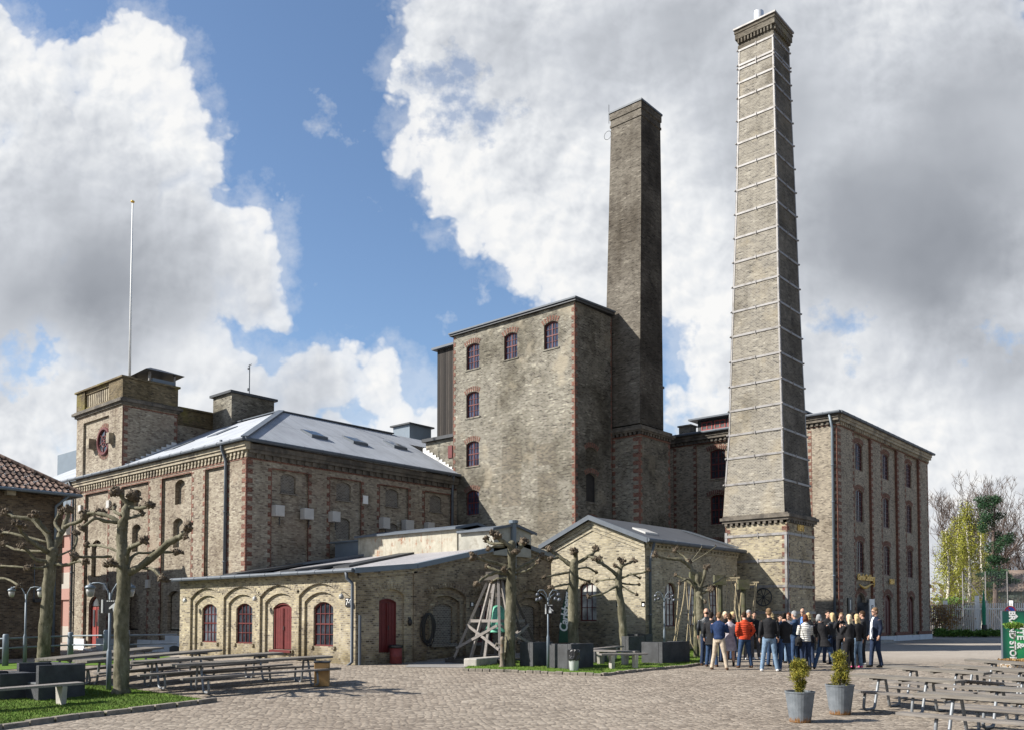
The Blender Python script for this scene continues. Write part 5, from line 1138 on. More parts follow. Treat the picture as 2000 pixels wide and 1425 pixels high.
    halfgutter((xr_ + .03, a, zr_ - .03), (xr_ + .03, b, zr_ - .03), .085, B)
    pipe([(xr_, Y0 + .25, zr_ - .06), (X1 + .14, Y0 + .2, 4.0), (X1 + .1, Y0 + .2, 3.85), (X1 + .1, Y0 + .2, .1)], .055, B)
    for px, nm in ((1208, 'left of the drainpipe'), (1257, 'nearest the corner')):
        x, z = ony(px, 1179, Y0); l = thing('wall_plate', 'tiny black and white hydrant plate ' + ('left of the young trunk' if px < 1230 else 'by the workshop corner'), 'sign', (x, Y0 - .01, z)); m = MB(); m.box(x - .09, x + .09, Y0 - .03, Y0 - .006, z - .11, z + .11); m.build('plate', MT['black'], l)
        m = MB(); m.box(x - .05, x + .05, Y0 - .034, Y0 - .03, z - .07, z + .04); m.build('symbol', MT['white'], l)
small_building()

# ================================================================ RIGHT WAREHOUSE
def shading_wing():  # unseen block added so its shadow darkens the warehouse front
    B = thing('shading_wing', 'added brick wing, unseen behind the malt tower, shading the warehouse front', 'building', (-35, 48, 0)); w = MB(); w.box(-38, -31.6, 43.6, 52.0, -.5, 17.2); w.build('wall', MT['tower'], B); w = MB(); w.box(-38.2, -31.5, 43.5, 52.0, 17.2, 17.35); w.build('roof', MT['slate'], B)
shading_wing()
def warehouse():
    XR, YF, YE, ZT = -19.77, 52.1, 70.0, 13.9; XL = -32.5
    B = thing('warehouse', 'four storey brown brick warehouse with gold lettering over its doors', 'building', (-20, 52.1, 0))
    P, Q = PF(YF), PR(XR); M_ = [MT['rb'], MT['red'], MT['plinth'], MT['tower']]; w = MB()
    ops = [op(-28.22, -27.1, 10.68, 12.6, .12, .15, back=0), op(-28.22, -27.1, 7.66, 9.6, .12, .15, back=0), op(-28.22, -27.1, 4.6, 6.5, .12, .15, back=0)]
    pan = op(-29.15, -25.4, 2.5, 13.15, 0, .12, ops)
    region(w, P, XL, XR, -.8, 13.3, 0, [pan], 0)
    for u, s_ in ((-29.15, -1), (-25.4, 1)): quoin(w, P, u, 3, 13.1, s_, 1, w=(.1, .2), h=.14)
    quoin(w, P, -30.9, 3, 13.1, 1, 1, w=(.1, .2), h=.14); quoin(w, P, -21.3, 1, 12.9, -1, 1, w=(.1, .2), h=.14)
    for o_ in ops: archbricks(w, P, o_['u0'] - .1, o_['u1'] + .1, o_['z1'] + .02, .13, 1, .3); pbox(w, P, o_['u0'] - .1, o_['u1'] + .1, o_['z0'] - .08, o_['z0'], .06, .2, 0)
    cols = [(54.89, 57.87, 55.50, 56.78), (59.89, 62.97, 60.5, 61.75), (64.84, 67.84, 65.42, 66.6)]
    ro = []; W_ = []; D_ = []
    for k, (a, b, c, d_) in enumerate(cols):
        inn = []
        for z0, z1 in ((10.83, 12.58), (7.58, 9.62), (4.38, 6.4)): inn.append(op(c, d_, z0, z1, .16, .14, back=0)); W_.append((c, d_, z0, z1))
        inn.append(op(c - .05, d_ + .1, .38, 3.12, .35, .2, back=0)); D_.append((c - .05, d_ + .1))
        ro.append(op(a, b, .42 - .04, 13.1, 0, .14, inn))
    region(w, Q, YF, YE, -.8, 13.3, 0, ro)
    for a, b, c, d_ in cols:
        quoin(w, Q, a, .6, 13.1, -1, 1, w=(.1, .2), h=.14); quoin(w, Q, b, .6, 13.1, 1, 1, w=(.14, .3), h=.14); pbox(w, Q, a, b, 13.08, 13.14, -.012, .02, 1)
        # the reveals that face the viewer are faced in red brick
        w.quad((XR - .001, b - .004, .4), (XR - .14, b - .004, .4), (XR - .14, b - .004, 13.1), (XR - .001, b - .004, 13.1), 1)
        for z1 in (12.58, 9.62, 6.4): archbricks(w, PR(XR - .14), c - .1, d_ + .1, z1 + .02, .18, 1, .3)
        archbricks(w, PR(XR - .14), c - .15, d_ + .2, 3.14, .35, 1, .34)
    quoin(w, Q, YF, .5, 13.1, 1, 1, w=(.32, .55), h=.14); quoin(w, Q, YE, .5, 13.1, -1, 1, w=(.14, .24), h=.14); quoin(w, P, XR, .5, 13.1, -1, 1, w=(.08, .14), h=.14)
    # plinth in two steps
    for a, b in ((YF, 54.6), (57.2, 60.2), (62.1, 65.2), (67.0, YE + .08)): pbox(w, Q, a, b, -.8, .36, -.10, .02, 2); pbox(w, Q, a, b, .37, .6, -.05, .02, 1)
    pbox(w, Q, 54.6, 57.2, -.8, -.0, -.02, .02, 2); pbox(w, Q, 60.2, 62.1, -.8, .34, -.08, .02, 2); pbox(w, Q, 65.2, 67.0, -.8, .34, -.08, .02, 2)
    w.quad((XR, YE, -.8), (XL, YE, -.8), (XL, YE, 13.4), (XR, YE, 13.4)); w.quad((XL, YF, -.8), (XL, YE, -.8), (XL, YE, 13.4), (XL, YF, 13.4))
    w.build('wall', M_, B)
    cornice(Q, YF + .02, YE + .15, 13.05, B, [MT['trim'], MT['red']], 1, .32, .2, band=.42, proj=.2)
    cornice(P, XL, XR + .2, 13.05, B, [MT['soot_trim'], MT['red']], 1, .32, .2, band=.42, proj=.2)
    r_ = MB(); e = .35; z = 13.82
    r_.add([(XL, YF - e, z), (XR + e, YF - e, z), (XR + e, YE + e, z), (XL, YE + e, z), ((XL + XR)/2 - 1, YF + 6, z + 1.2), ((XL + XR)/2 - 1, YE - 6, z + 1.2), (XL, YF - e, z - .12), (XR + e, YF - e, z - .12), (XR + e, YE + e, z - .12), (XL, YE + e, z - .12)], [(0, 1, 4), (1, 2, 5, 4), (2, 3, 5), (3, 0, 4, 5), (0, 1, 7, 6), (1, 2, 8, 7), (6, 7, 8, 9)])
    r_.build('roof', MT['slate'], B)
    halfgutter((XR + e + .05, YF - e, z - .06), (XR + e + .05, YE + e, z - .06), .09, B); halfgutter((XL, YF - e - .05, z - .06), (XR + e, YF - e - .05, z - .06), .09, B)
    pipe([(XR - .3, YF - e, z - .1), (XR - .22, YF - .12, z - .9), (XR - .22, YF - .12, z - 1.0), (XR - .22, YF - .12, 0)], .08, B, mat='bluegrey')
    for o_ in ops: window(P, o_['u0'], o_['u1'], o_['z0'], o_['z1'], .12, .22, 4, 4, B, bars=(2,), trans=(2,), frame='redframe', fw=.08)
    for (c, d_, z0, z1) in W_: window(PR(XR - .14), c, d_, z0, z1, .16, .08, 4, 6, B, bars=(2,), trans=(), frame='dkred', fw=.08)
    # doors: first stands open, the other two closed
    Qd = PR(XR - .14)
    for k, (c, d_) in enumerate(D_):
        if k: shutter(Qd, c, d_, .40, 3.12, .35, .14, B, mat='dkred', name='door', label='closed dark red arched double door')
    c, d_ = D_[0]
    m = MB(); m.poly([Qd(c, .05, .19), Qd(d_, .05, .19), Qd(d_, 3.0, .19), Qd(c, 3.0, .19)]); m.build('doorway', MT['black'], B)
    m = MB(); m.box(XR - .30, XR + .55, c + .04, c + .09, .0, 2.5); m.build('door', MT['milk'], B)
    m = MB(); m.box(XR + .02, XR + .08, d_ + .15, d_ + 1.05, .1, 2.75); o = m.build('door', MT['white'], B, bevel=.01); o['label'] = 'pale open door leaf folded against the wall'
    m = MB(); y0, y1 = d_ + .15, d_ + 1.05
    for z0, z1 in ((.3, 1.0), (1.15, 1.75)): m.box(XR + .082, XR + .09, y0 + .15, y1 - .15, z0, z1)
    m.build('door_panel', MT['greybox'], o); yc = (y0 + y1)/2
    m = MB(); m.box(XR + .085, XR + .1, yc - .16, yc + .16, 2.02, 2.36); m.build('door_notice', MT['black'], o)
    m = MB(); m.box(XR + .104, XR + .108, yc - .05, yc + .05, 2.1, 2.3); m.ball((XR + .105, yc, 2.25), (.004, .08, .05)); m.build('notice_symbol', MT['white'], o)
    m = MB(); m.box(XR + .1, XR + 1.0, 53.4, 58.6, -.4, .16); m.box(XR + 1.0, XR + 1.4, 53.4, 58.6, -.4, .02); m.build('doorstep', MT['concrete'], B)
    # roof monitor with red glazing
    m = MB(); xa, zb = ony(1377, 835, 56); xb, zt = ony(1500, 812, 56); zb = 14.0; m.box(-31.2, -24.5, 56, 60, zb, 15.6); o = m.build('roof_monitor', MT['darkmetal'], B)
    m = MB(); m.box(-31.7, -24.2, 55.5, 60.4, 15.61, 15.72); m.build('monitor_roof', MT['zinc'], o)
    for k in range(6): window(PF(55.98), -30.9 + k*1.02, -30.9 + k*1.02 + .86, 14.85, 15.45, 0, -.01, 2, 2, o, frame='pinkpaint', fw=.07)
    m = MB(); xa, z0 = ony(1326, 838, 53.5); m.box(xa, xa + .9, 53.5, 54.3, 13.6, 14.75); m.box(xa - .08, xa + .98, 53.42, 54.38, 14.75, 14.85); m.build('roof_stack', MT['stack'], B)
    # gold lettering over the door
    y, z = onx(1690, 1131, XR); text_mesh('lettering', 'Gamle Carlsberg', .52, MT['gold'], (XR + .05, y, z + .12), 'right', B, shear=.25, depth=.05, bold=.02, spacing=.86)
    m = MB()
    pts = []
    for k in range(15):
        a_ = k/14; pts.append((XR + .06, y - 1.25 + 2.6*a_, z - .32 - .16*math.sin(a_*math.pi*1.6) - .10*a_))
    m.tube(pts, [.02 + .07*math.sin(math.pi*min(1, k/14 + .05)) for k in range(15)], 6)
    pts = [(XR + .06, y + 1.35 + .12*math.sin(k/8*math.pi), z - .42 + .55*k/8) for k in range(9)]; m.tube(pts, .035, 6)
    m.build('flourish', MT['gold'], B)
    y, z = onx(1741, 1135.5, XR); text_mesh('year', '1864', .5, MT['gold'], (XR + .03, y, z), 'right', B, depth=.04, bold=.012)
    y0, z1 = onx(1655, 1166, XR); y1, z0 = onx(1662, 1196, XR); l = thing('entrance_board', 'tall narrow black notice board left of the open door', 'sign', (XR + .03, (y0 + y1)/2, z0)); m = MB(); m.box(XR + .02, XR + .08, y0 - .06, y1 + .06, z0, z1); m.build('board', MT['black'], l)
    m = MB()
    for k in range(5): zz = z0 + .18 + k*(z1 - z0 - .3)/5; m.box(XR + .082, XR + .086, (y0 + y1)/2 - .06, (y0 + y1)/2 + .06, zz, zz + .11)
    m.build('print', MT['white'], l)
warehouse()
# ================================================================ lawns, kerbs, paths
def P2(pts): return [ong(px, py)[:2] for px, py in pts]
LAWN1 = P2([(420, 1370), (300, 1385), (160, 1400), (0, 1421), (-180, 1440), (-180, 1290), (60, 1290), (170, 1290), (215, 1330)])
LAWN1 = P2([(415, 1371), (300, 1386), (150, 1403), (0, 1424), (-250, 1460), (-220, 1345), (0, 1335), (215, 1342), (330, 1358)])
LAWN2 = P2([(905, 1308), (1000, 1311), (1100, 1315), (1174, 1318), (1260, 1308), (1340, 1301), (1383, 1294), (1392, 1283), (1360, 1268), (1250, 1266), (1080, 1284), (925, 1298)])
sheet('lawn', LAWN1, MT['grass'], .05); sheet('lawn', LAWN2, MT['grass'], .05)
LAWN3 = P2([(-60, 1296), (120, 1290), (330, 1281), (345, 1285), (200, 1298), (-60, 1312)])
sheet('lawn', LAWN3, MT['grass'], .012)
PATH = P2([(790, 1302), (900, 1303), (1000, 1296), (1100, 1284), (1250, 1277), (1150, 1277), (1068, 1279), (813, 1293), (800, 1296)])
sheet('path', PATH, MT['asphalt'], .010)
PATH2 = P2([(1690, 1262), (1830, 1256), (2300, 1258), (2300, 1226), (1830, 1226), (1830, 1250), (1700, 1253)])
# kerbs of rough stone blocks: each block a stone of the same kerb
def kerb(name, px, label, cat='kerb', w=.16, h=.12, L=.5, closed=False):
    pts = [ong(*p) for p in px]; b = MB(); r0 = random.Random(3)
    for a, c in zip(pts, pts[1:]):
        a, c = Vector(a), Vector(c); d = c - a; n = max(1, int(d.length/L))
        for i in range(n):
            p, q = a + d*(i + .03)/n, a + d*(i + .97)/n; z0 = gz(p.x, p.y); z1 = gz(q.x, q.y); j = r0.uniform(-.012, .012); hh = h + r0.uniform(-.015, .01)
            b.bar((p.x, p.y + j, z0 + hh/2 - .02), (q.x, q.y + j, z1 + hh/2 - .02), w + r0.uniform(-.01, .015), hh)
    o = b.build(name, MT['stone'], None, bevel=.018); tag(o, kind='structure'); return o
kerb('kerb', [(422, 1369), (300, 1385), (150, 1402), (0, 1423), (-260, 1461)], 'x')
kerb('kerb', [(903, 1309), (1000, 1312), (1100, 1316), (1175, 1319), (1260, 1309), (1340, 1302), (1386, 1295)], 'x', w=.12, h=.10, L=.22)
def inside(x, y, poly):
    c = False; n = len(poly)
    for i in range(n):
        x1, y1 = poly[i]; x2, y2 = poly[(i + 1) % n]
        if (y1 > y) != (y2 > y) and x < (x2 - x1)*(y - y1)/(y2 - y1) + x1: c = not c
    return c
def grass(poly, n, hmin, hmax, lift, seed):
    r0 = random.Random(seed); b = MB(); xs = [p[0] for p in poly]; ys = [p[1] for p in poly]; k = 0
    while k < n:
        x, y = r0.uniform(min(xs), max(xs)), r0.uniform(min(ys), max(ys))
        if not inside(x, y, poly): k += .2; continue
        k += 1
        dens = mnoise.noise(Vector((x*.9, y*.9, 0))); h = r0.uniform(hmin, hmax)*(1 + .8*max(0, dens)); z = gz(x, y) + lift
        a = r0.uniform(0, 6.28); w = .006 + .006*r0.random(); dx, dy = math.cos(a)*w, math.sin(a)*w; lx, ly = r0.uniform(-.03, .03), r0.uniform(-.03, .03)
        b.add([(x - dx, y - dy, z - .01), (x + dx, y + dy, z - .01), (x + lx, y + ly, z + h)], [(0, 1, 2)])
    o = b.build('grass', MT['blade']); tag(o, 'short bright green turf on the raised lawn', 'grass', kind='stuff'); return o
g1 = grass(LAWN1, 46000, .015, .045, .05, 1); g1['label'] = 'short green grass of the lawn under the left trees'
g2 = grass(LAWN2, 26000, .015, .05, .05, 2); g2['label'] = 'green grass of the lawn island before the gabled workshop'

# ================================================================ pollarded trees
def knobmesh(b, c, r_, r0, mi=1):
    n = 14 + int(r_*60)
    b.ball(c, (r_*.75, r_*.75, r_*.7), 7, 5, mi)
    for _ in range(n):
        a = r0.uniform(0, 6.28); e = r0.uniform(-1.2, 1.4); q = r_*r0.uniform(.16, .36); d = r_*r0.uniform(.6, .95)
        p = (c[0] + d*math.cos(a)*math.cos(e), c[1] + d*math.sin(a)*math.cos(e), c[2] + d*math.sin(e)*.85); b.ball(p, (q, q, q*r0.uniform(.8, 1.2)), 6, 4, mi)
        if r0.random() < .28: v = Vector(p) - Vector(c); b.tube([p, Vector(p) + v*r0.uniform(.5, 1.1) + Vector((0, 0, r0.uniform(0, .08)))], [.009, .004], 4, mi)
def roughen(mb, amp, fr, zs):
    for i, v in enumerate(mb.v): q = mnoise.noise_vector(Vector((v[0]*fr, v[1]*fr, v[2]*fr*zs))); mb.v[i] = (v[0] + q.x*amp, v[1] + q.y*amp, v[2] + q.z*amp*.5)
def pollard(label, base_px, trunk_px, rb, rt, branches, seed, group='pollarded plane trees'):
    rb *= .80; rt *= .80; branches = [(p, a*.72, e*.78, k*1.0, d) for p, a, e, k, d in branches]
    # base_px: foot; trunk_px: points up the trunk; branches: (list of px points, start radius, end radius, knob radius, depth drift)
    r0 = random.Random(seed); bx, by, bz = ong(*base_px); f0 = rf(bx, by)[1]
    B = thing('pollard_tree', label, 'tree', (bx, by, bz), group=group)
    def at(px, py, df=0.0):
        a = _ray(px, py); g = -a[0]*ST + a[1]*CT; t_ = (f0 + df)/g; return (t_*a[0], t_*a[1], EYE + t_*a[2])
    pts = [(bx, by, bz - .05)] + [at(*p) for p in trunk_px]; n = len(pts); fine = []; rad = []
    for i in range(n - 1):
        for k in range(14): t_ = k/14; fine.append(Vector(pts[i]).lerp(Vector(pts[i + 1]), t_)); s = (i + t_)/(n - 1); rad.append((rb*(1.18 if s < .04 else 1)*(1 - s) + rt*s)*r0.uniform(.97, 1.03))
    fine.append(Vector(pts[-1])); rad.append(rt)
    m = MB(); m.tube(fine, rad, 22); m.ball(pts[-1], (rt*1.06,)*3, 10, 6); roughen(m, .034, 4.5, .5); roughen(m, .016, 16, 1); m.build('trunk', MT['bark'], B, smooth=True)
    m = MB()
    for br in branches:
        pp, ra, re, kr, df = br; k = len(pp); fin = []; rr = []
        P3 = [Vector(at(p[0], p[1], df*i/(k - 1) + (r0.uniform(-.1, .1) if 0 < i < k - 1 else 0))) for i, p in enumerate(pp)]
        for i in range(k - 1):
            a0 = P3[max(0, i - 1)]; a1 = P3[i]; a2 = P3[i + 1]; a3 = P3[min(k - 1, i + 2)]
            for q in range(4):
                t_ = q/4; v = .5*((2*a1) + (a2 - a0)*t_ + (2*a0 - 5*a1 + 4*a2 - a3)*t_*t_ + (3*a1 - a0 - 3*a2 + a3)*t_**3); s = (i + t_)/(k - 1)
                fin.append(v + Vector((r0.uniform(-1, 1), r0.uniform(-1, 1), r0.uniform(-1, 1)))*ra*.26); rr.append((ra*(1 - s) + re*s)*r0.uniform(.82, 1.2))
        fin.append(P3[-1]); rr.append(re*1.25); m.tube(fin, rr, 9, 0)
        e = P3[-1]; dr = (P3[-1] - P3[-2]).normalized()
        knobmesh(m, e, kr, r0); 
        for _ in range(2 if kr > .1 else 1): knobmesh(m, e + Vector((r0.uniform(-1, 1), r0.uniform(-1, 1), r0.uniform(-.6, .9)))*kr*1.0, kr*r0.uniform(.5, .75), r0)
        if len(fin) > 8 and r0.random() < .6: p = fin[-5]; knobmesh(m, (p.x, p.y, p.z + re), kr*.4, r0)
    roughen(m, .018, 9, 1); m.build('crown', [MT['bark'], MT['knob']], B, smooth=True); return B
pollard('leftmost knobbly bare tree behind the black wicker seats', (84, 1297), [(88, 1230), (94, 1150), (100, 1095), (104, 1075)], .26, .20, [
    ([(101, 1085), (96, 1050), (80, 1030), (60, 1012), (30, 1008), (14, 1000)], .15, .07, .17, .5),
    ([(96, 1040), (75, 1018), (70, 1003)], .1, .08, .17, -.3),
    ([(97, 1080), (75, 1065), (48, 1045), (35, 1022)], .13, .07, .17, -1.2),
    ([(98, 1095), (70, 1092), (55, 1075), (42, 1066)], .09, .05, .13, -.8),
    ([(100, 1075), (60, 1075), (30, 1072), (8, 1062)], .08, .05, .13, 1.2),
    ([(102, 1075), (115, 1050), (130, 1020), (132, 995)], .16, .09, .20, .3),
    ([(120, 1040), (108, 1020), (118, 1000)], .08, .07, .14, .6),
    ([(125, 1028), (150, 1018), (172, 1008), (195, 1000)], .10, .06, .18, -.8),
    ([(108, 1100), (130, 1102), (150, 1095), (165, 1098)], .08, .045, .13, -.9),
    ([(96, 1100), (80, 1108), (55, 1107)], .07, .04, .12, -1.0),
    ([(100, 1060), (20, 1040), (5, 1040)], .07, .05, .16, 1.3),
    ([(90, 1110), (30, 1105), (0, 1104)], .05, .04, .12, 1.5),
    ([(0, 1128), (15, 1130), (38, 1142)], .06, .04, .10, -2.2),
    ([(112, 1085), (145, 1068), (150, 1040)], .05, .05, .12, 1.2)], 11)
pollard('knobbly bare tree in the left lawn beside the black horse sign', (236, 1357), [(237, 1300), (238, 1200), (242, 1125), (240, 1090), (238, 1050), (240, 1020)], .235, .15, [
    ([(240, 1035), (244, 1000), (255, 978), (258, 968)], .15, .09, .17, 0), ([(250, 985), (238, 968), (228, 958)], .09, .07, .13, -.2),
    ([(250, 990), (275, 992), (293, 985)], .07, .05, .11, -.5), ([(243, 1012), (262, 1008), (278, 1003)], .06, .04, .09, .6),
    ([(238, 1025), (215, 1008), (190, 1000), (165, 1004)], .08, .045, .14, .5), ([(236, 1020), (212, 1018), (185, 1012), (160, 1030)], .07, .04, .10, -.4),
    ([(238, 1005), (224, 998), (222, 990)], .05, .05, .09, 1),
    ([(244, 1120), (285, 1098), (330, 1060), (358, 1042), (366, 1028)], .13, .07, .13, -.6), ([(350, 1045), (362, 1048)], .05, .04, .08, -.6),
    ([(248, 1108), (262, 1082), (300, 1078), (345, 1077)], .055, .035, .11, .7),
    ([(245, 1110), (252, 1072), (270, 1062), (281, 1054)], .075, .05, .12, -.9),
    ([(280, 1108), (300, 1112), (316, 1128)], .05, .04, .12, -.7),
    ([(238, 1080), (215, 1070), (190, 1064), (170, 1064)], .05, .035, .09, .8), ([(238, 1110), (228, 1103), (216, 1098)], .06, .05, .12, -.9),
    ([(216, 1086), (180, 1087), (145, 1086)], .05, .035, .12, -1.2)], 12)
pollard('knobbly bare tree right in front of the wooden bell frame', (994, 1303), [(996, 1250), (998, 1180), (999, 1130), (999, 1090), (1000, 1062)], .235, .15, [
    ([(1000, 1075), (995, 1063), (975, 1050), (970, 1045)], .10, .07, .16, -.3), ([(990, 1060), (960, 1060), (950, 1052)], .07, .05, .13, .4), ([(985, 1066), (965, 1067), (955, 1070)], .06, .04, .10, -.7),
    ([(1001, 1085), (1015, 1068), (1022, 1058)], .10, .09, .17, .2), ([(1001, 1075), (1010, 1080), (1008, 1076)], .06, .05, .11, -.6),
    ([(996, 1108), (970, 1100), (940, 1090), (924, 1087)], .09, .055, .14, -.5), ([(996, 1120), (965, 1118), (945, 1128), (932, 1138)], .08, .05, .11, -.9), ([(980, 1115), (958, 1108), (951, 1104)], .05, .045, .09, .3),
    ([(1000, 1115), (1020, 1105), (1045, 1092), (1058, 1086)], .08, .06, .13, .4), ([(1005, 1122), (1035, 1110), (1050, 1096)], .05, .05, .10, -.3), ([(1001, 1130), (975, 1128), (962, 1135)], .05, .045, .10, 1.0), ([(998, 1108), (985, 1112)], .05, .05, .12, -.5)], 13)
pollard('bare knobbly tree with the green banner behind it', (1120, 1290), [(1119, 1220), (1119, 1150), (1121, 1108), (1122, 1098)], .24, .18, [
    ([(1121, 1105), (1105, 1095), (1085, 1080), (1073, 1070)], .13, .07, .14, .2), ([(1090, 1088), (1075, 1090)], .06, .05, .11, -.4),
    ([(1123, 1100), (1124, 1085), (1122, 1075)], .13, .10, .16, -.3), ([(1124, 1100), (1145, 1088), (1160, 1078), (1164, 1070)], .09, .06, .14, .4), ([(1150, 1085), (1165, 1090)], .06, .05, .10, -.3),
    ([(1119, 1115), (1090, 1120), (1063, 1127)], .07, .04, .09, -.6), ([(1118, 1138), (1095, 1142), (1075, 1146)], .06, .045, .11, -.8),
    ([(1123, 1112), (1145, 1107), (1165, 1117)], .06, .04, .08, .8), ([(1123, 1125), (1150, 1135)], .05, .04, .09, .7)], 14)
pollard('leaning bare tree before the pale gabled workshop', (1222, 1276), [(1216, 1220), (1211, 1170), (1208, 1140), (1209, 1118)], .22, .15, [
    ([(1209, 1125), (1190, 1110), (1170, 1096), (1160, 1090)], .11, .07, .13, -.2), ([(1178, 1100), (1172, 1088)], .06, .05, .10, .3),
    ([(1210, 1120), (1214, 1105), (1215, 1095)], .10, .08, .13, 0), ([(1213, 1105), (1230, 1098), (1238, 1093)], .07, .06, .12, .3), ([(1212, 1110), (1202, 1104)], .06, .05, .10, -.4),
    ([(1211, 1128), (1235, 1120), (1255, 1118), (1267, 1111)], .07, .045, .10, -.5), ([(1209, 1140), (1192, 1150), (1175, 1160), (1150, 1164)], .075, .04, .10, -.6), ([(1210, 1132), (1190, 1130), (1166, 1134)], .055, .035, .07, .6),
    ([(1212, 1138), (1230, 1140), (1248, 1141)], .055, .035, .07, .5), ([(1213, 1142), (1228, 1152), (1243, 1160)], .055, .035, .08, -.3), ([(1230, 1118), (1250, 1128)], .045, .035, .06, .3)], 15)
pollard('crooked bare tree left of the crowd, hung with ropes', (1376, 1292), [(1372, 1250), (1368, 1200), (1366, 1165), (1366, 1148)], .20, .15, [
    ([(1366, 1150), (1362, 1125), (1350, 1108), (1345, 1095)], .13, .10, .12, 0), ([(1350, 1108), (1330, 1092), (1305, 1090), (1280, 1083)], .09, .06, .11, -.3), ([(1348, 1100), (1335, 1085), (1318, 1074)], .08, .05, .10, .4),
    ([(1367, 1150), (1375, 1125), (1378, 1107)], .08, .06, .11, -.2), ([(1364, 1150), (1345, 1135), (1320, 1122)], .07, .04, .09, .5), ([(1362, 1155), (1345, 1130), (1327, 1138)], .06, .04, .09, -.5),
    ([(1366, 1160), (1385, 1150), (1388, 1150)], .07, .05, .12, -.3), ([(1370, 1148), (1400, 1135), (1415, 1126), (1436, 1124)], .05, .03, .05, .3),
    ([(1350, 1095), (1362, 1080), (1371, 1066)], .025, .015, .02, .1), ([(1352, 1096), (1375, 1083), (1398, 1066)], .03, .015, .02, -.1), ([(1365, 1160), (1378, 1175)], .05, .04, .08, -.5)], 16)

# ================================================================ picnic tables
def picnic(label, cat='picnic table', L=3.8, group=None, dark=False, tw=1.0):
    # local frame: length along +x from the origin end, ground at z = 0
    B = thing('picnic_table', label, cat, (0, 0, 0), group=group); pm = MT['tabledark' if dark else 'table']; r0 = random.Random(5)
    m = MB()
    for k in range(5): y = (-.36 + k*.148)*tw; m.box(0, L, y, y + .136*tw, .665 + r0.uniform(0, .003), .72 + r0.uniform(-.003, .003))
    for x in (.5, L/2, L - .5): m.box(x - .04, x + .04, -.33*tw, .34*tw, .62, .664)
    m.build('table_top', pm, B)
    for s in (-1, 1):
        m = MB()
        for k in range(2): y0 = s*.66 + k*s*.136; y1 = y0 + s*.126; m.box(0, L, min(y0, y1), max(y0, y1), .385, .432)
        m.build('bench_seat', MT['bench'] if not dark else pm, B)
    for x in (.62, L - .62):
        for s in (-1, 1):
            m = MB(); cv = [(x, s*.14, .64), (x, s*.17, .60), (x, s*.27, .30), (x, s*.335, .09), (x, s*.37, .045), (x, s*.43, .03), (x, s*.74, .03), (x, s*.81, .05), (x, s*.84, .10), (x, s*.80, .30), (x, s*.78, .38)]
            m.tube(cv, .031, 8); m.build('leg', MT['steel'], B, smooth=True)
        m = MB(); m.tube([(x, -.14, .63), (x, .14, .63)], .026, 8); m.tube([(x, -.26, .33), (x, .26, .33)], .018, 6); m.build('cross_tube', MT['steel'], B, smooth=True)
    index_kids(B); return B
first_table = [None]
def table_at(px0, py0, px1, py1, label, group, L=None, corner=-.36, far=False):
    # near edge of the table top runs through the two picture points
    h = .72; a = _ray(px0, py0); z = -.2
    for _ in range(30): t_ = (z + h - EYE)/a[2]; z = .5*z + .5*gz(t_*a[0], t_*a[1])
    A = Vector((t_*a[0], t_*a[1])); b = _ray(px1, py1); zt = z + h
    if py1 != py0: t2 = (zt - EYE)/b[2]
    Bp = Vector((t2*b[0], t2*b[1])); d = (Bp - A); LL = d.length if L is None else L; rz = math.atan2(d.y, d.x); n = Vector((-d.y, d.x)).normalized()
    O = A - n*corner
    zc = gz(O.x + d.normalized().x*LL/2, O.y + d.normalized().y*LL/2)
    if first_table[0] is None: T_ = picnic(label, L=4.0, group=group); first_table[0] = T_; T_.location = (O.x, O.y, zc); T_.rotation_euler = (0, 0, rz)
    else: T_ = dup(first_table[0], (O.x, O.y, zc), rz, label, group)
    # small tilt to follow the yard
    e0 = gz(O.x, O.y); e1 = gz(O.x + d.normalized().x*4, O.y + d.normalized().y*4); T_.rotation_euler = (0, -math.atan2(e1 - e0, 4.0), rz); T_.location.z = e0
    return T_
gl, gr = 'long picnic tables before the yellow building', 'picnic tables at the right of the yard'
table_at(347, 1299, 639, 1290.5, 'nearest long plank picnic table, its right end at the brown bin', gl)
table_at(262, 1293, 539, 1284.5, 'second long picnic table from the front in the left row', gl)
table_at(172, 1290, 444, 1279, 'third long picnic table, partly behind the lawn tree', gl)
table_at(112, 1286, 368, 1272, 'farthest long picnic table, closest to the brick hall', gl)
SHORT = {}
def table_vp(px, py, ang, label, corner=-.29, group=gr, back=0.0, L=2.25):
    # left near corner at a picture point, running ang degrees to the right of straight ahead, towards the viewer
    h = .72; a = _ray(px, py); z = -.2
    for _ in range(30): t_ = (z + h - EYE)/a[2]; z = .5*z + .5*gz(t_*a[0], t_*a[1])
    A = Vector((t_*a[0], t_*a[1])); c = R(ang); d = Vector(cw(math.sin(c), -math.cos(c))); rz = math.atan2(d.y, d.x); n = Vector((-d.y, d.x)); O = A - n*corner - d*back
    e0 = gz(O.x, O.y); e1 = gz(O.x + d.x*4, O.y + d.y*4)
    if L not in SHORT: T_ = SHORT[L] = picnic(label, L=L, group=group, tw=.8); T_.location = (O.x, O.y, e0)
    else: T_ = dup(SHORT[L], (O.x, O.y, e0), rz, label, group)
    T_.rotation_euler = (0, -math.atan2(e1 - e0, 4.0), rz); return T_
table_vp(1656, 1316, 42, 'picnic table right behind the second zinc pot')
table_vp(1722, 1300, 44, 'picnic table standing closest behind the lone man')
table_vp(1783, 1352, 40, 'nearest picnic table, its end cut by the lower right corner', L=3.2)
table_vp(1873, 1339, 42, 'picnic table just behind the nearest one, cut by the right edge', L=3.2)
table_vp(1840, 1298, 46, 'picnic table in the middle row, running out of the right edge')
table_vp(1881, 1287, 46, 'farthest picnic table, in front of the green board')
table_vp(1929, 1321, 44, 'half hidden picnic table cut by the right edge')

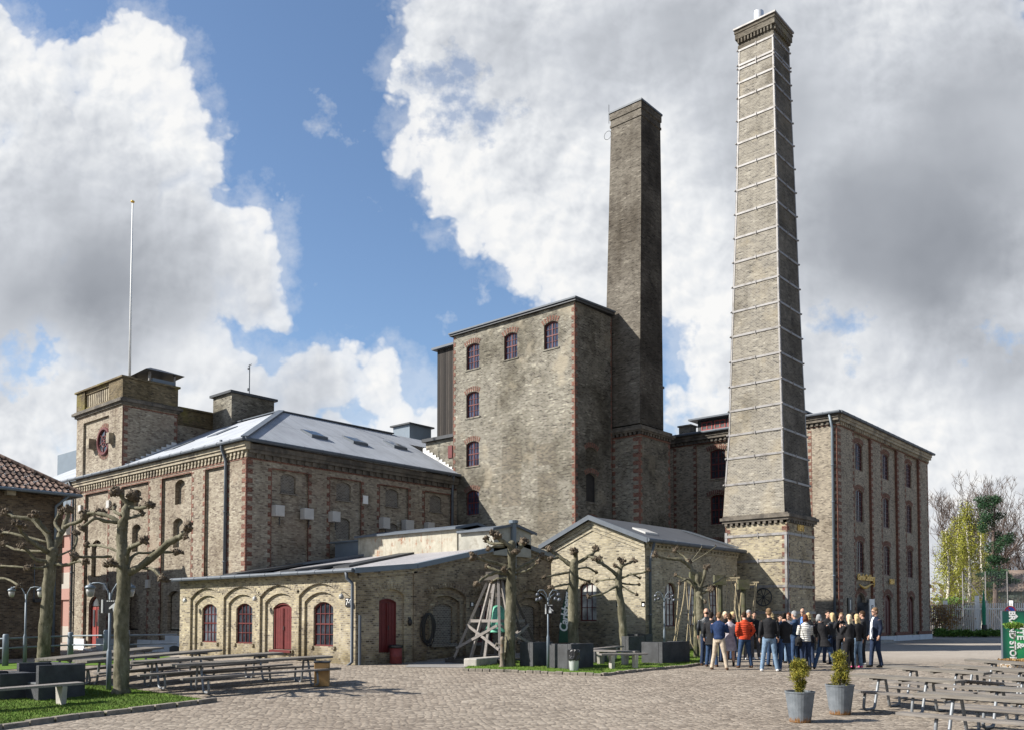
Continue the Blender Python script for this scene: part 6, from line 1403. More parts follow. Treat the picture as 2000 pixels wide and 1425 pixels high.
# ================================================================ stone benches (plank on two slab feet)
def slab_bench(ax, ay, bx, by, label, group, legs=(.25, .75)):
    A = Vector(ong(ax, ay, .43)); Bq = Vector(ong(bx, by, .43)); A.z = gz(A.x, A.y) + .05; Bq.z = gz(Bq.x, Bq.y) + .05; d = Bq - A; L = d.length; u = d.normalized()
    T_ = thing('garden_bench', label, 'bench', tuple(A.lerp(Bq, .5)), group=group)
    m = MB()
    for k in (-1, 0, 1): n = Vector((-u.y, u.x, 0))*k*.125; m.bar(A + n + Vector((0, 0, .43)), Bq + n + Vector((0, 0, .43)), .115, .05)
    m.build('seat', MT['timber'], T_)
    for t_ in legs:
        p = A + d*t_; n = Vector((-u.y, u.x, 0)); b = MB()
        q = [(p + n*w_ + u*e + Vector((0, 0, z))) for z, w_ in ((-.08, .14), (.40, .2)) for w_, e in ((w_, -.05), (w_, .05), (-w_, .05), (-w_, -.05))]
        b.add(q, [(0, 1, 2, 3), (4, 5, 6, 7), (0, 1, 5, 4), (1, 2, 6, 5), (2, 3, 7, 6), (3, 0, 4, 7)]); b.build('leg', MT['concrete'], T_)
    return T_
gb = 'plank benches on slab feet'
slab_bench(-70, 1355, 158, 1337, 'long plank bench in front of the left wicker corner seat', gb, (.2, .82))
slab_bench(1172, 1280, 1263, 1279, 'short plank bench nearest the kerb on the lawn island', gb)
slab_bench(1150, 1272, 1245, 1274.5, 'plank bench behind the shorter one on the lawn island', gb)
slab_bench(1150, 1270, 1210, 1264, 'plank bench along the back of the lawn island', gb)

# ================================================================ wicker corner seats
def wicker(px, py, rz, label, L=2.3, W=1.7, hb=.78, arms='LR', group='dark wicker seats', lift=.05):
    x, y, z = ong(px, py); z += lift; T_ = thing('wicker_sofa', label, 'sofa', (x, y, z), rz, group)
    m = MB(); t_ = .16
    m.box(0, L, 0, W, .06, .36); m.build('seat', MT['wicker'], T_, world=False, bevel=.01)
    m = MB(); m.box(-t_, L + t_, W, W + t_, .03, hb); m.build('backrest', MT['wicker'], T_, world=False, bevel=.012)
    for s in arms:
        m = MB(); x0 = -t_ if s == 'L' else L; m.box(x0, x0 + t_, 0 if s == 'L' else -.0, W - .002, .03, hb - .02); m.build('armrest', MT['wicker'], T_, world=False, bevel=.012)
    m = MB(); m.box(.02, L - .02, .03, W - .02, .362, .40); m.build('seat_cushion', plain('grey_seat_pad', (.16, .165, .17), .9, .1, 4, .2) if 'pad' not in MT else MT['pad'], T_, world=False, bevel=.015)
    return T_
MT['pad'] = plain('grey_seat_pad', (.10, .105, .11), .9, .1, 4, .2)
def wicker_corner(px, py, wl, wr, h, label, low_front=False, lift=.05):
    # near right corner at a picture point; front runs wl to the left, side runs wr backwards
    x, y, z = ong(px, py); z += lift - .02; T_ = thing('wicker_sofa', label, 'sofa', (x, y, z), 0, 'dark wicker seats'); t_ = .15
    m = MB(); m.box(-t_, 0, 0, wr, .02, h); m.build('backrest', MT['wicker'], T_, world=False, bevel=.012)
    m = MB(); m.box(-wl, -t_ - .002, .002 if not low_front else .02, t_, .02, h - .006 if not low_front else .36); m.build('armrest' if not low_front else 'front_panel', MT['wicker'], T_, world=False, bevel=.012)
    m = MB(); m.box(-wl, -t_ - .002, wr - t_, wr - .003, .02, h - .01); m.build('backrest', MT['wicker'], T_, world=False, bevel=.012)
    m = MB(); m.box(-wl + (.0 if not low_front else t_ + .002), -t_ - .004, t_ + .002, wr - t_ - .004, .04, .36); m.build('seat', MT['wicker'], T_, world=False, bevel=.01)
    m = MB(); m.box(-wl + .02 + (0 if not low_front else t_), -t_ - .02, t_ + .02 if not low_front else .05, wr - t_ - .02, .364, .41); m.build('seat_cushion', MT['pad'], T_, world=False, bevel=.015)
    if low_front: m = MB(); m.box(-wl - .001, -wl + t_, .16, wr - .16, .02, h - .004); m.build('armrest', MT['wicker'], T_, world=False, bevel=.012)
    return T_
wicker_corner(74, 1372, 1.75, 1.05, .82, 'black wicker corner seat on the left lawn behind the bench', True)
wicker_corner(-2, 1371, 1.5, .8, .62, 'second black wicker seat cut off by the left edge', True)
wicker_corner(1041, 1304, .55, 1.0, .78, 'narrow dark wicker seat nearest the bell frame')
wicker_corner(1116, 1309, .92, 1.15, .78, 'wide grey wicker seat behind the slim lamp post and bagged bin')
wicker_corner(1294, 1298, .82, 1.8, .73, 'large black wicker corner seat beside the rope-hung tree')
wicker_corner(1228, 1283, .32, 1.1, .76, 'upright black wicker seat end behind the plank benches')
wicker_corner(1262, 1276, 1.0, .5, .74, 'low dark wicker seat at the back of the lawn island')
wicker_corner(1163, 1296, .4, .7, .45, 'small black wicker stool seat right of the bagged bin')

# ================================================================ planters with conifers
def leafy(mb, c, n, fn, ln, wd, r0, up=.5):
    for _ in range(n):
        p = Vector(fn(r0)); a = r0.uniform(0, 6.28); e = r0.uniform(-.2, 1.3)*up + r0.uniform(-.3, .5); d = Vector((math.cos(a)*math.cos(e), math.sin(a)*math.cos(e), math.sin(e))); s = d.cross(Vector((r0.uniform(-1, 1), r0.uniform(-1, 1), r0.uniform(-1, 1)))).normalized()*wd*r0.uniform(.6, 1.2)
        l = ln*r0.uniform(.6, 1.3); q = p + Vector(c); mb.add([q, q + d*l*.5 + s, q + d*l, q + d*l*.5 - s], [(0, 1, 2, 3)])
def planter(px, py, wpx, hpx, label, shape, seed):
    x, y, z = ong(px, py); f = rf(x, y)[1]; sc = f/F; w = wpx*sc/2; h = hpx*sc; r0 = random.Random(seed)
    B = thing('plant_pot', label, 'plant pot', (x, y, z), group='zinc pots with small conifers')
    m = MB(); m.lathe([(w*.66, 0), (w*.70, .01), (w*.97, h - .03), (w*1.0, h - .03), (w*1.01, h), (w*.94, h), (w*.93, h - .10), (0, h - .10)], (0, 0, 0), 28); o = m.build('pot', MT['pot_rust'], B, smooth=False, world=False)
    m = MB(); m.lathe([(w*.92, h - .09), (w*.5, h - .05), (0, h - .04)], (0, 0, 0), 18); m.build('soil', plain('soil', (.04, .03, .022), .95, .3, 20, .6), B, world=False)
    S = thing('conifer_shrub', label.replace('zinc pot', 'conifer') if False else shape[0], 'shrub', (x, y, z + h - .05), group='small conifers in zinc pots')
    b = MB(); b.tube([(0, 0, -.04), (.01, .01, .2), (.0, .02, shape[1]*.8)], [.022, .018, .008], 6); b.build('stem', MT['twig'], S, world=False)
    b = MB(); H = shape[1]; prof = shape[2]
    cl = []
    for k in range(34):
        zz = r0.uniform(.02, .97); rr = 0
        for (z0, r0_), (z1, r1_) in zip(prof, prof[1:]):
            if z0 <= zz <= z1: rr = r0_ + (r1_ - r0_)*(zz - z0)/(z1 - z0)
        a = r0.uniform(0, 6.28); q = rr*r0.uniform(.35, .95); cl.append((q*math.cos(a), q*math.sin(a), zz*H, .035 + rr*.28))
    def fn(rn):
        c = rn.choice(cl); v = Vector((rn.gauss(0, 1), rn.gauss(0, 1), rn.gauss(0, 1))).normalized()*c[3]*rn.random()**.4; return (c[0] + v.x, c[1] + v.y, c[2] + v.z*1.2)
    leafy(b, (0, 0, 0), 3300, fn, .075, .007, r0, 1.3)
    b.build('foliage', MT['conifer'], S, world=False); return B
planter(1563, 1409, 57, 60, 'zinc pot with rust streaks, the nearer left of two', ('small yellow green conifer with a bare lower stem in left pot', .62, [(0, .05), (.28, .07), (.42, .17), (.65, .20), (.85, .17), (1, .06)]), 3)
planter(1641, 1394, 55, 58, 'zinc pot with rusty foot, beside the picnic tables', ('taller pointed golden green conifer in the right pot', .70, [(0, .15), (.15, .19), (.4, .18), (.7, .13), (.9, .10), (1, .04)]), 4)

# ================================================================ bins
def bin_bag():
    x, y, z = ong(1121, 1311); f = rf(x, y)[1]; s = f/F
    B = thing('waste_bin', 'pale metal bucket bin lined with a black bag on the lawn edge', 'bin', (x, y, z)); w = 10.5*s
    m = MB(); m.lathe([(w*.72, 0), (w*.78, .02), (w*1.0, .46), (w*1.02, .48)], (0, 0, 0), 20); m.build('bucket', plain('pale_bucket', (.46, .48, .47), .45, .1, 4, .1, metal=.2), B, world=False, smooth=True)
    m = MB(); r0 = random.Random(2); prof = [(w*1.04, .34), (w*1.12, .40), (w*1.10, .50), (w*1.18, .60), (w*1.15, .66), (w*.98, .62), (w*.8, .5)]; n = 24; vs = []; fs = []
    for r_, zz in prof:
        for j in range(n): a = 2*math.pi*j/n; q = r_*(1 + .06*r0.uniform(-1, 1)); vs.append((q*math.cos(a), q*math.sin(a), zz + r0.uniform(-.02, .02)))
    for i in range(len(prof) - 1):
        for j in range(n): fs.append((i*n + j, i*n + (j + 1) % n, (i + 1)*n + (j + 1) % n, (i + 1)*n + j))
    m.add(vs, fs); m.build('bag', MT['bag'], B, world=False)
bin_bag()
x, y, z = ong(629, 1338); B = thing('litter_bin', 'square ochre brown litter bin with dark lid at the table end', 'bin', (x, y, z), T + R(8))
m = MB(); m.box(-.19, .19, -.19, .19, .0, .60); m.build('body', MT['ochre'], B, world=False, bevel=.012); m = MB(); m.box(-.21, .21, -.21, .21, .60, .65); m.build('lid', MT['darkmetal'], B, world=False, bevel=.02)
x, y, z = ong(773, 1295); B = thing('waste_barrel', 'red barrel bin with black rim under the red hatch', 'bin', (x, y, z))
m = MB(); m.lathe([(.20, 0), (.21, .02), (.21, .24), (.216, .25), (.21, .26), (.21, .56)], (0, 0, 0), 20); m.build('barrel', plain('dull_red_barrel', (.20, .04, .035), .6, .2, 5, .2), B, world=False, smooth=True); m = MB(); m.lathe([(.215, .53), (.25, .56), (.25, .62), (.20, .65), (0, .64)], (0, 0, 0), 20); m.build('bag_rim', MT['bag'], B, world=False)

# ================================================================ hose coil on the gable wall
y, z = onx(832, 1233, -23.1); H_ = thing('hose_coil', 'big black hose coiled on the gable wall beside the hatch', 'hose', (-23.0, y, z + .5)); m = MB(); r0 = random.Random(9); pts = []
for k in range(11*22):
    j = k//22; a = 2*math.pi*(k % 22)/22; rj = random.Random(j*7 + 1); w0, w1 = rj.uniform(.13, .30), random.Random(j*7 + 8).uniform(.13, .30); h0_, h1_ = rj.uniform(.40, .66), random.Random(j*7 + 9).uniform(.40, .66)
    e = (k % 22)/22; wj = w0 + (w1 - w0)*e; hj = h0_ + (h1_ - h0_)*e
    pts.append((-22.98 + .06*math.sin(k*.29), y + wj*math.sin(a)*(1 + .1*math.sin(j)) + .03*math.sin(j*2.0), z + .66 - hj + hj*math.cos(a) + .02*math.sin(j*3.1)))
m.tube(pts, .018, 6); m.build('hose', MT['rubber'], H_, smooth=True); m = MB(); m.box(-23.1, -22.92, y - .04, y + .04, z + .6, z + .68); m.build('hook', MT['darkmetal'], H_)

# ================================================================ bell frame
def bell_frame():
    x, y, z = ong(972, 1293); z += .0; B = thing('bell_stand', 'braced grey timber frame carrying a green bell', 'bell frame', (x, y, z), R(0)); S = 1.12; t_ = .24; Hh = 2.85
    def P_(u, v, h): k = 1 - h/Hh; return (u*(t_ + (S - t_)*k), v*(t_ + (S - t_)*k), h)
    for (u, v) in ((-1, -1), (1, -1), (1, 1), (-1, 1), (-.25, -1), (.35, -1), (1, -.3), (1, .35), (-.3, 1), (-1, .3)):
        m = MB(); m.bar(P_(u, v, .12), P_(u, v, Hh), .085, .085); m.build('post', MT['timber'] if v < 0 or u < 0 else MT['timberdark'], B, world=False)
    for h in (1.45,):
        for (a, b) in (((-1, -1), (1, -1)), ((1, -1), (1, 1)), ((1, 1), (-1, 1)), ((-1, 1), (-1, -1))):
            m = MB(); m.bar(Vector(P_(*a, h))*1.0, P_(*b, h), .05, .10); m.build('rail', MT['timber'], B, world=False)
    for (a, b) in (((-1, -1), (1, -1)), ((1, -1), (1, 1)), ((1, 1), (-1, 1)), ((-1, 1), (-1, -1))):
        for s in (0, 1):
            p, q = (a, b) if s else (b, a); m = MB(); A1 = Vector(P_(*p, .5)); B1 = Vector(P_(*q, 1.3)); n = Vector((A1.x + B1.x, A1.y + B1.y, 0)).normalized()*(.055 + .03*s); m.bar(A1 + n, B1 + n, .04, .09); m.build('brace', MT['timber'], B, world=False)
    m = MB()
    for s in (-1, 1): m.box(-S - .25, S + .25, s*S - .09, s*S + .09, 0, .13)
    for s in (-1, 1): m.box(s*S - .09, s*S + .09, -S - .1, S + .1, .131, .2)
    m.build('ground_beam', MT['timberdark'], B, world=False)
    m = MB(); m.box(-.42, .42, -.42, .42, Hh, Hh + .16); m.box(-.30, .30, -.30, .30, Hh + .16, Hh + .3); m.build('cap', MT['timberdark'], B, world=False)
    m = MB(); m.bar((-.5, 0, 2.35), (.5, 0, 2.35), .14, .14); m.build('yoke', MT['timberdark'], B, world=False)
    bl = thing('bell', 'green copper bell hanging inside the timber frame', 'bell', (x, y, z + .95)); m = MB(); m.lathe([(.50, 0), (.475, .04), (.38, .18), (.31, .42), (.27, .66), (.22, .82), (.12, .92), (0, .95)], (0, 0, .1), 26); m.build('bell_body', MT['copper'], bl, smooth=True, world=False)
    m = MB(); m.tube([(0, 0, 1.0), (0, 0, 1.34)], .05, 8); m.build('hanger', MT['darkmetal'], bl, world=False)
    m = MB(); m.ball((0, 0, .12), .09); m.tube([(0, 0, .15), (0, 0, .8)], .02, 6); m.build('clapper', MT['darkmetal'], bl, world=False)
bell_frame()
# stone trough and pump beside it
x, y, z = ong(945, 1303); B = thing('stone_trough', 'long low worn stone slab between pump and kerb', 'stone slab', (x, y, z)); m = MB(); a, b = Vector(ong(918, 1302)), Vector(ong(982, 1296)); m.bar(a + Vector((0, 0, .14)), b + Vector((0, 0, .14)), .5, .28); m.build('slab', MT['concrete'], B, bevel=.04)
x, y, z = ong(981, 1304); B = thing('water_pump', 'rusty old hand pump standing against the tree trunk', 'pump', (x, y, z)); m = MB(); m.lathe([(.12, 0), (.13, .05), (.075, .1), (.07, .45), (.085, .47), (.07, .5), (.065, .85), (.085, .88), (.05, .98), (0, 1.0)], (0, 0, 0), 12); m.build('body', plain('rusty_pump', (.16, .13, .10), .8, .3, 8, .4, dirt=(5, .5, (.2, .1, .05))), B, world=False, smooth=True)
dx = Vector((-CT, -ST, 0)); m = MB(); m.tube([dx*.05 + Vector((0, 0, .72)), dx*.18 + Vector((0, 0, .78)), dx*.22 + Vector((0, 0, .66))], .03, 7); m.build('spout', MT['stone'], B, world=False); m = MB(); m.tube([Vector((0, 0, .95)), -dx*.12 + Vector((0, 0, 1.0)), -dx*.2 + Vector((0, 0, .6))], .015, 6); m.build('handle', MT['darkmetal'], B, world=False)

# ================================================================ lamp posts and pictogram signs
def lamp_post(px, py, top, label, style, seed=0, group=None):
    x, y, z = ong(px, py); f = rf(x, y)[1]; H = (EYE + (HZ - top)/F*f*1.0) - z; B = thing('street_lamp', label, 'lamp post', (x, y, z), T, group); q_ = 1.0 if style == 'lantern' else .72
    m = MB(); m.lathe([(.06*q_, 0), (.062*q_, 1.0), (.045*q_, 1.04), (.035*q_, 1.1), (.03*q_, H - .25)], (0, 0, 0), 12); m.build('post', MT['bluegrey'] if style else MT['steel'], B, world=False, smooth=True)
    if style == 'lantern':
        for s in (-1, 1):
            m = MB(); A = []
            for k in range(9): a = math.pi*k/8; A.append((s*(.05 + .42*(1 - math.cos(a))/2*1.0), 0, H - .25 + .28*math.sin(a/1.35)))
            A = [(0, 0, H - .5), (s*.06, 0, H - .2), (s*.16, 0, H - .03), (s*.30, 0, H), (s*.44, 0, H - .01), (s*.50, 0, H - .06)]
            m.tube(A, .02, 7); m.build('arm', MT['bluegrey'], B, world=False, smooth=True)
            m = MB(); m.lathe([(.13, 0), (.13, .03), (.10, .07), (.03, .1), (.02, .14)], (s*.5, 0, H - .14), 12); o = m.build('lamp_hood', MT['bluegrey'], B, world=False, smooth=True)
            m = MB(); m.lathe([(0, -.22), (.07, -.2), (.10, -.1), (.10, 0)], (s*.5, 0, H - .14), 12); m.build('lamp_glass', MT['pale'], o, world=False, smooth=True)
    else:
        for s in (-1, 1):
            m = MB(); m.tube([(0, 0, H - .45), (s*.05, 0, H - .15), (s*.14, 0, H - .02), (s*.26, 0, H - .02), (s*.31, 0, H - .08)], .014, 7); m.tube([(0, 0, H - .4), (s*.1, s*.1, H - .2), (s*.22, s*.18, H - .12)], .012, 6); m.build('arm', MT['bluegrey'], B, world=False, smooth=True)
            for (gx, gy, g) in ((s*.32, 0, H - .16), (s*.24, s*.2, H - .28), (s*.34, -.12, H - .32)):
                m = MB(); m.ball((gx, gy, g), .058, 10, 7); m.build('globe', MT['milk'], B, world=False, smooth=True)
    return B
lamp_post(212, 1350, 1137, 'lantern lamp post in the left lawn carrying the horse sign', 'lantern', group='double armed lantern posts')
lamp_post(48, 1298, 1145, 'farther lantern lamp post before the tiled house', 'lantern', group='double armed lantern posts')
lamp_post(1070.5, 1307, 1150, 'slim globe lamp post carrying the pointing figure sign', 'globe', group='slim globe lamp posts')
lamp_post(1298, 1284, 1154, 'slim globe lamp post before the workshop windows', 'globe', group='slim globe lamp posts')
def flatfig(name, polys, x, y, z, f0, sc, mat, parent, dy=-.02):
    m = MB()
    for pl in polys:
        if isinstance(pl[0], (int, float)): cx_, cz_, r_ = pl; pl = [(cx_ + r_*math.cos(k*math.pi/6), cz_ + r_*math.sin(k*math.pi/6)) for k in range(12)]
        fr = [(u*sc, dy, v*sc) for u, v in pl]; n = len(fr); bk = [(u*sc, dy + .008, v*sc) for u, v in pl]
        m.add(fr + bk, [tuple(range(n)), tuple(reversed(range(n, 2*n)))] + [(i, (i + 1) % n, n + (i + 1) % n, n + i) for i in range(n)])
    return m.build(name, mat, parent, world=False)
def sign(px, py, zt, zb, w_px, label, fig, title=None, off=0.0):
    x, y, z = ong(px, py); f = rf(x, y)[1]; s = f/F; x_, y_ = cw(rf(x, y)[0] + off, f - .08); z1 = EYE + (HZ - zt)*s; z0 = EYE + (HZ - zb)*s; w = w_px*s; h = z1 - z0
    B = thing('pictogram_sign', label, 'sign', (x_, y_, (z0 + z1)/2), T); m = MB(); m.box(-w/2, w/2, -.012, .012, -h/2, h/2); m.build('panel', MT['black'], B, world=False)
    m = MB(); m.box(-w/2 - .05, -w/2 - .015, -.02, .02, -h/2, h/2); m.build('edge_strip', MT['white'], B, world=False)
    flatfig('symbol', fig, x_, y_, 0, f, h, MT['white'], B); m = MB()
    for k in range(7): m.box(-w*.34 + k*w*.1, -w*.34 + k*w*.1 + w*.07, -.018, -.013, h*.36, h*.43)
    m.build('caption', MT['white'], B, world=False); return B
horse = [[(-.36, -.14), (-.30, -.22), (-.22, -.18), (-.08, -.10), (-.02, -.38), (.30, -.38), (.30, -.05), (.26, .12), (.12, .22), (.06, .30), (.02, .20), (-.12, .10), (-.26, -.02)]]
sign(212, 1350, 1170, 1196, 40, 'black sign with white horse head on the left lamp post', horse, off=.13)
man = [(0, .14, .07), [(-.13, -.40), (.13, -.40), (.13, .02), (.07, .07), (-.07, .07), (-.13, .02)], [(.10, .0), (.14, .04), (.34, -.17), (.30, -.22)], [(-.05, -.15), (-.02, -.15), (-.02, .0), (-.05, .0)]]
sign(1070.5, 1307, 1179, 1198, 13, 'black sign with white pointing figure on slim lamp post', man, off=.06)

# ================================================================ posts and rail of the low fence at the left
for k, (px, pb, lab) in enumerate(((10, 1300, 'leftmost round grey fence post'), (137, 1292, 'grey fence post between the two left trees'), (207, 1293, 'grey fence post behind the left lantern post'), (247, 1292, 'grey fence post right of the lawn tree'))):
    x, y, z = ong(px, pb); f = rf(x, y)[1]; h = {10: 1237, 137: 1233, 207: 1229, 247: 1229}[px]; top = EYE + (HZ - h)*f/F
    B = thing('fence_post', lab, 'fence post', (x, y, z), group='round grey fence posts'); m = MB(); m.lathe([(.10, 0), (.10, top - z - .04), (.07, top - z)], (0, 0, 0), 12); m.build('post', MT['concrete'] if False else MT['bluegrey'], B, world=False, smooth=True)
pp = [ong(px, pb) for px, pb in ((-60, 1303), (10, 1300), (137, 1292), (207, 1293), (247, 1292), (345, 1289))]; B = thing('fence_rail', 'two thin grey rails running between the round posts', 'fence rail', pp[1])
for dz in (.95, .62):
    m = MB(); m.tube([(p[0], p[1], p[2] + dz) for p in pp], .03, 6); m.build('rail', MT['bluegrey'], B)

# ================================================================ green banner and green board
def banner():
    x, y, z = ong(1096, 1274); f = rf(x, y)[1]; B = thing('feather_banner', 'dark green curved feather banner leaning behind the tree', 'banner', (x, y, z), T)
    s = f/F; m = MB(); n = 16; vs = []; fs = []
    def edge(t_): return (-.20 + .10*t_ + .95*t_**3.2*.55, 3.0*t_)       # left curved mast
    H = (1274 - 1122)*s
    L_ = [(-5*s, 0), (-4*s, .2*H), (-1*s, .45*H), (4*s, .62*H), (11*s, .80*H), (20*s, .92*H), (32*s, H)]; Rr = [(26*s, .14*H), (27*s, .2*H), (29*s, .45*H), (31*s, .62*H), (33*s, .80*H), (35*s, .92*H), (34.5*s, H)]
    L_[0] = (-4.5*s, .13*H)
    vs = []
    for (a, b) in zip(L_, Rr): vs += [(a[0], .0, a[1]), (b[0], .0, b[1])]
    m.add(vs, [(2*i, 2*i + 1, 2*i + 3, 2*i + 2) for i in range(6)]); m.build('flag', plain('dark_green_cloth', (.012, .065, .035), .6, .15, 3, .2), B, world=False)
    m = MB(); m.tube([(-5.5*s, 0, 0)] + [(a[0] - .01, 0, a[1]) for a in L_], .016, 6); m.build('mast', MT['darkmetal'], B, world=False)
    t_ = text_mesh('lettering', 'Carlsberg', .46, MT['white'], (0, 0, 0), 0.0, None, shear=.15, depth=.01, rot=math.pi/2 - .12, bold=.012, spacing=.88)
    t_.parent = B; t_.location = (9*s, -.02, .52*H)
    flatfig('crown', [[(-.5, 0), (.5, 0), (.6, .6), (.25, .3), (0, .75), (-.25, .3), (-.6, .6)]], 0, 0, 0, 0, .13, MT['white'], B, -.02).location = (17*s, 0, .80*H)
banner()
def board():
    x, y, z = ong(1990, 1292); f = rf(x, y)[1]; s = f/F; B = thing('information_board', 'big green advertising board with vertical white lettering', 'sign board', (x, y, z), T + R(-4)); W = 60*s; H = (1292 - 1193)*s
    m, t = newmat('green_board_print'); tc = t.n('ShaderNodeTexCoord').outputs['Object']; s_ = t.sep(tc)
    dx = t.math('DIVIDE', s_[0], W*.5); dz = t.math('DIVIDE', t.math('SUBTRACT', s_[2], H*.42), H*.6); d = t.math('SQRT', t.math('ADD', t.math('MULTIPLY', dx, dx), t.math('MULTIPLY', dz, dz)))
    c = t.ramp(d, [(0, (.04, .36, .10)), (.5, (.012, .20, .08)), (1, (.005, .07, .055))]); t.out(c, .4, spec=.4)
    b = MB(); b.box(-30*s, 30*s, -.06, .06, .10, H); b.build('panel', m, B, world=False)
    b = MB(); b.box(-30*s - .02, -30*s - .002, -.05, .062, .0, H + .02); b.box(30*s + .002, 30*s + .02, -.05, .062, 0, H + .02); b.box(-30*s, 30*s, -.07, .07, H + .001, H + .02); b.build('frame', MT['zinc'], B, world=False)
    for body, xx, zz, sz in (('SITE &', 2*s, H*.52, .33), ('BRAND STORE', -13*s, H*.47, .29)):
        t_ = text_mesh('lettering', body, sz, MT['white'], (0, 0, 0), 0.0, None, depth=.01, rot=-math.pi/2, bold=.008, align='CENTER'); t_.parent = B; t_.location = (xx, -.07, zz)
    flatfig('arrow', [[(-.5, -.08), (.1, -.08), (.1, -.1), (-.1, -.42), (.1, -.42), (.5, 0), (.1, .42), (-.1, .42), (.1, .1), (.1, .08), (-.5, .08)]], 0, 0, 0, 0, .24, MT['white'], B, -.07).location = (-8*s, 0, H*.90)
board()
x, y, z = ong(1974, 1255); f = rf(x, y)[1]; s = f/F; B = thing('no_stopping_sign', 'round blue and red no stopping sign behind the board', 'road sign', (x, y, z), T); zc = EYE + (HZ - 1193)*s - z; r_ = 11*s
m = MB(); m.tube([(0, 0, 0), (0, 0, zc + r_)], .03, 6); m.build('post', MT['zinc'], B, world=False)
m = MB(); m.tube([(0, -.05, zc), (0, -.035, zc)], [r_, r_], 28); m.build('disc', plain('red_sign_face', (.55, .02, .03), .4, .05), B, world=False)
m = MB(); m.tube([(0, -.056, zc), (0, -.051, zc)], [r_*.78, r_*.78], 28); m.build('centre', plain('blue_sign_face', (.03, .08, .45), .4, .05), B, world=False)
m = MB(); m.bar((-r_*.56, -.06, zc + r_*.56), (r_*.56, -.06, zc - r_*.56), .006, r_*.2, up=(0, 0, 1)); m.build('slash', bpy.data.materials['red_sign_face'], B, world=False)
# little round-headed plant in front of the board
x, y, z = ong(1984, 1309); f = rf(x, y)[1]; s = f/F; B = thing('planter_box', 'low grey planter heaped with brown dry leaves by green board', 'planter', (x, y, z), T); r0 = random.Random(8)
m = MB(); m.box(-20*s, 22*s, -.3, .3, 0, .24); m.build('box', MT['concrete'], B, world=False, bevel=.02)
m = MB(); leafy(m, (0, 0, 0), 1500, lambda q: (q.uniform(-24, 24)*s, q.uniform(-.36, .3), .2 + .14*q.random()**.5 - (.16 if q.random() < .2 else 0)), .06, .02, r0, .4); m.build('dry_leaves', MT['dryleaf'], B, world=False)
B = thing('standard_shrub', 'thin stemmed shrub with flat green crown before green board', 'shrub', (x, y, z + .24), T); m = MB(); m.tube([(0, 0, 0), (-.02, 0, .3), (-2*s, 0, (1300 - 1240)*s)], [.014, .012, .01], 6)
for a in range(5): m.tube([(-2*s, 0, .75), ((-14 + a*7)*s, .08*(a % 2), .98 + .02*a % .05)], .007, 5)
m.build('stem', MT['twig'], B, world=False)
def crown_fn(q):
    a = q.uniform(0, 6.28); rr = q.random()**.6; return (-2*s + 17*s*rr*math.cos(a), 12*s*rr*math.sin(a), (1300 - 1228)*s + 7*s*q.uniform(-1, 1)*(1 - rr*.5))
m = MB(); leafy(m, (0, 0, 0), 900, crown_fn, .075, .018, r0, .8); m.build('foliage', leafmat('fresh_leaves', (.05, .12, .02), (.20, .30, .05)), B, world=False)

# ================================================================ rope swing posts by the workshop
def ropes():
    specs = [((1360, 1284), 1120, (1352, 1368)), ((1407, 1280), 1126, (1398, 1445)), ((1453, 1277), 1135, (1440, 1482))]
    labs = ['mossy post with hanging ropes nearest the crooked tree', 'dark mossy post with a roped crossbar left of the crowd', 'weathered rope post before the shaded chimney base']
    for (b, top, (l, r_)), lab in zip(specs, labs):
        x, y, z = ong(*b); f = rf(x, y)[1]; s = f/F; h = EYE + (HZ - top)*s - z; B = thing('rope_post', lab, 'rope post', (x, y, z), T, 'posts with hanging ropes')
        m = MB(); m.tube([(0, 0, 0), (.02, 0, h)], [.11, .09], 8); m.build('post', MT['moss'], B, world=False)
        m = MB(); m.box(-.22, .22, -.14, .14, h - .3, h + .08); m.build('bird_box', MT['moss'], B, world=False)
        m = MB(); m.bar(((l - b[0])*s, 0, h - .05), ((r_ - b[0])*s, -.1, h - .02), .06, .06); m.bar(((l - b[0])*s, .3, h - .12), ((r_ - b[0])*s, .25, h - .1), .05, .05); m.build('crossbar', MT['rope'], B, world=False)
        r0 = random.Random(b[0])
        for k in range(7):
            u = (l - b[0] + (r_ - l)*r0.random())*s; e = u + r0.uniform(-.35, .35); zb = r0.uniform(.1, .9); m = MB(); m.tube([(u, r0.uniform(-.1, .3), h - .05), ((u + e)/2, 0, (h + zb)/2 - .05), (e, r0.uniform(-.3, .2), zb)], .016, 5); m.build('rope', MT['rope'], B, world=False)
ropes()
x, y, z = ong(1330, 1284); B = thing('rope_tripod', 'thin pale ropes stretched from tree branches to the lawn', 'ropes', (x, y, z))
for pts in (((1340, 1135), (1333, 1180), (1320, 1255)), ((1338, 1135), (1335, 1175), (1316, 1252)), ((1327, 1132), (1322, 1200), (1318, 1250)), ((1340, 1135), (1345, 1200), (1350, 1255), (1358, 1270)), ((1383, 1150), (1386, 1185), (1388, 1190))):
    f = rf(x, y)[1]; m = MB(); q = []
    for p in pts: a = _ray(*p); g = -a[0]*ST + a[1]*CT; q.append((f/g*a[0], f/g*a[1], EYE + f/g*a[2]))
    m.tube(q, .018, 5); m.build('rope', MT['rope'], B)
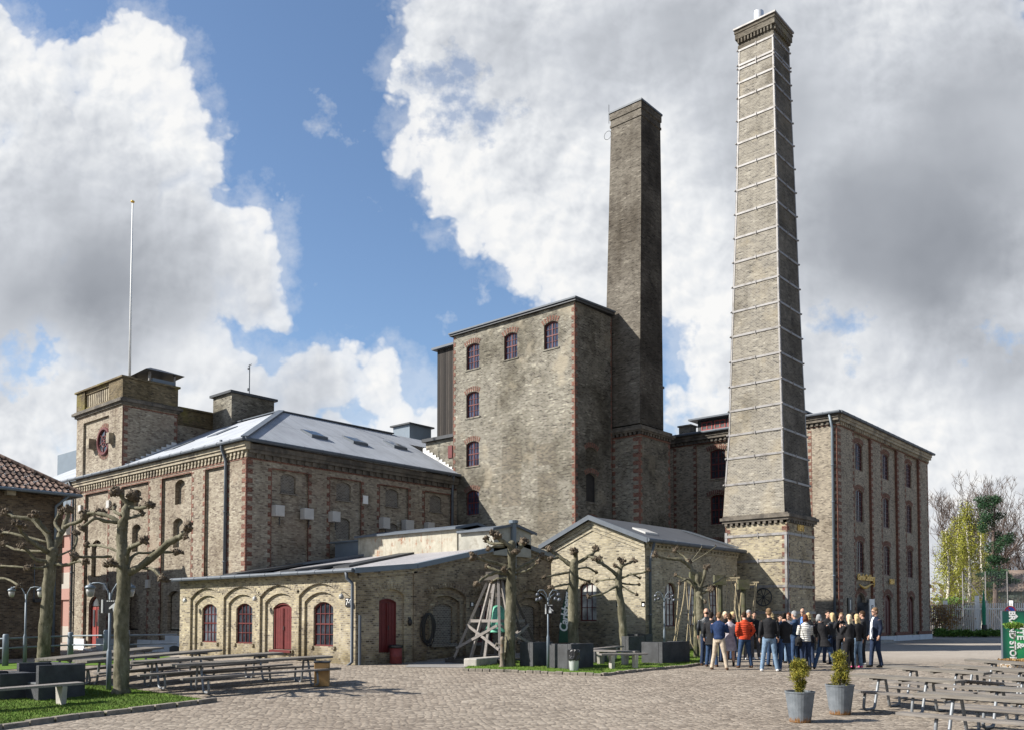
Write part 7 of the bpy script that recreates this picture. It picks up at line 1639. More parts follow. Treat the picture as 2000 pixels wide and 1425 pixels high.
# ================================================================ far right: fence, hedge, trees, sheds
def at(px, py, f): a = _ray(px, py); g = -a[0]*ST + a[1]*CT; return Vector((f/g*a[0], f/g*a[1], EYE + f/g*a[2]))
def gat(px, f): r_ = (px - 1000)/F*f; return Vector((*cw(r_, f), 0))
def picket():
    fd = 74.0; s = fd/F; a, b = gat(1760, fd), gat(2120, fd - 3); B = thing('picket_fence', 'long white picket fence beyond the yard', 'fence', tuple(a)); d = b - a; L = d.length; u = d.normalized(); top = EYE + (HZ - 1180)*s
    n = int(L/.155); b_ = MB()
    for k in range(n):
        p = a + u*(k*.155); h = top + (.12 if (k*.155) > L*.42 else 0); b_.bar(p + Vector((0, 0, .12)), p + Vector((0, 0, h)), .075, .025)
    o = b_.build('picket', MT['white'], B); o['kind'] = 'stuff'
    for h in (.45, top - .35): m = MB(); m.bar(a + Vector((0, 0, h)) + Vector((.04, .04, 0)), b + Vector((0, 0, h)) + Vector((.04, .04, 0)), .05, .10); m.build('rail', MT['white'], B)
    for px in (1846, 1908, 1924, 1975, 2060):
        p = gat(px, fd - .4); m = MB(); m.box(p.x - .14, p.x + .14, p.y - .14, p.y + .14, 0, top + (.75 if px == 1908 else .35)); m.build('fence_pillar', MT['white'] if px != 1924 else MT['greybox'], B)
    m = MB(); m.bar(a + Vector((0, 0, .09)), b + Vector((0, 0, .09)), .2, .2); m.build('base_kerb', MT['concrete'], B)
picket()
def hedge():
    r0 = random.Random(21); B = thing('low_hedge', 'low strip of dark green ivy at the foot of the picket fence', 'hedge', tuple(gat(1880, 71)))
    m = MB(); fd = 71.0
    def fn(q):
        px = q.uniform(1826, 1965); h = .25 + .30*abs(mnoise.noise(Vector((px*.11, 1, 0)))) ; r_ = (px - 1000)/F*fd; x, y = cw(r_, fd + q.uniform(-.7, .7)); return (x, y, h*q.random()**.5*1.5)
    leafy(m, (0, 0, 0), 5000, fn, .16, .05, r0, .8); m.build('foliage', MT['hedge'], B)
hedge()
def branch(mb, p, d, L, r_, depth, r0, spread, sides=5, up=.15, mi=0, minr=.006, tips=None, kids_=3):
    n = 3; pts = [p]; dd = d.copy()
    for i in range(n): dd = (dd + Vector((r0.uniform(-1, 1), r0.uniform(-1, 1), r0.uniform(-.6, 1)))*.16 + Vector((0, 0, up*.3))).normalized(); pts.append(pts[-1] + dd*L/n)
    mb.tube(pts, [r_, r_*.85, r_*.7, r_*.5], max(3, sides), mi, caps=False)
    if depth == 0:
        if tips is not None: tips.append(pts[-1]); tips.append(pts[-2])
        return
    for k in range(kids_):
        q = pts[r0.choice((1, 2, 3))] if k else pts[-1]; v = Vector((r0.uniform(-1, 1), r0.uniform(-1, 1), r0.uniform(-.3, 1))).normalized()
        nd = (dd*(1 - spread) + v*spread + Vector((0, 0, up))).normalized(); branch(mb, q, nd, L*r0.uniform(.62, .82), max(minr, r_*.55), depth - 1, r0, spread, sides - 1, up, mi, minr, tips, kids_)
def bare_tree(px, f, h, label, seed, depth=6, rr=.35, name='bare_tree'):
    p = gat(px, f); r0 = random.Random(seed); B = thing(name, label, 'tree', tuple(p), group='bare trees beyond the fence'); m = MB(); m.tube([p, p + Vector((0, 0, h*.28))], [rr, rr*.7], 8); m.build('trunk', MT['twig'], B)
    m = MB(); branch(m, p + Vector((0, 0, h*.27)), Vector((0, 0, 1)), h*.26, rr*.6, depth, r0, .58, 5, .14, 0, .02, None, 3)
    for k in range(3): branch(m, p + Vector((0, 0, h*(.2 + .05*k))), Vector((r0.uniform(-1, 1), r0.uniform(-1, 1), .6)).normalized(), h*.24, rr*.5, depth - 1, r0, .55, 5, .12, 0, .02, None, 3)
    m.build('crown', MT['twig'], B); return B
bare_tree(1900, 100, 19.0, 'tall bare branching tree behind the yellow birches', 31)
bare_tree(1958, 104, 17.0, 'spreading bare tree right of the dark pine', 32)
bare_tree(1855, 108, 15.5, 'bare tree showing at the warehouse corner', 33, 5)
bare_tree(1992, 96, 12, 'small bare tree at the far right edge', 34, 5, .25)
def birch(px, f, h, w, label, seed, n):
    p = gat(px, f); r0 = random.Random(seed); B = thing('birch_tree', label, 'tree', tuple(p), group='birches beyond the picket fence'); m = MB(); q = [p + Vector((math.sin(k*1.1 + seed)*.12, math.cos(k)*.1, h*k/7)) for k in range(8)]
    m.tube(q, [.20 - .022*k for k in range(8)], 7); m.build('trunk', MT['birch'], B)
    m = MB(); lf = MB()
    for k in range(n):
        t_ = r0.uniform(.18, .98); b = p + Vector((0, 0, h*t_)); a = r0.uniform(0, 6.28); reach = w*(1.05 - t_)**.55*r0.uniform(.4, 1); e = b + Vector((math.cos(a)*reach, math.sin(a)*reach, reach*.45)); m.tube([b, b.lerp(e, .6) + Vector((0, 0, .2)), e], [.028, .016, .008], 4, 0, False)
        for j in range(4):
            s = b.lerp(e, r0.uniform(.45, 1)); dl = r0.uniform(.8, 2.2); en = s + Vector((r0.uniform(-.2, .2), r0.uniform(-.2, .2), -dl))
            for i in range(16):
                c = s.lerp(en, r0.random()) + Vector((r0.gauss(0, .12), r0.gauss(0, .12), 0)); z_ = .07*r0.uniform(.7, 1.5); v = Vector((r0.uniform(-1, 1), r0.uniform(-1, 1), r0.uniform(-1, 1))).normalized()*z_; w_ = Vector((r0.uniform(-1, 1), r0.uniform(-1, 1), r0.uniform(-1, 1))).normalized()*z_
                if c.z > .8: lf.add([c, c + v, c + v + w_, c + w_], [(0, 1, 2, 3)])
    m.build('branches', MT['twig'], B); lf.build('foliage', MT['willow'], B)
birch(1852, 84, 10.0, 3.0, 'low yellow green birch next to the warehouse', 41, 120)
birch(1893, 86, 13.2, 2.9, 'tallest yellow green birch with white stem', 42, 150)
birch(1920, 88, 11.5, 2.4, 'slimmer yellow green birch left of the pine', 43, 110)
birch(1873, 90, 12.0, 2.8, 'middle birch with forked pale stems', 44, 110)
def pine():
    f = 83; p = gat(1940, f); r0 = random.Random(51); B = thing('pine_tree', 'dark green pine leaning out behind the birches', 'tree', tuple(p)); m = MB(); q = [p, p + Vector((.2, 0, 4)), p + Vector((.0, .2, 8)), p + Vector((.3, 0, 12.0))]; m.tube(q, [.25, .2, .15, .06], 7); m.build('trunk', MT['twig'], B); m = MB(); br = MB()
    for k in range(30):
        zc = r0.uniform(4.2, 12.8); a = r0.uniform(0, 6.28); rr = r0.uniform(.2, 2.2)*(1.0 if 9 < zc < 12 else .6); c = p + Vector((math.cos(a)*rr + .3, math.sin(a)*rr, zc)); br.tube([p + Vector((.1, 0, zc - .6)), c], [.05, .02], 4)
        R_ = (r0.uniform(.4, 1.1), r0.uniform(.4, 1.1), r0.uniform(.25, .7))
        def fn(q_, c=c, R_=R_):
            v = Vector((q_.gauss(0, 1), q_.gauss(0, 1), q_.gauss(0, 1))).normalized()*q_.random()**.33; return (c.x + v.x*R_[0], c.y + v.y*R_[1], c.z + v.z*R_[2])
        leafy(m, (0, 0, 0), 420, fn, .2, .04, r0, .6)
    m.build('foliage', MT['pine'], B); br.build('branches', MT['twig'], B)
pine()
def shrubs():
    for px, f, h, w, lab, mat, n, sd in ((1842, 72.8, 2.6, 2.2, 'brown twiggy bush against the fence', 'dryleaf', 1700, 61), (1868, 76, 1.6, 2.4, 'rusty leaved hedge bush behind the pickets', 'dryleaf', 1500, 62), (1885, 80, 3.2, 2.8, 'grey brown thicket below the birches', 'twig', 0, 63), (1950, 82, 3.4, 3.4, 'tangled bare thicket behind the mesh fence', 'twig', 0, 64), (1862, 80, 3.4, 2.0, 'dark evergreen bush under the low birch', 'hedge', 1800, 65)):
        p = gat(px, f); r0 = random.Random(sd); B = thing('bush', lab, 'bush', tuple(p)); m = MB()
        for k in range(26 if n == 0 else 10): branch(m, p + Vector((r0.uniform(-w, w)*.5, r0.uniform(-.4, .4), 0)), Vector((r0.uniform(-.6, .6), r0.uniform(-.6, .6), 1)).normalized(), h*.4, .03, 3, r0, .5, 3, .1, 0, .012, None, 3)
        m.build('branches', MT['twig'], B)
        if n: m = MB(); leafy(m, tuple(p), n, lambda q: (q.gauss(0, w*.3), q.gauss(0, .4), h*q.random()**.8), .16, .05, r0, .5); m.build('foliage', MT[mat], B)
shrubs()
def sheds():
    f = 92; B = thing('low_shed', 'long low shed with brown roof beyond the fences', 'building', tuple(gat(1960, f))); a, b = gat(1900, f), gat(2090, f - 4); s = f/F; z1 = EYE + (HZ - 1155)*s; z2 = EYE + (HZ - 1112)*s; n = Vector((-(b - a).y, (b - a).x, 0)).normalized()
    m = MB(); m.add([a, b, b + Vector((0, 0, z1)), a + Vector((0, 0, z1))], [(0, 1, 2, 3)]); m.add([a, a + n*5, a + n*5 + Vector((0, 0, z1)), a + n*2.5 + Vector((0, 0, z2)), a + Vector((0, 0, z1))], [(0, 1, 2, 3, 4)]); m.build('wall', plain('dark_green_shed', (.09, .11, .09), .8, .2, 2, .2), B)
    m = MB(); m.add([a + Vector((0, 0, z1)) - n*.3, b + Vector((0, 0, z1)) - n*.3, b + n*2.5 + Vector((0, 0, z2)), a + n*2.5 + Vector((0, 0, z2)), b + n*5.3 + Vector((0, 0, z1)), a + n*5.3 + Vector((0, 0, z1))], [(0, 1, 2, 3), (3, 2, 4, 5)]); m.build('roof', plain('brown_shed_roof', (.16, .12, .095), .9, .25, 1, .4), B)
    for px in (1930, 1948, 1975, 1990):
        p = gat(px, f - .15 - (px - 1900)/190*4); m = MB(); u = (b - a).normalized()*.6; m.add([p + Vector((0, 0, .6)), p + u + Vector((0, 0, .6)), p + u + Vector((0, 0, 1.9)), p + Vector((0, 0, 1.9))], [(0, 1, 2, 3)]); m.build('window', MT['milk'], B)
    f = 80; B = thing('garden_hut', 'small grey wooden hut half hidden by bushes', 'hut', tuple(gat(1872, f))); c = gat(1872, f); m = MB(); m.box(c.x - 1.3, c.x + 1.3, c.y, c.y + 2, 0, 2.6); m.build('wall', MT['timberdark'], B); m = MB(); m.add([(c.x - 1.6, c.y - .3, 2.5), (c.x + 1.6, c.y - .3, 2.9), (c.x + 1.6, c.y + 2.2, 3.1), (c.x - 1.6, c.y + 2.2, 2.7)], [(0, 1, 2, 3)]); m.build('roof', MT['slate'], B)
    # distant gabled roof at the very right
    f = 120; B = thing('far_house', 'dark brown steep roof rising at the right edge', 'house', tuple(gat(2030, f))); c = gat(2040, f); s = f/F; hw = 62*s; m = MB()
    dx = Vector((CT, ST, 0)); dy = Vector((-ST, CT, 0)); e = EYE + (HZ - 1122)*s; pk = EYE + (HZ - 1082)*s
    m.add([c - dx*hw, c + dx*hw, c + dx*hw + Vector((0, 0, e)), c + Vector((0, 0, pk)), c - dx*hw + Vector((0, 0, e)), c - dx*hw + dy*12, c - dx*hw + dy*12 + Vector((0, 0, e))], [(0, 1, 2, 3, 4), (0, 5, 6, 4)]); m.build('wall', plain('brown_gable', (.10, .07, .055), .9, .2), B)
    m = MB(); m.add([c - dx*(hw + .5) + Vector((0, 0, e - .3)) - dy*.5, c + Vector((0, 0, pk + .1)) - dy*.5, c + Vector((0, 0, pk + .1)) + dy*12, c - dx*(hw + .5) + Vector((0, 0, e - .3)) + dy*12, c + dx*(hw + .5) + Vector((0, 0, e - .3)) - dy*.5, c + dx*(hw + .5) + Vector((0, 0, e - .3)) + dy*12], [(0, 1, 2, 3), (1, 4, 5, 2)]); m.build('roof', MT['slate'], B)
sheds()
def meshfence():
    f = 77; B = thing('mesh_fence', 'tall grey wire mesh fence with thin posts behind the pickets', 'fence', tuple(gat(1900, f))); s = f/F; z = EYE + (HZ - 1115)*s
    for px in (1881, 1925.5, 1968, 2012, 2060):
        p = gat(px, f); m = MB(); m.tube([p, p + Vector((0, 0, z))], .05, 6); m.build('post', MT['strap'], B)
    m = MB(); m.tube([gat(1881, f) + Vector((0, 0, z - .2)), gat(1955, f) + Vector((0, 0, 1.2))], .05, 6); m.build('stay', MT['strap'], B)
    m = MB(); a, b = gat(1881, f), gat(2060, f); n = 34
    for k in range(n + 1): h = z*k/n; m.bar(a + Vector((0, 0, h)), b + Vector((0, 0, h)), .008, .008)
    n = 60
    for k in range(n + 1): p = a.lerp(b, k/n); m.bar(p, p + Vector((0, 0, z)), .008, .008)
    m.build('wire_mesh', MT['zinc'], B)
    p = gat(1921, 71.5); B = thing('closed_parasol', 'slim folded green parasol standing before the fence', 'parasol', tuple(p)); s = 71.5/F; h = EYE + (HZ - 1152)*s; m = MB(); m.tube([p + Vector((0, 0, .9)), p + Vector((0, 0, h*.6)), p + Vector((0, 0, h))], [.12, .16, .03], 8); m.build('canopy', plain('green_parasol', (.01, .20, .11), .7, .1), B); m = MB(); m.tube([p, p + Vector((0, 0, 1))], .2, 8); m.build('cover', MT['darkmetal'], B)
    f = 60; p = gat(2004, f); B = thing('striped_pole', 'red and white striped pole at the far right edge', 'pole', tuple(p)); s = f/F
    m = MB()
    for k in range(9): m.tube([p + Vector((0, 0, .5*k)), p + Vector((0, 0, .5*k + .5))], .12, 8, k % 2)
    m.build('pole', [MT['white'], MT['pinkpaint']], B)
meshfence()
# houses and trees behind the viewer are not in the picture; a far belt of trees closes the horizon
def treeline():
    r0 = random.Random(71); m = MB()
    for k in range(900):
        a = r0.uniform(-1.2, 1.2); f = r0.uniform(170, 260); x, y = cw(math.tan(a)*f*.7 if abs(a) < 1.1 else a*200, f); h = r0.uniform(4, 10)
        for _ in range(9):
            c = Vector((x + r0.gauss(0, 2.4), y + r0.gauss(0, 2.4), h*r0.random())); v = Vector((r0.gauss(0, 1), r0.gauss(0, 1), r0.gauss(0, 1))).normalized()*1.1; w = Vector((r0.gauss(0, 1), r0.gauss(0, 1), r0.gauss(0, 1))).normalized()*1.1; m.add([c, c + v, c + v + w, c + w], [(0, 1, 2, 3)])
    o = m.build('far_trees', MT['twig']); tag(o, 'low belt of far bare trees along the horizon', 'woodland', kind='stuff')
treeline()
# ================================================================ the visiting group
SKIN = plain('skin', (.46, .27, .19), .6, .08, 8, .05)
def fuse(name, mb, vox, sm=1):
    me = bpy.data.meshes.new(name + '_raw'); me.from_pydata([tuple(v) for v in mb.v], [], mb.f); me.update()
    o = bpy.data.objects.new('tmp', me); COL.objects.link(o)
    r_ = o.modifiers.new('r', 'REMESH'); r_.mode = 'VOXEL'; r_.voxel_size = vox; r_.use_smooth_shade = True
    if sm: q = o.modifiers.new('s', 'SMOOTH'); q.factor = .5; q.iterations = sm
    dg = bpy.context.evaluated_depsgraph_get(); dg.update(); out = bpy.data.meshes.new_from_object(o.evaluated_get(dg)); out.name = name
    bpy.data.objects.remove(o); bpy.data.meshes.remove(me); return out
def part(name, mb, mat, parent, vox=.016, sm=2, sc=1.0):
    me = fuse(name, mb, vox, sm); me.transform(Matrix.Scale(sc, 4)); me.materials.clear(); me.materials.append(mat); me.polygons.foreach_set('use_smooth', [True]*len(me.polygons))
    o = bpy.data.objects.new(name, me); COL.objects.link(o); o.parent = parent; return o
def rings(mb, rs, n=14):                                   # (z, rx, ry, cx, cy)
    vs = []; fs = []
    for r_ in rs:
        z, rx, ry = r_[:3]; cx, cy = (r_[3], r_[4]) if len(r_) > 3 else (0, 0)
        for j in range(n): a = 2*math.pi*j/n; vs.append((cx + rx*math.cos(a), cy + ry*math.sin(a), z))
    for i in range(len(rs) - 1):
        for j in range(n): j2 = (j + 1) % n; fs.append((i*n + j, i*n + j2, (i + 1)*n + j2, (i + 1)*n + j))
    fs.append(tuple(reversed(range(n)))); fs.append(tuple((len(rs) - 1)*n + j for j in range(n))); mb.add(vs, fs)
ARM = {  # elbow, wrist for the +x arm (mirrored for the other); forward is -y
    'down': ((.245, .03, 1.165), (.255, -.05, .93)), 'pocket': ((.285, .07, 1.175), (.205, -.06, .985)), 'cross': ((.245, -.09, 1.17), (.02, -.235, 1.215)),
    'hold': ((.235, -.07, 1.15), (.10, -.27, 1.20)), 'phone': ((.215, -.13, 1.17), (.08, -.30, 1.36)), 'face': ((.235, -.18, 1.26), (.075, -.145, 1.54)), 'back': ((.26, .09, 1.17), (.07, .16, 1.03)), 'bag': ((.25, .02, 1.17), (.18, -.10, 1.25))}
COLC = {}
def cm(name, col, **k):
    if name not in COLC: COLC[name] = cloth(name, col, **k)
    return COLC[name]
BLK = lambda: cm('black_cloth', (.016, .016, .018)); LEA = lambda: cm('black_leather', (.020, .023, .027), leather=True); NAVY = lambda: cm('navy_cloth', (.010, .016, .034)); BLU = lambda: cm('blue_knit', (.016, .032, .085))
JEAN = lambda: cm('blue_denim', (.032, .06, .12)); LJEAN = lambda: cm('faded_denim', (.15, .22, .31)); DJEAN = lambda: cm('dark_denim', (.02, .032, .065)); BEI = lambda: cm('beige_twill', (.42, .35, .27)); GREY = lambda: cm('grey_cloth', (.10, .10, .11))
LIL = lambda: cm('pale_lilac_cloth', (.36, .33, .36)); ORA = lambda: cm('orange_quilting', (.62, .075, .03), quilt=.055); WHQ = lambda: cm('cream_quilting', (.60, .59, .55), quilt=.065); WHT = lambda: cm('white_shirt_cloth', (.72, .73, .76)); DBL = lambda: cm('steel_blue_cloth', (.022, .045, .09))
HB = lambda: cm('brown_hair', (.05, .028, .015)); HD = lambda: cm('dark_hair', (.018, .013, .01)); HBL = lambda: cm('blonde_hair', (.48, .36, .19)); HGR = lambda: cm('grey_hair', (.26, .26, .26)); HLB = lambda: cm('light_brown_hair', (.16, .10, .055)); HRD = lambda: cm('auburn_hair', (.10, .035, .018)); HPL = lambda: cm('pale_blonde_hair', (.58, .48, .32))
def person(px, py, H, face, label, top, legs, hair, style, arms=('down', 'down'), stance=.10, shoes=None, coat=None, head_turn=0, nod=0, girl=False, lean=0.0, skirt=False, shirt=None, glasses=False, top_h=.88, stagger=0.0, cap=None, bag=None, hip=0.0):
    x, y, z = ong(px, py); d = Vector(cw(math.sin(R(face)), math.cos(R(face)))); rz = math.atan2(d.y, d.x) + math.pi/2; k = H/1.75
    B = thing('person', label, 'person', (x, y, z), rz); sh = .175 if girl else .195; tw = .90 if girl else 1.0
    lx = lambda zz: lean*(zz - .9) + hip*max(0, 1 - abs(zz - .95)/.6)
    hips = [Vector((s*.088 + hip, 0, .91)) for s in (-1, 1)]; kn = [Vector((s*(.09 + stance*.45), -.02 + s*stagger*.4, .50)) for s in (-1, 1)]; an = [Vector((s*(.085 + stance), .01 + s*stagger, .085)) for s in (-1, 1)]
    b = MB()
    # torso, neck, head
    rings(b, [(.86, .13*tw, .095, lx(.86), 0), (.95, .155*tw if not girl else .16, .11, lx(.95), .005), (1.05, .135*tw, .095, lx(1.05), 0), (1.2, .15*tw, .105, lx(1.2), -.005), (1.33, .17*tw, .11, lx(1.33), 0), (1.41, sh*.93, .095, lx(1.41), .005), (1.455, sh*.62, .075, lx(1.45), .01), (1.49, .062, .06, lx(1.49), .01)])
    hc = Vector((lx(1.64), -.012 - .05*nod, 1.655 - .03*nod)); b.tube([(lx(1.46), .012, 1.46), (lx(1.5), .008, 1.53), (hc.x, hc.y + .015, hc.z - .07)], [.058, .054, .055], 10)
    ht = R(head_turn); hd = Vector((math.sin(ht), -math.cos(ht), 0)); hs = Vector((math.cos(ht), math.sin(ht), 0))
    def HP(r_, f_, u_): q = hc + hs*r_ + hd*(f_*math.cos(nod*.9) + 0*u_) + Vector((0, 0, u_ - f_*math.sin(nod*.9)*.8)); return q
    def hb(mb, r_, f_, u_, rx, ry, rz_, n=12, m=8):          # ball aligned to the head
        k0 = len(mb.v); mb.ball((0, 0, 0), (rx, ry, rz_), n, m)
        for i in range(k0, len(mb.v)): v = mb.v[i]; q = HP(r_ + v[0], f_ - v[1], u_ + v[2]); mb.v[i] = tuple(q)
    hb(b, 0, 0, .03, .074, .092, .098); hb(b, 0, .022, -.035, .058, .070, .078); hb(b, 0, .088, -.008, .013, .018, .022); hb(b, 0, .092, -.018, .017, .012, .010); hb(b, 0, .080, -.055, .026, .012, .010); hb(b, 0, .070, -.09, .026, .02, .018)
    hb(b, .076, -.008, -.004, .010, .022, .033, 8, 6); hb(b, -.076, -.008, -.004, .010, .022, .033, 8, 6); hb(b, 0, .078, .028, .05, .014, .012)
    # legs and arms
    for i in (0, 1):
        b.tube([hips[i] + Vector((0, 0, .02)), hips[i].lerp(kn[i], .4), kn[i], kn[i].lerp(an[i], .35), an[i]], [.082, .075, .055, .056, .038], 10)
        b.tube([an[i] + Vector((0, .03, -.04)), an[i] + Vector((0, -.12, -.06))], [.035, .03], 8)
    W = []; E_ = []; S_ = []
    for i, s in ((0, -1), (1, 1)):
        e, w = ARM[arms[i]]; S = Vector((s*sh + lx(1.42), .0, 1.42)); E1 = Vector((s*e[0]*(.94 if girl else 1) + lx(1.17), e[1], e[2])); Wr = Vector((s*w[0] + lx(1.1), w[1] - (.03 if arms[i] == 'cross' and i else 0), w[2] + (.045 if arms[i] == 'cross' and i else 0)))
        S_.append(S); E_.append(E1); W.append(Wr); b.tube([S, S.lerp(E1, .5), E1, E1.lerp(Wr, .5), Wr], [.050, .043, .037, .034, .026], 10)
        # hand: palm, four fingers and a thumb
        dr = (Wr - E1).normalized(); up = Vector((0, -1, 0)) if abs(dr.z) > .8 else Vector((0, 0, 1)); sd = dr.cross(up).normalized(); nr = sd.cross(dr)
        side = nr if abs(dr.z) > .8 else Vector((0, 0, 1)); pal = Wr + dr*.045; flat = dr.cross(side).normalized()
        b.tube([Wr, Wr + dr*.03, Wr + dr*.085], [(.026, .026), (.036, .020), (.034, .016)] if False else [.025, .030, .028], 8)
        for q in range(4):
            o_ = side*(.027 - .018*q); ln = (.070, .078, .073, .058)[q]; p0 = Wr + dr*.08 + o_; p1 = p0 + dr*ln*.5 + flat*.006*s; p2 = p1 + dr*ln*.34 + flat*.022*s; b.tube([p0, p1, p2], [.0095, .009, .0075], 6)
        t0 = Wr + dr*.03 + side*.026; b.tube([t0, t0 + side*.022 + dr*.02, t0 + side*.03 + dr*.052], [.0115, .0105, .008], 6)
    part('body', b, SKIN, B, .0115, 1, k)
    # trousers or tights
    t_ = MB()
    for i in (0, 1):
        th = 1.0 if not skirt else .8; t_.tube([hips[i] + Vector((0, 0, .06)), hips[i].lerp(kn[i], .4), kn[i], kn[i].lerp(an[i], .4), an[i] + Vector((0, .0, -.03))], [.098*th, .088*th, .067*th, .064*th, .058*th if legs.name != 'dark_tights' else .042], 12)
    rings(t_, [(.84, .13, .10, hip, .005), (.92, .163 if girl else .158, .122, hip, .01), (1.0, .15, .112, lx(1.0), .005), (1.04, .142, .104, lx(1.04), 0)])
    part('trousers' if not skirt else 'tights', t_, legs, B, .017, 2, k)
    sc_ = shoes or cm('dark_shoe_leather', (.022, .018, .016))
    for i in (0, 1):
        s_ = MB(); a = an[i]; s_.tube([a + Vector((0, .055, -.045)), a + Vector((0, .0, -.04)), a + Vector((0, -.09, -.052)), a + Vector((0, -.165, -.06))], [.036, .043, .038, .026], 10); s_.ball(a + Vector((0, .0, -.01)), (.042, .05, .05)); part('shoe', s_, sc_, B, .012, 1, k)
    # upper garment
    g = MB(); th = 1.10 if top.name in ('orange_quilting', 'cream_quilting') else 1.0; hz_ = top_h if not coat else coat
    rr = []
    if coat: rr = [(coat, .235, .175, lx(.8), .02), (.75, .21, .155, lx(.8), .01), (.9, .182, .138, lx(.9), .01)]
    else: rr = [(hz_, .170*th*tw, .130*th, lx(hz_), .005), (hz_ + .05, .178*th*tw, .135*th, lx(.95), .005)]
    rr += [(1.05, .160*th*tw, .122*th, lx(1.05), .0), (1.2, .175*th*tw, .130*th, lx(1.2), -.004), (1.33, .193*th*tw, .134*th, lx(1.33), .0), (1.41, sh*1.06, .115, lx(1.41), .006), (1.462, sh*.72, .09, lx(1.46), .01), (1.50, .078, .075, lx(1.5), .012), (1.525, .068, .068, lx(1.52), .01)]
    rings(g, rr, 16)
    for i in (0, 1): g.tube([S_[i] + Vector((0, 0, -.005)), S_[i].lerp(E_[i], .5), E_[i], E_[i].lerp(W[i], .5), W[i].lerp(E_[i], .06)], [q*th for q in (.075, .064, .056, .050, .040)], 12)
    part('coat' if coat else 'jacket', g, top, B, .017, 2, k)
    if shirt:
        m = MB(); rings(m, [(.84, .085, .05, -.03, -.10), (1.0, .075, .045, -.02, -.105), (1.3, .055, .04, 0, -.112), (1.42, .05, .035, 0, -.085), (1.50, .055, .05, 0, -.03)]); part('shirt', m, shirt, B, .014, 1, k)
    # hair
    h = MB()
    if style != 'bald':
        hb(h, 0, -.012, .050, .083, .098, .092); hb(h, 0, -.045, .0, .072, .062, .085)
        if style == 'long':
            for s in (-1, 0, 1): hb(h, s*.052, -.045, -.06, .045, .05, .11); hb(h, s*.05, -.06, -.17, .05, .04, .12)
        elif style == 'bob':
            for s in (-1, 0, 1): hb(h, s*.055, -.03, -.035, .045, .06, .08)
        elif style == 'bun': hb(h, 0, -.07, .12, .045, .045, .042)
        elif style == 'curly':
            for q in range(14): a = q*.9; hb(h, .07*math.cos(a), -.03 + .05*math.sin(a), .05 - .012*q, .035, .035, .035, 7, 5)
    else: hb(h, 0, -.075, -.02, .062, .028, .04); 
    part('hair', h, hair, B, .011, 0, k)
    for s in (-1, 1):
        e = MB(); hb(e, s*.030, .0835, .012, .0105, .007, .0065, 8, 5); o = e.build('eye', MT['black'], B, world=False); o.scale = (k,)*3
    if glasses:
        e = MB()
        for s in (-1, 1): hb(e, s*.032, .096, .012, .026, .006, .018, 10, 6); e.tube([HP(s*.055, .09, .015), HP(s*.08, .0, .01)], .003, 5)
        e.tube([HP(-.01, .10, .015), HP(.01, .10, .015)], .003, 5); o = e.build('sunglasses', MT['black'], B, world=False); o.scale = (k,)*3
    if bag:
        p = Vector((bag[1]*.25, .04, .92)); m = MB(); m.ball(p, (.075, .15, .16), 10, 8); hbg = thing('handbag', bag[2], 'bag', (0, 0, 0)); 
        hbg.location = B.matrix_basis @ (p*k) if False else (Matrix.Translation((x, y, z)) @ Matrix.Rotation(rz, 4, 'Z')) @ (p*k); hbg.rotation_euler = (0, 0, rz)
        m = MB(); m.ball((0, 0, 0), (.075, .15, .16), 10, 8); m.box(-.06, .06, -.13, .13, -.15, .08); m.build('bag_body', bag[0], hbg, world=False, smooth=False, bevel=.02); m = MB(); sx = -bag[1]*.06; m.tube([(0, .1, .1), (sx, .02, .5), (sx*.5, -.1, .1)], .011, 6); m.build('strap', bag[0], hbg, world=False)
    return B
WS = cm('white_trainer', (.70, .70, .70)); BR = cm('brown_shoe_leather', (.09, .05, .03)); TI = cm('dark_tights', (.012, .012, .014)); RB = cm('red_bag_leather', (.35, .07, .03)); BB = cm('black_bag_leather', (.015, .015, .016))
person(1380, 1299, 1.84, 20, 'bald person in a black leather jacket at the far left of the crowd', LEA(), DJEAN(), HD(), 'bald', ('pocket', 'down'), .06, BR, head_turn=25)
person(1390, 1301, 1.72, 30, 'person in a dark coat partly hidden behind the navy jumper', BLK(), JEAN(), HD(), 'short', ('down', 'down'), .08, BR, coat=.72)
person(1405, 1307, 1.74, 28, 'person in a navy blue jumper and beige trousers with folded arms', BLU(), BEI(), HLB(), 'short', ('cross', 'cross'), .15, BR, head_turn=20, top_h=.93)
person(1408, 1292, 1.64, 95, 'smiling fair person peeking behind the navy jumper', BLK(), DJEAN(), HBL(), 'bob', ('down', 'down'), .06, girl=True)
person(1417, 1287, 1.70, 150, 'person with long pale hair facing the viewer at the back left', BLK(), DJEAN(), HPL(), 'long', ('down', 'down'), .06, girl=True)
person(1426, 1300, 1.66, 10, 'person in a long pale lilac coat with hair in a bun', LIL(), TI, HB(), 'bun', ('hold', 'hold'), .03, girl=True, coat=.52, skirt=True)
person(1432, 1288, 1.70, 130, 'fair haired person seen beyond the lilac coat', BLK(), JEAN(), HBL(), 'bob', ('down', 'down'), .05, girl=True)
person(1455, 1303, 1.74, -8, 'person in a bright orange quilted jacket and blue jeans', ORA(), JEAN(), HB(), 'short', ('pocket', 'pocket'), .13, BR, nod=.5, top_h=.90)
person(1463, 1287, 1.76, 160, 'grey haired person in dark clothes behind the orange jacket', BLK(), GREY(), HGR(), 'short', ('hold', 'down'), .08, WS)
person(1474, 1286, 1.70, 185, 'person in black hidden beside the orange jacket with a bag', BLK(), GREY(), HD(), 'short', ('bag', 'down'), .08, WS, bag=(BB, 1, 'black shoulder bag beside the orange jacket'))
person(1503, 1310, 1.86, 8, 'tall person in a black jacket, pale jeans and white trainers', BLK(), LJEAN(), HLB(), 'short', ('down', 'down'), .13, WS, top_h=.92)
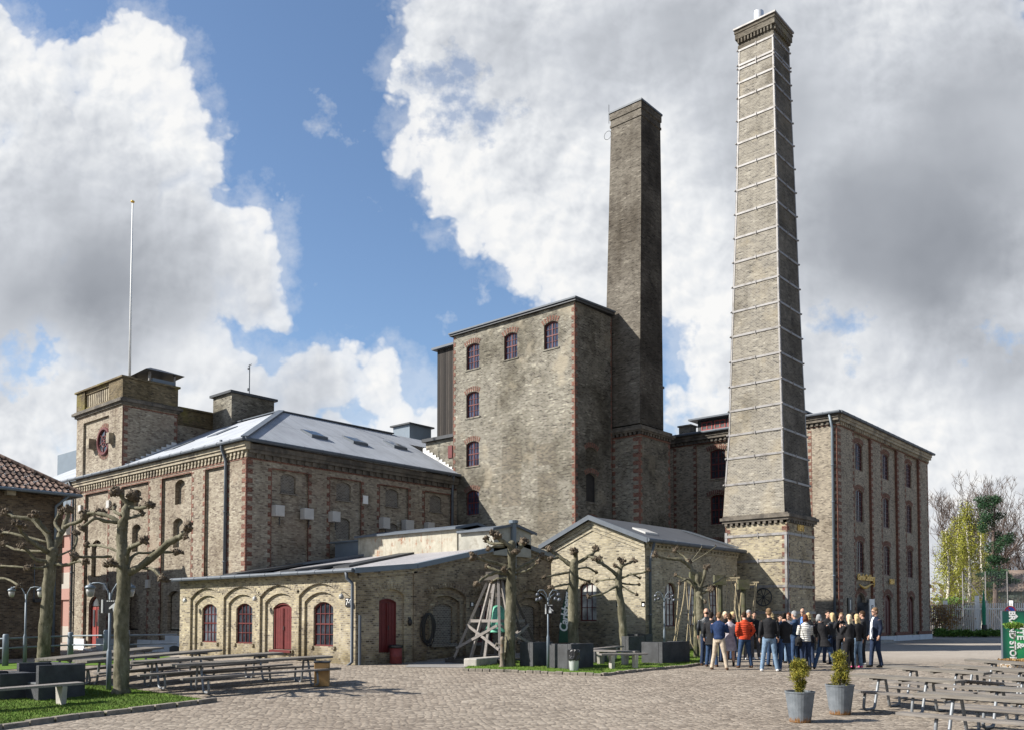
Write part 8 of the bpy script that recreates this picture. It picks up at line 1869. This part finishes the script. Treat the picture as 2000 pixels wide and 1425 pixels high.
person(1507, 1301, 1.70, 60, 'curly blonde person right behind the tall black jacket', BLK(), JEAN(), HBL(), 'curly', ('hold', 'down'), .06, girl=True, head_turn=30)
person(1524, 1290, 1.62, 175, 'dark haired person facing the viewer in the middle of the crowd', GREY(), DJEAN(), HD(), 'bob', ('hold', 'hold'), .06, girl=True)
person(1534, 1309, 1.72, -15, 'stooping person in a black coat and dark jeans', BLK(), JEAN(), HD(), 'short', ('hold', 'hold'), .11, cm('grey_trainer', (.2, .2, .21)), nod=.9, top_h=.86)
person(1533, 1291, 1.68, 200, 'brown haired person behind the stooping black coat', DBL(), JEAN(), HLB(), 'short', ('down', 'down'), .06)
person(1542, 1294, 1.70, 230, 'person with red face turned left in the back row', GREY(), LJEAN(), HRD(), 'short', ('down', 'down'), .06)
person(1553, 1303, 1.76, -55, 'grey haired person in a steel blue jacket looking left', DBL(), JEAN(), HGR(), 'short', ('hold', 'hold'), .08, head_turn=-20)
person(1569, 1290, 1.84, 215, 'balding person in sunglasses and dark suit at the back', NAVY(), NAVY(), HD(), 'bald', ('down', 'down'), .06, glasses=True, shirt=cm('blue_shirt_cloth', (.12, .25, .6)))
person(1580, 1297, 1.70, 20, 'blonde person in a dark coat right of the white jacket', BLK(), DJEAN(), HBL(), 'curly', ('down', 'down'), .06, girl=True, coat=.75)
person(1574, 1306, 1.66, -5, 'auburn haired person in a cream quilted jacket and dark jeans', WHQ(), DJEAN(), HRD(), 'bob', ('hold', 'hold'), .05, girl=True, bag=(BB, 1, 'big black handbag hanging by the cream jacket'), top_h=.90)
person(1618, 1293, 1.78, 180, 'dark haired person hidden behind the grey haired one', BLK(), DJEAN(), HD(), 'short', ('down', 'down'), .06)
person(1611, 1306, 1.66, 20, 'grey haired person in black coat and jeans leaning with wide stance', BLK(), JEAN(), HGR(), 'bob', ('cross', 'cross'), .24, girl=True, coat=.74, lean=.22, top_h=.8, hip=-.0)
person(1627, 1296, 1.70, -30, 'long haired blonde person behind the leaning grey haired one', LEA(), DJEAN(), HBL(), 'long', ('down', 'down'), .06, girl=True)
person(1645, 1298, 1.70, 205, 'person raising a hand to the brow beside the rust red bag', BLK(), BLK(), HLB(), 'short', ('face', 'hold'), .06, girl=True, bag=(RB, 1, 'rust red bag carried low at the group edge'))
person(1660, 1306, 1.66, -25, 'person with long straight blonde hair and black cropped jacket', BLK(), TI, HPL(), 'long', ('phone', 'phone'), .06, girl=True, shirt=None, top_h=.95)
person(1667, 1300, 1.70, 10, 'dark haired person in a long black coat near the right end', BLK(), BLK(), HD(), 'bob', ('down', 'down'), .06, girl=True, coat=.6)
person(1675, 1303, 1.66, -15, 'blonde person in black with pale jeans right of the long coat', BLK(), LJEAN(), HBL(), 'long', ('down', 'down'), .05, girl=True, shoes=cm('pink_trainer', (.5, .08, .2)))
person(1686, 1297, 1.76, -60, 'bearded person in black jacket and white trainers looking left', BLK(), BLK(), HB(), 'short', ('hold', 'down'), .08, WS, glasses=True)
person(1711, 1302, 1.86, -100, 'tall person apart at the right in navy jacket and white shirt', NAVY(), DJEAN(), HLB(), 'short', ('down', 'down'), .05, cm('black_trainer', (.02, .02, .02)), glasses=True, shirt=WHT(), stagger=.09, top_h=.86)
